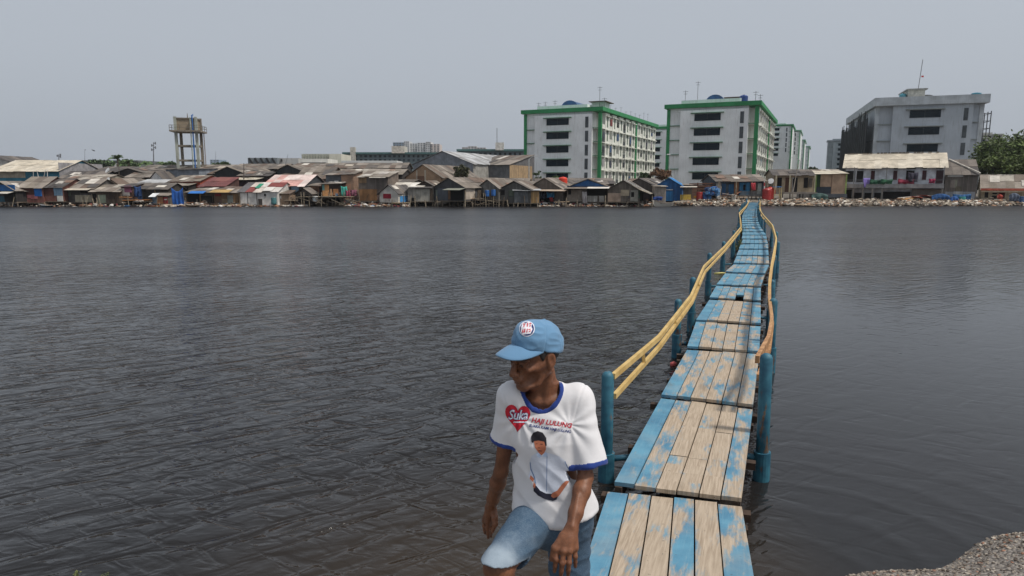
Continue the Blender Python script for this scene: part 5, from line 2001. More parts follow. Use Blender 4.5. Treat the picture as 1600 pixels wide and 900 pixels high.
h = back(736, 796, 124, 258, 243, 14, 's', 'brown', (CO, (96, 96, 98)), 'dark sided shed with a lean-to roof and tan end', -20, [(.0, 1, .0, 1.0, (CO, (104, 104, 106)), 'wall_sheet')], [(.0, .9, .0, 1, (PL, (172, 146, 112)), 'wall_panel')], name='warehouse')
back(756, 824, 100, 288, 279, 8, 'x', 'brown', (PL, (90, 84, 78)), 'brown roof behind the middle gables', -6)
back(838, 890, 99, 290, 279.5, 6, 'x', 'brown', (PL, (92, 86, 80)), 'wide brown roof below the red tank', 0)
back(880, 960, 103, 287, 279, 7, 'x', 'dark', (PL, (92, 86, 80)), 'dark roof behind the blue gable house', 0)
back(990, 1030, 101, 288, 279.5, 6, 'x', 'brown', (PL, (92, 86, 80)), 'brown roof between the stilt house and the blue house', 0)
back(1272, 1322, 106, 273, 265.5, 6, 'x', 'pale', (WA, (150, 140, 130)), 'pale roof peeping over the tan sheet house', 0)
# ------------------------------------------------------------------ apartment blocks
def block(pxL, pxR, Y, ang, yR, length, cols, label, full=True, nfl=6, name='apartment_block', group=None, scaf=False, fh=3.05, lv=None):
    wallc, trimc, sidec = cols
    a = R(ang)
    X, D = Vector((math.cos(a), -math.sin(a), 0)), Vector((math.sin(a), math.cos(a), 0))
    P = at(pxR, yR, Y)
    zt = P.z
    rl = ray(pxL, yR + 6)
    kL = rl.x / rl.y
    w = (P.x - kL * P.y) / (X.x - kL * X.y)
    FL = P - X * w
    FL.z = 0

    def L(u, d, z):
        return FL + X * u + D * d + Vector((0, 0, z))
    t = thing(name, tuple(L(w / 2, 0, .4)), label, 'building', -a, group)
    WMAT, TM, SM = M(WA, wallc, .8, .10, .35), M(WA, trimc, .8, .2, .6), M(WA, sidec, .8, .12, .4)

    def bx(nm, u0, u1, d0, d1, z0, z1, m, par=None):
        return MB().box(L((u0 + u1) / 2, (d0 + d1) / 2, (z0 + z1) / 2), (u1 - u0, d1 - d0, z1 - z0), -a).build(nm, m, par or t)
    k = w / 18.5
    dep = 2.0 if full and not scaf else .0
    bx('wall', 0, w - dep, 0, length, .4, zt - .5, WMAT)
    roof = bx('roof', -.6 * k, w + .6 * k, (-1.5 if scaf else -.9) * k, length + .5, zt - (1.6 if scaf else .85) * k, zt, TM)
    scaf or bx('parapet', w * .14, w * .80, 1.2, length * .5, zt, zt + .9 * k, WMAT, roof)
    fz = [zt - (2.3 if scaf else 1.9) * k - fh * k * i for i in range(nfl + 1)]     # top line of each storey
    fp = bx('front_panel', w * .155, w * .90, -.9 * k, 0, .4, zt - 1.45 * k, WMAT)
    bx('pillar', -.12, w * .03, -.22, .4, .4, zt - 1.0 * k, TM)
    bx('pillar', w * .965, w + .10, -.22, .25, .4, zt - 1.0 * k, TM)
    LG = M(WA, tuple(int(x * .5 + y * .35) for x, y in zip(trimc, (150, 160, 150))), .85, .2, 1)
    for i in range(nfl):
        z = fz[i]
        if z < 2:
            break
        wn = bx('window', w * .315, w * .605, -.98 * k, -.88 * k, max(z - 1.75 * k, .5), z - .30 * k, GLASS)
        bx('sash', w * .455, w * .460, -1.0 * k, -.97 * k, max(z - 1.75 * k, .5), z - .30 * k, M('plain', (60, 66, 70)), wn)
        bx('ledge', w * .275, w * .640, -1.45 * k, -.9 * k, z - .22 * k, z - .08 * k, LG)
        if i < 5:
            wn = bx('window', w * .815, w * .855, -.96 * k, -.88 * k, max(z - 2.5 * k, .5), z - .15 * k, M('plain', (74, 80, 84)))
        if i > 0:
            bx('ledge', .02 * w, w * .155, -.35 * k, 0, z + .42 * k, z + .56 * k, LG)
            bx('ledge', .90 * w, w * .965, -.35 * k, 0, z + .42 * k, z + .56 * k, LG)
    if full and not scaf:
        nb = 9
        pitch = (length - 1.2) / nb
        for b in range(nb):
            d0 = .9 + b * pitch
            bx('bay_wall', w - dep, w + .02, d0 + pitch * .36, d0 + pitch * .96, .4, zt - 1.0 * k, SM)
            if b == 5:
                bx('pillar', w - dep, w + .30, d0 - .2, d0 + .6, .4, zt - 1.0 * k, TM)
            for i in range(nfl):
                z = fz[i] + .42 * k
                if z < 2.5:
                    break
                wn = bx('window', w + .0, w + .06, d0 + pitch * .60, d0 + pitch * .70, z - 2.6 * k, z - .35 * k, M('plain', (34, 74, 48)))
                bx('hood', w + .05, w + .5, d0 + pitch * .40, d0 + pitch * .92, z - .30 * k, z - .18 * k, SM, wn)
                rl_ = bx('balcony_rail', w - .12, w - .04, d0 + .02, d0 + pitch * .355, z - 3.0 * k, z - 2.1 * k, SM if rs.random() < .55 else M('plain', (66, 72, 74)))
                if rs.random() < .7:
                    c = rs.choice(((60, 66, 80), (120, 60, 60), (44, 50, 58), (150, 148, 150), (58, 84, 120), (38, 40, 42)))
                    bx('laundry', w - .02, w + .06, d0 + pitch * .05, d0 + pitch * rs.uniform(.2, .34), z - rs.uniform(2.0, 2.4) * k, z - rs.uniform(.5, 1.2) * k, M('plain', c, .9, .3, 3), rl_)
        for i in range(1, nfl):
            z = fz[i] + .42 * k
            if z > 2:
                bx('floor_slab', w - dep, w + .06, .5, length, z - .06, z + .08, SM)
    if scaf:
        netm = M('concrete', (40, 46, 50), .95, .5, .7)
        pipe = M('plain', (66, 70, 74), .7)
        mbp, mbn = MB(), MB()
        for i in range(15):
            d = 1.5 + i * (length - 2) / 14
            ztop = zt - 2.2 - rs.uniform(0, 2.2)
            mbp.tube([L(-1.5, d, .4), L(-1.5, d, ztop + rs.uniform(.2, 1.2))], .09, 5)
            mbn.box(L(-1.35, d + 1.4, (ztop + .4) / 2 + rs.uniform(-.2, .2)), (.08, (length - 2) / 14 - .15, ztop - .6), -a)
            for z in range(3, int(ztop), 3):
                mbp.tube([L(-1.6, d, z), L(0, d, z)], .06, 5)
        sc = mbn.build('scaffold_net', netm, t)
        mbp.build('scaffold_poles', pipe, sc)
        mbp = MB()
        for i in range(8):
            d = .3 + i * 2.2
            mbp.tube([L(w + 1.5, d, .4), L(w + 1.5, d, zt - 3.2)], .10, 5)
        for z in np.arange(2, zt - 3, 1.5):
            mbp.tube([L(w + 1.5, .2, z), L(w + 1.5, 16, z)], .06, 5)
            mbp.tube([L(w, .3, z), L(w + 1.6, .3, z)], .07, 5)
        mbp.build('scaffold_poles', pipe, t)
    return t, L, w, zt, bx


WHT, GRN, SID = (228, 230, 230), (46, 134, 82), (216, 218, 210)
t1, L1_, w1, zt1, bx1 = block(820, 940, 150, 25, 167, 50, (WHT, GRN, SID), 'white apartment block with green roof edge, the left of the two large ones')
t2, L2_, w2, zt2, bx2 = block(1044, 1186, 146, 24.5, 157.5, 50, (WHT, GRN, SID), 'white apartment block with green roof edge behind the footbridge end')
GRY = ((176, 183, 190), (178, 184, 188), (150, 156, 160))
t3, L3_, w3, zt3, bx3 = block(1371, 1539, 143, 19.5, 148, 48, GRY, 'unfinished grey concrete apartment block with scaffold netting', scaf=True, nfl=5, fh=3.3)
# rooftop bits
BLU = M('plain', (24, 74, 116), .4)


def vault(L, u0, u1, d0, d1, z, h, mat, par, nm):
    mb = MB()
    n = 12
    a_ = [L(u0 + (u1 - u0) * (.5 - .5 * math.cos(math.pi * i / n)), d0, z + h * math.sin(math.pi * i / n)) for i in range(n + 1)]
    b_ = [L(u0 + (u1 - u0) * (.5 - .5 * math.cos(math.pi * i / n)), d1, z + h * math.sin(math.pi * i / n)) for i in range(n + 1)]
    mb.add(a_ + b_, [(i, i + 1, n + 2 + i, n + 1 + i) for i in range(n)] + [tuple(range(n, -1, -1)), tuple(range(n + 1, 2 * n + 2))])
    return mb.build(nm, mat, par)


vault(L1_, w1 * .40, w1 * .62, 4, 30, zt1 + .6, 1.6, BLU, t1, 'vaulted_skylight')
vault(L2_, w2 * .39, w2 * .60, 4, 30, zt2 + .6, 1.6, BLU, t2, 'vaulted_skylight')
vault(L3_, w3 * .44, w3 * .62, 6, 26, zt3 + .2, .9, M('plain', (120, 122, 122)), t3, 'vaulted_skylight')
bx1('roof_deck', w1 * .78, w1 * 1.0, 3, 9, zt1 + 1.5, zt1 + 1.65, M('plain', (98, 80, 72)))
bx1('stair_head', w1 * .80, w1 * .96, 4, 8, zt1, zt1 + 1.5, M(WA, WHT))
bx2('roof_deck', w2 * .60, w2 * .78, 3, 9, zt2 + 1.3, zt2 + 1.42, M('plain', (98, 88, 80)))
bx3('stair_head', w3 * .31, w3 * .47, 2, 10, zt3, zt3 + 1.7, M(WA, (190, 188, 178)))
bx3('stair_roof', w3 * .29, w3 * .49, 1.4, 11, zt3 + 1.7, zt3 + 1.95, M(WA, (150, 150, 146)))
for (bxf, L, w, zt, lst) in ((bx1, L1_, w1, zt1, ((.13, 1.9), (.22, 2.0), (.35, 2.2), (.93, 4.6), (.99, 2.2))), (bx2, L2_, w2, zt2, ((.17, 3.2), (.31, 5.0), (.95, 2.3), (1.0, 1.6)))):
    for f, hh in lst:
        mb = MB().tube([L(w * f, 2.5, zt), L(w * f, 2.5, zt + hh)], .05, 5)
        for j in range(2):
            mb.box(L(w * f, 2.5, zt + hh - .25 - .5 * j), (1.1 - .3 * j, .06, .06), -.4)
        mb.build('antenna', M('plain', (110, 112, 114)), t1 if bxf is bx1 else t2)
for i in range(9):
    hh = rs.uniform(.8, 2.4)
    mb = MB().tube([L1_(w1 * .97, 8 + i * 4.3, zt1), L1_(w1 * .97, 8 + i * 4.3, zt1 + hh)], .03, 5)
    mb.box(L1_(w1 * .97, 8 + i * 4.3, zt1 + hh - .15), (.7, .04, .04), -.4)
    mb.build('antenna', M('plain', (110, 112, 114)), t1)
mb = MB().tube([L3_(w3 * .43, 5, zt3 + 1.95), L3_(w3 * .45, 5, zt3 + 8.3)], .07, 6)
fp_ = mb.build('flagpole', M('plain', (120, 120, 122)), t3)
MB().box(L3_(w3 * .462, 5, zt3 + 4.8), (.5, .03, .35)).build('flag', M('plain', (170, 60, 56)), fp_)


def tank(c, r, h, rgb, label, cat='water tank', parent=None, name='water_tank', ribs=4):
    prof = [(r * .96, 0)]
    for i in range(ribs):
        z0, z1 = h * .8 * i / ribs, h * .8 * (i + 1) / ribs
        prof += [(r * .97, z0 + .01), (r * 1.02, z0 + .03), (r * 1.02, z1 - .03), (r * .97, z1 - .01)]
    prof += [(r * .98, h * .82), (r * .75, h * .92), (r * .32, h * .97), (r * .32, h), (.01, h)]
    if parent:
        return MB().lathe(c, prof, 16).build(name, M('plain', rgb, .45, .15, 2), parent, smooth=False)
    o = thing(name, c, label, cat)
    MB().lathe(c, prof[:-3] + [(.01, h * .97)], 18).build('tank_body', M('plain', rgb, .45, .15, 2), o)
    MB().lathe(Vector(c) + Vector((0, 0, h * .955)), [(r * .33, 0), (r * .33, h * .05), (.01, h * .06)], 14).build('lid', M('plain', tuple(int(x * .8) for x in rgb), .5), o)
    return o


o = tank(tuple(L2_(w2 * .82, 3, zt2)), .85, 1.7, (34, 66, 130), 'dark blue tank on the roof of the block behind the bridge end')
o = tank(tuple(L3_(w3 * .96, 3, zt3)), .9, .8, (60, 130, 150), 'teal tank on the grey block roof, right end')
o = tank(tuple(L3_(w3 * .27, 3, zt3)), .7, 1.2, (84, 150, 164), 'teal tank on the grey block roof beside the stair head')
pt_ = at(879.5, 290, 96)
o = tank((pt_.x, pt_.y, at(879.5, 290, 96).z), .60, 1.22, (212, 62, 40), 'bright orange red water tank on the roof left of the blue gable')

# more blocks behind
block(990, 1062, 232, 24, 197, 30, (WHT, GRN, SID), 'distant apartment block seen in the gap between the two large blocks', False)
FARW = (216, 220, 220)
block(1188, 1238.5, 222, 24, 194, 30, (FARW, GRN, SID), 'distant green edged apartment block right of the block behind the bridge', False)
block(1206, 1251, 236, 24, 203, 26, (FARW, (120, 166, 138), SID), 'distant plain white block, nearest of the row stepping back', False)
block(1214, 1257.5, 280, 24, 218, 26, (FARW, (120, 166, 138), SID), 'distant plain white block, middle of the row stepping back', False)
block(1222, 1265, 325, 24, 228, 26, (FARW, (120, 166, 138), SID), 'distant plain white block, farthest of the row stepping back', False)
block(1294, 1345, 238, 22, 218, 6, ((140, 150, 156), (132, 140, 146), (150, 154, 156)), 'distant grey block left of the unfinished one', False)
block(1500, 1566, 205, 20, 209, 30, ((176, 176, 170), (166, 166, 160), (150, 150, 146)), 'distant pale block between the scaffold and the big tree', False)


# flat-fronted far buildings
def slabbuild(px0, px1, Y, yt, yb, depth, rgb, label, bands=(), name='building', rz=0, zb=.4, nwin=0, rows=1, roofrgb=None):
    c0, c1 = at(px0, yt, Y), at(px1, yt, Y)
    zt = c0.z
    w = c1.x - c0.x
    t = thing(name, ((c0.x + c1.x) / 2, Y, zb), label, 'building')
    cx = (c0.x + c1.x) / 2
    MB().box((cx, Y + depth / 2, (zb + zt) / 2), (w, depth, zt - zb)).build('wall', M(WA, rgb, .85, .12, .2), t)
    if roofrgb:
        MB().box((cx, Y + depth / 2 - .4, zt + .35), (w + 1, depth + 1.6, .7)).build('roof', M(WA, roofrgb, .8, .2, .3), t)
    for i in range(rows):
        for j in range(nwin):
            zz0, zz1 = zt - (zt - at(px0, yb, Y).z) * (i + .80) / rows, zt - (zt - at(px0, yb, Y).z) * (i + .25) / rows
            ww = w / nwin
            MB().box((c0.x + ww * (j + .5), Y - .03, (zz0 + zz1) / 2), (ww * rs.uniform(.35, .6), .3, zz1 - zz0)).build('window', M('plain', rs.choice(((52, 60, 66), (66, 74, 80), (40, 46, 50)))), t)
    for (f0, f1, g0, g1, rgb2, nm) in bands:
        zz0, zz1 = at(px0, yt + (yb - yt) * g1, Y).z, at(px0, yt + (yb - yt) * g0, Y).z
        MB().box((c0.x + w * (f0 + f1) / 2, Y - .2, (zz0 + zz1) / 2), (w * (f1 - f0), .8, zz1 - zz0)).build(nm, M(WA, rgb2, .85, .15, .4), t)
    return t, c0, w, zt


TEAL = (70, 104, 104)
tb, c0, w, zt = slabbuild(538, 702, 260, 241, 253, 16, (112, 126, 130), 'long low teal roofed apartment building left of the grey warehouse', nwin=22, rows=2, roofrgb=TEAL)
MB().box((c0.x + w * .52, 262, zt + 1.6), (w * .12, 8, 2.6)).build('penthouse', M(WA, (196, 190, 180)), tb)
MB().box((c0.x + w * .09, 259, zt - 2), (w * .045, 2, 9)).build('stair_tower', M(WA, (186, 182, 172)), tb)
tb, c0, w, zt = slabbuild(716, 824, 240, 236.5, 262, 16, (120, 132, 140), 'long low teal roofed apartment building right of the grey warehouse', nwin=14, rows=3, roofrgb=TEAL)
MB().box((c0.x + w * .60, 242, zt + 1.6), (w * .12, 8, 2.6)).build('penthouse', M(WA, (200, 198, 192)), tb)
MB().tube([(c0.x + w * .56, 242, zt + 2), (c0.x + w * .56, 242, zt + 8)], .12, 5).build('antenna', M('plain', (120, 122, 126)), tb)
slabbuild(387, 433, 190, 246.5, 258, 12, (122, 128, 132), 'grey striped factory box on the skyline left of centre', [])
for i in range(5):
    MB().bar(at(389 + 9 * i, 247, 189.8), at(396 + 9 * i, 258, 189.8), .5, .5).build('dark_stripe', M('plain', (44, 46, 48)), bpy.data.objects[[k_ for k_ in WM if k_.startswith('building')][-1]])
if True:
    pass
slabbuild(433, 468, 192, 247, 258, 12, (176, 176, 174), 'pale factory annex joined to the grey striped box', [(.05, .1, .1, .5, (50, 50, 52), 'dark_stripe'), (.18, .23, .1, .5, (50, 50, 52), 'dark_stripe')])
slabbuild(466, 512, 178, 248, 258, 10, (216, 214, 206), 'white long roofed factory hall on the skyline', [(.1, .95, .55, .62, (150, 150, 150), 'gutter')])
slabbuild(471, 514, 200, 240.5, 258, 12, (172, 174, 164), 'square beige factory box with ribbed side above the white hall', [(.05 + .1 * i, .06 + .1 * i, .05, 1, (150, 152, 142), 'rib') for i in range(10)])
slabbuild(514, 533, 199, 240.5, 258, 12, (206, 204, 190), 'cream end of the beige factory box', [])
slabbuild(533, 620, 150, 251, 258, 8, (206, 208, 206), 'low white roofed strip building beneath the teal block', [])
slabbuild(614, 632, 1180, 222.5, 245, 40, (112, 132, 150), 'far blue grey high rise, left of the pale towers', nwin=4, rows=7)
for px0, px1, yt, lab in ((631, 639, 220.5, 'far white tower beside the blue grey one'), (640, 652, 224, 'far white tower, second of the pale cluster'), (652, 665, 223, 'far white tower, third of the pale cluster'), (665, 673, 221.5, 'far white tower, tallest on the right of the cluster'), (672, 687, 225, 'far pinkish white tower, rightmost of the cluster')):
    slabbuild(px0, px1, 1150 + px0 % 7 * 8, yt, 245, 40, (190, 192, 192) if px0 < 670 else (196, 186, 180), lab, nwin=3, rows=8, name='tower_block')
for px0, px1, yt in ((722, 731, 230), (731, 745, 228.5), (745, 759, 230.5)):
    slabbuild(px0, px1, 1300 + px0 % 5 * 11, yt, 245, 40, (176, 172, 168), {722: 'faint far tower right of the warehouse ridge, leftmost', 731: 'faint far tower right of the warehouse ridge, middle', 745: 'faint far tower right of the warehouse ridge, rightmost'}[px0], nwin=3, rows=6, name='tower_block')
slabbuild(328, 342, 1500, 249.5, 258, 40, (120, 142, 162), 'hazy bluish far building right of the water tower', nwin=3, rows=3)
slabbuild(96, 216, 300, 250.5, 258, 20, (92, 100, 96), 'long dark green factory roof behind the palms', [(.0, 1, .0, .3, (84, 92, 88), 'roof_band')])
slabbuild(162, 183, 200, 255.5, 258, 6, (204, 204, 200), 'small white roofed shed among the far trees, right', [])
slabbuild(128, 142, 205, 253.5, 258, 6, (204, 204, 200), 'small white roofed shed among the far trees, left', [])

# ------------------------------------------------------------------ water tower
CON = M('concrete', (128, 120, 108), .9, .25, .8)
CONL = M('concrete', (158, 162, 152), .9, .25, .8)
Yt = 122
zt_ = at(297, 187, Yt).z
zp = at(297, 206, Yt).z
xl, xr_ = at(274, 206, Yt).x, at(316, 206, Yt).x
ang = R(12)
cx = (xl + xr_) / 2 - .05
half = 1.66
wtw = thing('water_tower', (cx, Yt, .5), 'concrete water tower on four legs with railed platform and blue pipe', 'water tower', ang)
Xa, Da = Vector((math.cos(ang), math.sin(ang), 0)), Vector((-math.sin(ang), math.cos(ang), 0))


def T(u, d, z):
    return Vector((cx, Yt, 0)) + Xa * u + Da * d + Vector((0, 0, z))


tk = MB().box(T(0, 0, (zt_ + zp) / 2 + .15), (half * 1.9, half * 1.9, zt_ - zp - .1), ang).build('tank', M(BR, (146, 132, 112), .9, .25, .8), wtw)
for sx in (-1, 1):
    for sy in (-1, 1):
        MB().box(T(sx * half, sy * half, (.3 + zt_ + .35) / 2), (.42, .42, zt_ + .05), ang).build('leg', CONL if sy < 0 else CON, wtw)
MB().box(T(0, 0, zt_ + .12), (half * 2.1, half * 2.1, .16), ang).build('tank_rim', CON, tk)
pf = MB().box(T(0, 0, zp + .0), (half * 2 + 1.7, half * 2 + 1.7, .26), ang).build('platform', CON, wtw)
mb = MB()
e = half + .8
for (a0, b0), (a1, b1) in (((-e, -e), (e, -e)), ((e, -e), (e, e)), ((e, e), (-e, e)), ((-e, e), (-e, -e))):
    for z in (.45, .85):
        mb.bar(T(a0, b0, zp + .13 + z), T(a1, b1, zp + .13 + z), .05)
    for i in range(3):
        q = T(a0 + (a1 - a0) * i / 3, b0 + (b1 - b0) * i / 3, zp + .13)
        mb.bar(q, q + Vector((0, 0, .86)), .06)
mb.build('railing', M('plain', (110, 104, 96)), pf)
for py in (228.5, 251):
    z = at(297, py, Yt).z
    for (a0, b0), (a1, b1) in (((-1, -1), (1, -1)), ((1, -1), (1, 1)), ((1, 1), (-1, 1)), ((-1, 1), (-1, -1))):
        MB().bar(T(a0 * half, b0 * half, z), T(a1 * half, b1 * half, z), .2, .28).build('beam', CON, wtw)
MB().tube([T(half * .72, -half - .5, .5), T(half * .72, -half - .5, zt_ + .6), T(half * .72, -half + .2, zt_ + .7)], .12, 8).build('blue_pipe', M('plain', (42, 96, 158), .6), wtw)
MB().tube([T(half * .52, -half - .5, .5), T(half * .52, -half - .5, zt_ + .2)], .10, 8).build('pale_pipe', M('plain', (150, 160, 150), .6), wtw)
mb = MB()
for s in (-.22, .22):
    mb.bar(T(half + .5, half * .9 + s, .5), T(half + .5, half * .9 + s, zp), .05)
for i in range(26):
    z = .8 + i * (zp - 1) / 26
    mb.bar(T(half + .5, half * .9 - .22, z), T(half + .5, half * .9 + .22, z), .04)
mb.build('ladder', M('plain', (120, 100, 84)), wtw)
MB().tube([T(0, 0, zt_), T(0, 0, zt_ + 1.1)], [.12, .04], 6).build('vent_pipe', CON, wtw)


# ------------------------------------------------------------------ masts and poles
def mast(px, yb, yt, Y, label, r=.12, arms=0, name='antenna_mast', lean=0, cat='mast', rgb=(104, 106, 110)):
    a_, b_ = at(px, yb, Y), at(px + lean, yt, Y)
    mb = MB().tube([a_, b_], [r, r * .5], 6)
    for i in range(arms):
        q = a_.lerp(b_, .95 - .09 * i)
        mb.box(q + Vector((r * 1.2 * (-1) ** i, 0, 0)), (r * 4, .08, r * .8))
        mb.box(q + Vector((r * 2.6 * (-1) ** i, 0, 0)), (r * 1.3, r * 1.3, r * 3.5))
    o = mb.build(name, M('plain', rgb, .7), loc=a_)
    return tag(o, label, cat)


mast(92, 258, 241, 320, 'thin telecom mast with antennas behind the cream warehouse roof', .28, 3)
mast(132.5, 258, 233, 320, 'slim twin antenna pole left of the palms', .12, 1)
mast(240, 259, 222, 260, 'tall slim telecom mast left of the water tower', .26, 4)
mast(337, 258, 236, 900, 'faint far mast above the hazy building', .3, 0)
mast(445, 263, 241, 118, 'thin tilted roof aerial above the ribbed roofs', .05, 0, lean=5)
mast(381, 283, 255, 104, 'wooden utility pole above the left roofs', .09, 0, 'utility_pole', cat='pole', rgb=(84, 76, 70))
mast(186, 282, 256, 108, 'dark utility pole beneath the palms', .08, 0, 'utility_pole', cat='pole', rgb=(84, 76, 70))
mast(1236.5, 314, 256, 95, 'tilted bare wooden pole standing on the rubble shore', .085, 0, 'wooden_pole', lean=10.5, cat='pole', rgb=(150, 140, 128))
mast(1238, 304, 277, 96.5, 'slim lamp post in front of the cream walled house', .05, 1, 'lamp_post', cat='lamp post', rgb=(150, 150, 150))
for i, (px, yb, yt, ln) in enumerate(((52, 279, 268, 0), (60.5, 279, 266, -3), (68, 279, 265, 3), (74.5, 279, 263, -1))):
    mast(px, yb, yt, 99, ['pale roof pole above the pinkish house, leftmost of four', 'pale roof pole leaning left, second of four', 'pale roof pole leaning right, third of four', 'pale roof pole, tallest and rightmost of four'][i], .06, 0, 'roof_pole', lean=ln, cat='pole', rgb=(190, 188, 184))


def street_light(px, yb, yt, Y, dx, label):
    a_, b_ = at(px, yb, Y), at(px, yt, Y)
    o = thing('street_light', tuple(a_), label, 'street light')
    c_ = b_ + Vector((dx * .6, 0, .5))
    d_ = b_ + Vector((dx, 0, .55))
    MB().tube([a_, b_, c_, d_], [.09, .07, .05, .05], 6).build('pole', M('plain', (170, 174, 174), .6), o)
    MB().box(d_ + Vector((dx * .2, 0, -.02)), (.7, .25, .14)).build('lamp_head', M('plain', (214, 216, 216), .5), o)


street_light(826.5, 283, 249, 120, 1.0, 'grey street light before the left apartment block')
street_light(1046, 283, 246, 122, -.1, 'grey street light before the block behind the bridge')
street_light(1250, 268, 251, 130, -1.0, 'twin arm street light beside the distant blocks')

# bird
p = at(146, 235, 70)
mb = MB()
mb.add([p + Vector((-.2, 0, .1)), p + Vector((-.05, 0, 0)), p + Vector((0, .2, .02)), p + Vector((.17, 0, -.12)), p + Vector((.05, 0, .05)), p + Vector((0, -.18, -.02))], [(0, 1, 2), (2, 1, 5), (3, 4, 2), (3, 5, 4), (0, 5, 1), (4, 5, 2)])
tag(mb.build('bird', M('plain', (40, 40, 44)), loc=p), 'small dark bird flying above the palms', 'bird')

# ------------------------------------------------------------------ trees
def leaf_mats(c):
    return [M('plain', tuple(int(x * k) for x in c), .75, .35, 2) for k in (.75, 1.0, 1.25)]


def tree(px, yb, yt, Y, wpx, label, rgb, seed, n_cl=26, per=90, leaf=.2, name='tree', wide=1.0, cat='tree', low=.3):
    rt = random.Random(seed)
    b_, t_ = at(px, yb, Y), at(px, yt, Y)
    h = t_.z - b_.z
    rad = (at(px + wpx / 2, yt, Y).x - t_.x)
    o = thing(name, tuple(b_), label, cat)
    c = Vector((b_.x, b_.y, b_.z + h * .6))
    tr = MB()
    tr.tube([b_, b_ + Vector((rt.uniform(-.1, .1) * h, 0, h * .3)), c], [h * .035, h * .025, h * .012], 7)
    cl = []
    for i in range(n_cl):
        while True:
            v = Vector((rt.uniform(-1, 1), rt.uniform(-1, 1), rt.uniform(-1, 1)))
            if .35 < v.length < 1:
                break
        z = v.z * h * (.46 if low > .7 else .42) + h * (.50 if low > .7 else .56)
        q = Vector((b_.x + v.x * rad * .86, b_.y + v.y * rad * wide, b_.z + z))
        cl.append((q, rad * rt.uniform(.16, .28)))
        tr.tube([b_ + Vector((0, 0, h * rt.uniform(.2, .5))), b_.lerp(q, .6) + Vector((0, 0, h * .1)), q], [h * .014, h * .009, h * .004], 5)
    tr.build('trunk', M('plain', (84, 72, 60), .9, .3, 4), o)
    cr = MB()
    for q, r in cl:
        for k in range(per):
            d = Vector((rt.gauss(0, 1), rt.gauss(0, 1), rt.gauss(0, .8)))
            p = q + d * r * .5
            n = Vector((rt.uniform(-1, 1), rt.uniform(-1, 1), rt.uniform(-.2, 1))).normalized()
            x = n.cross(Vector((rt.random(), rt.random(), .3))).normalized() * leaf * rt.uniform(.6, 1.2)
            y = n.cross(x).normalized() * leaf * .5
            cr.add([p - x, p - y, p + x, p + y], [(0, 1, 2, 3)], rt.choices((0, 1, 2), (4, 4, 2))[0])
    cr.build('crown', leaf_mats(rgb), o)
    return o


tree(1592, 278, 214, 108, 128, 'large dense green tree filling the right edge', (90, 106, 56), 1, 110, 190, .30, low=.75)
tree(1568, 277, 238, 104, 62, 'rounded green bush tree at the left foot of the large tree', (98, 114, 60), 2, 46, 150, .24, low=.9)
tree(1528, 276, 262, 106, 22, 'small dark green shrub behind the hipped roof', (64, 78, 44), 3, 14, 70, .18, low=.9, cat='shrub', name='shrub')
tree(721, 279, 257, 104, 26, 'dark olive bush beside the grey warehouse', (70, 72, 48), 4, 22, 90, .18, low=.8)
tree(1031, 283, 263, 118, 34, 'reddish brown bush between the two large blocks', (112, 82, 58), 5, 24, 90, .2, low=.9, name='bush', cat='bush')
tree(1008, 283, 268, 120, 22, 'green bush left of the reddish brown bush', (66, 84, 50), 6, 16, 80, .2, low=.9, name='bush', cat='bush')
tree(841, 284, 268, 112, 20, 'small thin green tree before the left apartment block', (74, 92, 58), 7, 8, 30, .2)
tree(868, 284, 270, 112, 14, 'tiny green tree left above the orange red tank', (84, 108, 62), 8, 7, 30, .2)
tree(1270, 268, 260, 150, 14, 'small dark shrub far behind the pale roofs', (60, 74, 46), 9, 10, 40, .25, low=.9, name='shrub', cat='shrub')
rt_ = random.Random(4)
for i, (px, yt, wd) in enumerate(((148, 251, 30), (166, 252, 26), (206, 253, 24), (196, 251, 22), (268, 254, 16), (352, 254, 20), (340, 256, 18), (30, 262, 18))):
    tree(px, 262, yt, 190, wd, ['far green tree, leftmost beside the palms', 'far green tree left of the tall palm', 'far green tree right of the second palm', 'far green tree between the palms', 'far dark tree just left of the water tower', 'far low tree right of the water tower', 'far tree below the hazy bluish building', 'far green tree above the warehouse roof'][i],
         (70, 90, 56), 30 + i, 18, 70, .45, low=.9)


def palm(px, yb, yt, Y, label, seed, n=13):
    rt = random.Random(seed)
    b_, t_ = at(px, yb, Y), at(px, yt + 6, Y)
    h = t_.z - b_.z
    o = thing('palm_tree', tuple(b_), label, 'palm')
    MB().tube([b_, b_.lerp(t_, .5) + Vector((.2, 0, 0)), t_], [.22, .16, .14], 7).build('trunk', M('plain', (104, 92, 78)), o)
    cr = MB()
    ln0 = (at(px, yt, Y).z - t_.z) * 2.6
    for i in range(n):
        az = 6.283 * i / n + rt.uniform(-.2, .2)
        el = rt.uniform(.1, 1.2)
        d = Vector((math.cos(az) * math.cos(el), math.sin(az) * math.cos(el), math.sin(el)))
        ln = ln0 * rt.uniform(.8, 1.2)
        side = d.cross(Vector((0, 0, 1))).normalized()
        pts = [t_ + d * ln * s - Vector((0, 0, ln * .55 * s * s)) for s in (0, .3, .55, .8, 1)]
        for j in range(4):
            cr.bar(pts[j], pts[j + 1], .05)
        for j in range(1, 5):
            for s in (-1, 1):
                for q in range(3):
                    p0 = pts[j - 1].lerp(pts[j], q / 3)
                    tip = p0 + side * s * ln * .22 + (pts[j] - pts[j - 1]) * .5 - Vector((0, 0, ln * .10))
                    wv = (pts[j] - pts[j - 1]).normalized() * .12
                    cr.add([p0 - wv, p0 + wv, tip], [(0, 1, 2)], rt.randrange(3))
    cr.build('fronds', leaf_mats((84, 108, 62)), o)


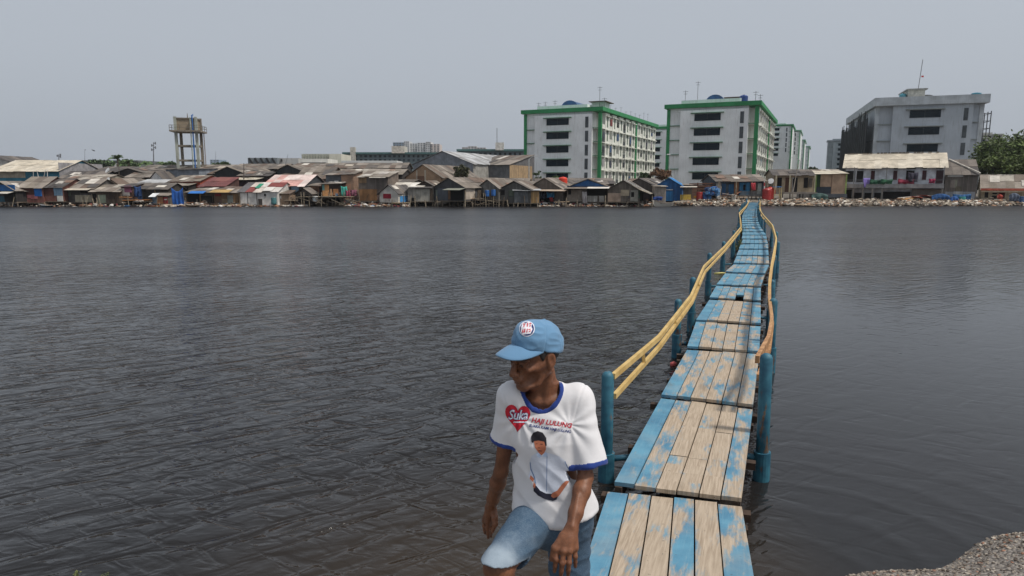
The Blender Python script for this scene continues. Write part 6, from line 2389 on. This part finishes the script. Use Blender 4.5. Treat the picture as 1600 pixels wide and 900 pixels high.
palm(183, 262, 242, 170, 'tall coconut palm with drooping fronds, largest of the four', 1)
palm(200, 262, 248, 172, 'coconut palm just right of the largest palm', 2)
palm(228, 262, 250, 176, 'coconut palm left of the slim telecom mast', 3)
palm(257, 262, 252, 180, 'small coconut palm left of the water tower legs', 4)
# ------------------------------------------------------------------ things along the far shore
def barrel(px, py, Y, rgb, label, group=None, r=.29, h=.88, name='barrel', lying=False, cat='barrel'):
    c = at(px, py, Y)
    prof = [(r * .93, 0), (r * .97, .02), (r, .1), (r, h * .32), (r * 1.05, h * .34), (r, h * .36), (r, h * .64), (r * 1.05, h * .66), (r, h * .68), (r, h * .93), (r * .93, h), (r * .86, h), (r * .84, h - .03), (.01, h - .03)]
    o = thing(name, tuple(c), label, cat, 0, group)
    if lying:
        ax = Vector((rs.uniform(-.6, .6), -1, rs.uniform(-.1, .2))).normalized()
        pts = [c + ax * z + Vector((0, 0, r)) for _, z in prof]
        MB().tube(pts, [max(q, .002) for q, _ in prof], 14).build('barrel_body', M('plain', rgb, .5, .2, 2), o)
        MB().tube([c + ax * (h * .985) + Vector((0, 0, r)), c + ax * (h * 1.01) + Vector((0, 0, r))], r * .8, 14).build('lid', M('plain', tuple(int(x * .7 + 50) for x in rgb), .5), o)
        MB().tube([c + ax * (h * .97) + Vector((.1, 0, r + .1)), c + ax * (h * 1.0) + Vector((.1, 0, r + .1))], .05, 8).build('bung', M('plain', (210, 210, 206), .6), o)
    else:
        MB().lathe(c, prof, 14).build('barrel_body', M('plain', rgb, .5, .2, 2), o)
        MB().lathe(c + Vector((.1, 0, h - .03)), [(.05, 0), (.05, .04), (.01, .045)], 8).build('bung', M('plain', (210, 210, 206), .6), o)
    return o


BB = [(30, 84, 150), (70, 128, 184), (22, 52, 100), (44, 104, 160)]
spots = [(1101, 313.5, 0), (1108, 313.5, 0), (1100, 306.5, 1), (1107, 305.5, 1), (1113, 306.5, 1), (1119, 307, 1), (1103, 299.5, 1), (1110, 299, 1), (1114, 297.5, 1), (1117.5, 302, 1)]
for i, (px, py, ly) in enumerate(spots):
    barrel(px, py, 94 + (i % 3) * .35, BB[i % 4], 'blue plastic barrel in the heap left of the bridge end', 'blue barrels heaped by the bridge end', lying=bool(ly))
barrel(1092.5, 314.5, 94, (156, 48, 44), 'red drum left of the blue barrel heap', r=.42, h=1.25)
barrel(1086.5, 314.5, 94.3, (186, 130, 48), 'orange yellow drum left of the red drum', r=.28, h=.75)
barrel(1121.5, 313, 94, (206, 198, 186), 'white drum at the right of the blue barrel heap', r=.28, h=.6, lying=True)
for (px, py, Y, r, h, c, lab) in ((1197.5, 313, 94.5, .60, 1.75, (150, 40, 38), 'tall dark red water tank right of the bridge end'), (1202.5, 311, 95.6, .5, 1.7, (206, 62, 48), 'orange red water tank behind the dark red one'), (1207.5, 303, 95.6, .35, .75, (210, 70, 52), 'small orange red drum beside the blue table')):
    c_ = at(px, py, Y)
    tank(tuple(c_), r, h, c, lab, ribs=5)
barrel(761, 307, F - .6, (36, 92, 156), 'blue drum on the stick deck of the grey gabled house, left', None, lying=False, h=.8)
barrel(771, 306, F - .6, (36, 92, 156), 'blue drum on the stick deck of the grey gabled house, right', None, h=.8)
barrel(726, 309, F - .6, (36, 92, 156), 'blue drum on the deck of the large slate gabled house', None, h=.5)
barrel(428, 318.5, F - 1.2, (70, 120, 124), 'teal drum before the dirty white wall', None, r=.34, h=.8)
barrel(493, 315, F - .2, (190, 196, 198), 'pale tub under the stick platform', None, r=.38, h=.7, name='tub', cat='tub')
for i, (px, py, c, lab) in enumerate(((1503, 316.5, (40, 132, 130), 'teal crate on the rubble at the right'), (1595, 316, (44, 78, 120), 'blue drum at the right edge'), (1583, 314, (80, 92, 110), 'grey blue drum left of the right edge drum'))):
    barrel(px, py, 94, c, lab, None, r=.4, h=.8, name='drum' if i else 'tub', cat='drum' if i else 'tub')

p_, q_ = at(1194, 312, 94.4), at(1194.5, 280, 94.4)
o = thing('marker_pole', tuple(p_), 'red and white painted pole beside the dark red tank', 'pole')
for i in range(6):
    MB().tube([p_.lerp(q_, i / 6), p_.lerp(q_, (i + 1) / 6)], .08, 8).build('pole_band', M('plain', (206, 200, 196) if i % 2 else (170, 60, 56), .7), o)
# blue table and boat
c = at(1213.5, 308, 95)
o = thing('table', (c.x, c.y, at(1213, 309, 95).z), 'small wooden table with a blue top beside the red tanks', 'table')
zt_b = at(1213, 292, 95).z
MB().box((c.x, c.y, zt_b), (1.1, .8, .07)).build('tabletop', M('plain', (92, 148, 204), .7), o)
for sx in (-1, 1):
    for sy in (-1, 1):
        MB().box((c.x + sx * .48, c.y + sy * .34, (zt_b + .3) / 2), (.08, .08, zt_b - .36)).build('leg', M('plain', (176, 160, 116)), o)
MB().box((c.x, c.y - .36, (zt_b + .3) * .5), (1.0, .07, .08)).build('rail', M('plain', (176, 160, 116)), o)


def boat(px0, px1, yw, Y, hgt, rgb, label, tarp=None):
    a_, b_ = at(px0, yw, Y), at(px1, yw, Y)
    ln = b_.x - a_.x
    cx_, cy_ = (a_.x + b_.x) / 2, Y
    o = thing('boat', (cx_, cy_, 0), label, 'boat')
    mb = MB()
    rings = []
    for i in range(11):
        s = i / 10
        wd = .62 * (math.sin(math.pi * min(.5, s * .55 + .08)) if s < .8 else math.sin(math.pi * .5) * (1 - ((s - .8) / .2) ** 2 * .85))
        sh = hgt * (.62 + .5 * (s - .55) ** 2 * 4 * (1 if s < .55 else .35))
        xx = a_.x + ln * s
        xb = (a_.x + b_.x) / 2 + (xx - (a_.x + b_.x) / 2) * .62
        rings.append([Vector((xx, cy_ - wd, sh)), Vector((xb, cy_ - wd * .6, .0)), Vector((xb, cy_, -.15)), Vector((xb, cy_ + wd * .6, .0)), Vector((xx, cy_ + wd, sh)), Vector((xx, cy_ + wd * .82, sh * .96)), Vector((xx, cy_, .16)), Vector((xx, cy_ - wd * .82, sh * .96))])
    vs = [v for r_ in rings for v in r_]
    fs = [(i * 8 + j, i * 8 + (j + 1) % 8, (i + 1) * 8 + (j + 1) % 8, (i + 1) * 8 + j) for i in range(10) for j in range(8)]
    fs += [tuple(range(7, -1, -1)), tuple(range(80, 88))]
    mb.add(vs, fs)
    hl = mb.build('hull', M(WA, rgb, .6, .2, 1), o)
    mb = MB()
    for s in (-1, 1):
        for i in range(10):
            p, q = rings[i][0 if s < 0 else 4], rings[i + 1][0 if s < 0 else 4]
            mb.bar(p + Vector((0, 0, .02)), q + Vector((0, 0, .02)), .07, .05)
    mb.build('gunwale', M(WA, (150, 140, 128)), o)
    for s in (.35, .6):
        MB().box((a_.x + ln * s, cy_, hgt * .62), (.22, .95, .05)).build('thwart', M('plain', (130, 112, 90)), o)
    return o


boat(1021, 1052, 320, 89.4, .66, (222, 216, 206), 'weathered white rowing boat moored left of the bridge end')
boat(290, 312, 321, F - 3, .35, (140, 120, 100), 'low grey brown dugout boat before the cluttered open hut')
boat(62, 84, 321, F - 3, .3, (70, 92, 112), 'low blue grey dugout boat below the red brown plank house')


def on_front(px, out):
    L, w = two_storey[0], two_storey[1]
    lo_, hi_ = 0.0, w
    for _ in range(30):
        m_ = (lo_ + hi_) / 2
        q = L(m_, -out, 3.0)
        if q.x / q.y < ray(px, 280).x / ray(px, 280).y:
            lo_ = m_
        else:
            hi_ = m_
    return L(lo_, -out, 0).y


def cloth(px0, py0, px1, py1, Y, rgb, label, name='cloth', sag=.15, cat='cloth', folds=7, seed=0, thick=.03):
    a_, b_ = at(px0, py0, Y), at(px1, py1, Y)
    rc = random.Random(int(px0 * 7 + py0 * 3))
    nx, nz = 14, 7
    vs, fs = [], []
    for s in (0, 1):
        for j in range(nz + 1):
            for i in range(nx + 1):
                f, g_ = i / nx, j / nz
                z = a_.z + (b_.z - a_.z) * g_
                z -= sag * math.sin(math.pi * f) * (1 - g_) + (rc.uniform(-.05, .05) if j == nz and s == 0 else 0)
                y = Y + .10 * math.sin(f * folds * 2.1 + px0) * (.3 + g_) + s * thick + .05 * math.sin(g_ * 7 + f * 3)
                vs.append(Vector((a_.x + (b_.x - a_.x) * f + .05 * math.sin(g_ * 3 + px0), y, z)))
    n = (nx + 1) * (nz + 1)
    for j in range(nz):
        for i in range(nx):
            q = j * (nx + 1) + i
            fs.append((q, q + nx + 1, q + nx + 2, q + 1))
            fs.append((n + q, n + q + 1, n + q + nx + 2, n + q + nx + 1))
    for i in range(nx):
        fs.append((i, i + 1, n + i + 1, n + i))
        q = nz * (nx + 1) + i
        fs.append((q + 1, q, n + q, n + q + 1))
    for j in range(nz):
        q = j * (nx + 1)
        fs.append((q + nx + 1, q, n + q, n + q + nx + 1))
        q += nx
        fs.append((q, q + nx + 1, n + q + nx + 1, n + q))
    o = MB().add(vs, fs).build(name, M('plain', rgb, .85, .3, 1.5), loc=Vector(((a_.x + b_.x) / 2, Y, b_.z)), smooth=True)
    return tag(o, label, cat)


cloth(268, 293, 288, 321, F - .6, (26, 84, 160), 'large crumpled blue tarp hanging to the water', 'tarp', .5, 'tarp', 9)
cloth(208, 290, 221, 308, F + 1, (30, 62, 108), 'dark blue tarp hung beside the open hut', 'tarp', .2, 'tarp')
cloth(1349.5, 278.5, 1359, 293, on_front(1354, 1.5), (122, 106, 176), 'lilac towel over the white house balcony', 'towel', 0, 'towel', 2)
cloth(1360, 280, 1377, 287.5, on_front(1368.5, 1.5), (26, 82, 58), 'dark green bedding on the balcony rail, left half', 'bedding', .1, 'bedding')
cloth(1377, 279.5, 1394, 287.5, on_front(1385.5, 1.5), (32, 92, 62), 'green bedding on the balcony rail, right half', 'bedding', .1, 'bedding')
cloth(1404, 279, 1428, 287, on_front(1416.0, 1.5), (132, 38, 62), 'dark red cloth on the balcony rail', 'cloth', .15)
cloth(1419.5, 269, 1434, 284, on_front(1427, 1.2), (40, 38, 54), 'dark patterned clothes hung before the balcony door', 'laundry', .1, 'laundry')
cloth(1451.5, 279, 1461, 286.5, on_front(1456.2, 1.5), (138, 34, 70), 'small magenta cloth on the balcony rail, right', 'cloth', .05)
cloth(533, 291, 543, 306, F + 1, (70, 170, 156), 'turquoise cloth hung beside the orange room', 'laundry', .1, 'laundry')
cloth(540, 297, 547, 309, F + .8, (140, 60, 84), 'magenta cloth hung right of the turquoise one', 'laundry', .1, 'laundry')
cloth(547, 296, 557, 306, F + 1.0, (124, 74, 92), 'dull pink cloth beside the tall board house', 'laundry', .1, 'laundry')
cloth(845, 299, 852, 311, F + .8, (40, 46, 60), 'dark clothes hung under the wide eave', 'laundry', .1, 'laundry')
cloth(854, 299, 866, 309, F + .8, (50, 118, 158), 'bright blue cloth hung under the wide eave', 'laundry', .2, 'laundry')
cloth(859, 308, 864, 315, F + .6, (168, 66, 66), 'small red cloth below the bright blue one', 'laundry', .05, 'laundry')
cloth(745, 300, 750, 308, F + .9, (206, 196, 186), 'white clothes hung beside the grey gabled house', 'laundry', .05, 'laundry')
cloth(777, 300, 780, 306, F + .9, (206, 200, 194), 'small white cloth left of the boxy porch', 'laundry', .05, 'laundry')
cloth(910, 299, 917, 318, F - .4, (196, 190, 188), 'long white cloth hung beside the dark porch', 'laundry', .05, 'laundry')
cloth(1174, 285.5, 1180, 297, F + 4.6, (196, 70, 80), 'red and white washing on the bridge end balcony', 'laundry', .05, 'laundry')
cloth(1268, 305, 1294, 312, F + 3.4, (66, 92, 88), 'grey green tarp over a heap before the tan house', 'tarp', -.3, 'tarp')
cloth(1020, 308, 1035, 313, F - .2, (28, 60, 124), 'dark blue tarp over the boat stern', 'tarp', -.1, 'tarp')
cloth(1456, 306, 1484, 314.5, F + 3.2, (28, 76, 128), 'blue tarp heap on the right shore, left one', 'tarp', -.3, 'tarp', 14)
cloth(1489, 303, 1516, 312, F + 4.2, (36, 88, 136), 'blue tarp sheet on the right shore, tallest', 'tarp', .1, 'tarp', 14)
cloth(1484, 309, 1496, 318, F + 2.4, (30, 84, 150), 'bright blue tarp scrap hanging to the rocks', 'tarp', -.2, 'tarp', 8)
cloth(1577, 305, 1592, 314, F + 3.0, (84, 94, 112), 'grey tarp heap near the right edge', 'tarp', -.3, 'tarp', 9)
cloth(1558, 306, 1567, 311, F + 4.4, (160, 58, 46), 'red bundle before the cream house', 'bundle', -.2, 'bundle', 4)

# fallen sheets, plank heaps
def plank(p, q, w, rgb, label, group=None, name='plank', h=.05, cat='plank'):
    o = MB().bar(p, q, w, h).build(name, M('plain', rgb, .9, .35, 3), loc=p)
    return tag(o, label, cat, group)


rp = random.Random(77)
for i in range(18):
    px, py = rp.uniform(1121, 1148), rp.uniform(303, 317)
    p = at(px, py, 94 + rp.uniform(-.5, 1.2))
    d = Vector((rp.uniform(-1, 1), rp.uniform(-.5, .5), rp.uniform(-.35, .45))).normalized() * rp.uniform(1.2, 2.6)
    plank(p, p + d, rp.uniform(.1, .28), rp.choice(((150, 110, 84), (186, 160, 132), (112, 84, 66), (206, 190, 170), (128, 84, 60))), 'broken plank in the heap left of the bridge landing', 'broken planks heaped by the bridge landing')
plank(at(1129, 302, 94), at(1152, 306, 93.5), .5, (216, 208, 196), 'long white board on top of the plank heap', cat='board', name='board')
plank(at(1404, 309, 94.5), at(1456, 305, 96), .4, (196, 190, 180), 'long pale plank over the sheet heap on the right shore', name='board', cat='board')
sh_ = [((1408, 311.5), (1428, 309), (196, 150, 96), 'tan sheet on the right shore heap'), ((1428, 307), (1452, 313.5), (188, 88, 66), 'terracotta red sheet slanting on the right shore heap'), ((1418, 314), (1440, 314), (166, 124, 84), 'brown sheet at the foot of the right shore heap'), ((1440, 305), (1456, 309), (120, 52, 46), 'dark red sheet on the right shore heap')]
for (a_, b_, c_, lab) in sh_:
    p, q = at(a_[0], a_[1], 94.5), at(b_[0], b_[1], 95.3)
    plank(p, q, 1.3, c_, lab, name='roof_sheet', cat='sheet')
for (a_, b_, c_, lab) in (((1052, 315.5), (1080, 314), (190, 178, 158), 'narrow pale jetty plank right of the white boat'), ((1243, 319.5), (1270, 320.5), (206, 180, 150), 'pale tan float lying off the rubble shore'), ((194, 313), (236, 312), (178, 116, 66), 'orange plank deck before the dark open hut'),
                          ((188, 308), (204, 308.5), (150, 106, 66), 'brown plank deck under the white curtain'), ((232, 321.5), (262, 322), (186, 120, 74), 'orange brown board floating before the little shed'), ((262, 320), (300, 321.5), (206, 190, 170), 'pale board floating below the blue tarp'),
                          ((330, 321.2), (374, 320), (196, 170, 140), 'long tan board floating before the mat walled hut'), ((612, 317), (640, 317), (176, 156, 124), 'plank walkway below the small white house'), ((718, 312), (742, 310.5), (150, 126, 100), 'plank shelf on the deck of the slate gabled house'), ((866, 316), (890, 315), (160, 140, 116), 'plank walkway left of the blue gable house')):
    plank(at(a_[0], a_[1], F - .8), at(b_[0], b_[1], F - .8), .7, c_, lab, name='plank_deck' if 'deck' in lab or 'walkway' in lab else 'board', h=.10, cat='boards')
# white chair frame
c = at(1143, 319, 93.2)
o = thing('chair', tuple(c), 'white plastic chair lying askew by the plank heap', 'chair', .5)
CH = M('plain', (206, 200, 190), .6)
MB().box(c + Vector((0, 0, .55)), (.75, .7, .06), .5).build('seat', CH, o)
MB().box(c + Vector((.33, .2, .95)), (.08, .7, .8), .5).build('backrest', CH, o)
for sx, sy in ((-1, -1), (1, -1), (-1, 1), (1, 1)):
    MB().bar(c + Vector((sx * .32, sy * .3, .55)), c + Vector((sx * .42, sy * .36, -.02)), .07).build('leg', CH, o)

# platform of sticks
o = thing('stick_platform', (at(505, 320, F - .6).x, F - .6, 0), 'rickety raised platform of thin sticks over the water', 'platform')
x0, x1 = at(446, 320, F - .6).x, at(548, 320, F - .6).x
zz = at(500, 307.5, F - .6).z
mb = MB()
for i in range(30):
    xx = x0 + (x1 - x0) * i / 29
    mb.box((xx, F + .4, (zz if xx > at(468, 320, F).x else zz - .5) + rp.uniform(-.02, .02)), (.3, 2.2, .05), rp.uniform(-.05, .05))
mb.build('deck', STILT[2], o)
for i in range(26):
    xx = x0 + (x1 - x0) * (i + rp.uniform(-.3, .3)) / 25
    yy = F - .6 + rp.choice((0, .9, 1.6))
    MB().tube([(xx + rp.uniform(-.25, .25), yy, -.4), (xx, yy, zz + rp.choice((0, .05, .6)))], rp.uniform(.04, .065), 6).build('stilt', STILT[rp.choice((0, 2, 2))], o)
for i in range(14):
    xx = x0 + (x1 - x0) * rp.random()
    MB().bar((xx, F - .65, rp.uniform(.2, zz)), (xx + rp.uniform(.6, 1.8), F - .6, rp.uniform(.15, zz)), .06).build('brace', STILT[rp.choice((0, 1, 2))], o)
o = thing('stick_deck', (at(735, 320, F - .8).x, F - .8, 0), 'low stick deck heaped with boards before the slate gabled house', 'platform')
x0, x1 = at(703, 320, F - .8).x, at(793, 320, F - .8).x
zz = at(740, 313, F - .8).z
mb = MB()
for i in range(24):
    xx = x0 + (x1 - x0) * i / 23
    mb.box((xx, F + .2, zz + rp.uniform(-.03, .03)), (.3, 2.0, .05), rp.uniform(-.1, .1))
mb.build('deck', STILT[0], o)
for i in range(22):
    xx = x0 + (x1 - x0) * (i + rp.uniform(-.3, .3)) / 21
    MB().tube([(xx + rp.uniform(-.2, .2), F - .8, -.4), (xx, F - .8 + rp.choice((0, .8)), zz + rp.choice((0, .05, .45, .9)))], rp.uniform(.04, .06), 6).build('stilt', STILT[rp.choice((0, 1, 2))], o)
for i in range(12):
    xx = x0 + (x1 - x0) * rp.random()
    MB().bar((xx, F - .85, rp.uniform(.1, zz + .3)), (xx + rp.uniform(.8, 2.2), F - .7, rp.uniform(.1, zz + .3)), .08).build('brace', STILT[rp.choice((0, 1, 2))], o)

# single poles standing in the water
for i in range(34):
    px = rp.choice((rp.uniform(30, 300), rp.uniform(590, 700), rp.uniform(640, 900), rp.uniform(800, 1020)))
    c = at(px, 321.5, F - 1.6 + rp.uniform(-.3, .5))
    o = MB().tube([(c.x + rp.uniform(-.25, .25), c.y, -.4), (c.x, c.y, rp.uniform(.5, 1.5))], rp.uniform(.04, .07), 6).build('wooden_pole', STILT[rp.choice((0, 2, 2))], loc=(c.x, c.y, 0))
    tag(o, 'short thin pole standing in the water along the left shore huts', 'pole', 'thin poles standing off the left shore')
c = at(726.5, 324, 88)
o = MB().tube([(c.x, c.y, -.4), (c.x + .05, c.y, 2.1)], .09, 7).build('wooden_pole', STILT[2], loc=(c.x, c.y, 0))
tag(o, 'thick tan mooring pole standing farthest out before the slate house', 'pole')

# yellow fence, brown timber frame
o = thing('fence', tuple(at(1071, 313, 93.6)), 'short yellow painted board fence right of the blue house', 'fence')
for i in range(9):
    p = at(1063.5 + i * 1.9, 312.5, 93.6)
    MB().box((p.x, p.y, (p.z + at(0, 304, 93.6).z) / 2), (.13, .05, at(0, 304, 93.6).z - p.z)).build('board', M('plain', (196, 166, 70), .8), o)
a_, b_ = at(1063, 309, 93.7), at(1079.5, 309, 93.7)
MB().bar(a_, b_, .05, .1).build('rail', M('plain', (170, 140, 60), .8), o)
o = thing('timber_rack', tuple(at(1100, 312, 97)), 'rusty brown timber rack behind the barrel heap', 'rack')
for px in (1078, 1090, 1102, 1112, 1120):
    p, q = at(px, 314, 97), at(px, 285.5 if px > 1085 else 290, 97)
    MB().bar(p, q, .14).build('post', M('plain', (98, 66, 50)), o)
for py in (287, 291, 295, 300):
    MB().bar(at(1077, py + .5, 96.9), at(1121, py - .5, 96.9), .12, .16).build('rail', M('plain', (104, 70, 54)), o)
for py in (289, 293):
    MB().bar(at(1080, py, 97.3), at(1119, py, 97.3), .5, .1).build('shelf', M('plain', (74, 54, 44)), o)
o = thing('retaining_wall', tuple(at(1080, 300, 100)), 'low rough brick wall behind the barrels and blue house', 'wall')
p, q = at(1070, 290, 100), at(1124, 290, 100)
MB().box(((p.x + q.x) / 2, 100, (p.z + .3) / 2), (q.x - p.x, .3, p.z - .3)).build('wall_body', M(BR, (120, 92, 76)), o)
MB().box(((p.x + q.x) / 2, 100, p.z + .06), (q.x - p.x + .2, .5, .12)).build('coping', M('concrete', (140, 130, 120)), o)
# satellite dishes
for px, py, Y, lab in ((170, 267, 100, 'white satellite dish on the brown hip roof, upper'), (170.5, 282, 97, 'white satellite dish below the upper one'), (1204.5, 284, 96, 'grey satellite dish beside the orange red tank')):
    c = at(px, py, Y)
    o = thing('satellite_dish', tuple(c), lab, 'dish')
    mb = MB()
    r = .42
    mb.tube([c, c + Vector((-.02, -.05, .02)), c + Vector((-.06, -.14, .06)), c + Vector((-.10, -.20, .10))], [.02, r * .5, r * .85, r], 14)
    mb.build('reflector', M('plain', (206, 206, 204), .5), o)
    MB().tube([c, c + Vector((0, .15, -.5))], .04, 6).build('bracket', M('plain', (120, 120, 120)), o)

# rubble of broken stone and sacks along the right shore, litter along the left
RUB = [M('plain', c, .95, .25, 3) for c in ((196, 186, 170), (150, 138, 122), (222, 214, 202), (110, 98, 86), (170, 134, 108), (84, 74, 66))]
mb = MB()
for i in range(5200):
    px = rp.uniform(1188, 1640) if rp.random() < .8 else rp.uniform(1052, 1172)
    d = abs(rp.gauss(0, 1.5)) - .5
    c = at(px, 318, 92)
    Y = shore_y(c.x) + d
    c = at(px, 318, Y)
    z = max(0, land_z(c.x, Y)) + .05 + rp.uniform(-.05, .22) * max(.2, 1 - d / 4)
    mb.ball((c.x, Y, z), rp.choice((.07, .10, .14, .20, .28)) * rp.uniform(.7, 1.2), 5, rp.choices(range(6), (4, 5, 3, 5, 3, 5))[0], (rp.uniform(.8, 1.5), 1, rp.uniform(.5, .9)), .7, rp)
tag(mb.build('shore_rubble', RUB), 'band of broken pale stones and sacks along the right shore', 'rubble', kind='stuff')
LIT = [M('plain', c, .9, .3, 3) for c in ((190, 180, 166), (120, 104, 88), (150, 110, 84), (210, 206, 200), (86, 76, 68), (130, 60, 70), (60, 100, 140))]
mb = MB()
for i in range(2600):
    px = rp.choice((rp.uniform(540, 640), rp.uniform(250, 480), rp.uniform(-20, 480), rp.uniform(840, 1020)))
    Y = F + rp.uniform(-1.6, 2.6)
    c = at(px, 320, Y)
    mb.ball((c.x, Y, rp.uniform(-.02, .15 + max(0, Y - F + .8) * .22)), rp.choice((.07, .1, .14, .2)) * rp.uniform(.6, 1.3), 5, rp.choices(range(7), (5, 5, 4, 3, 4, 1, 1))[0], (rp.uniform(.8, 2.4), 1, rp.uniform(.4, .8)), .7, rp)
tag(mb.build('shore_litter', LIT), 'litter and scraps piled along the waterline of the left huts', 'litter', kind='stuff')

# ------------------------------------------------------------------ the air
hz = bpy.data.materials.new('hazy_air')
hz.use_nodes = True
n_ = hz.node_tree.nodes
n_.remove(n_['Principled BSDF'])
pv = n_.new('ShaderNodeVolumePrincipled')
pv.inputs['Color'].default_value = (.86, .90, .96, 1)
pv.inputs['Density'].default_value = .00014
pv.inputs['Anisotropy'].default_value = .2
hz.node_tree.links.new(pv.outputs[0], n_['Material Output'].inputs['Volume'])
hb = MB().box((0, 830, 43), (3400, 1800, 92)).build('haze', hz)
tag(hb, 'thin pale haze hanging over the water and the far shore', 'haze', kind='stuff')
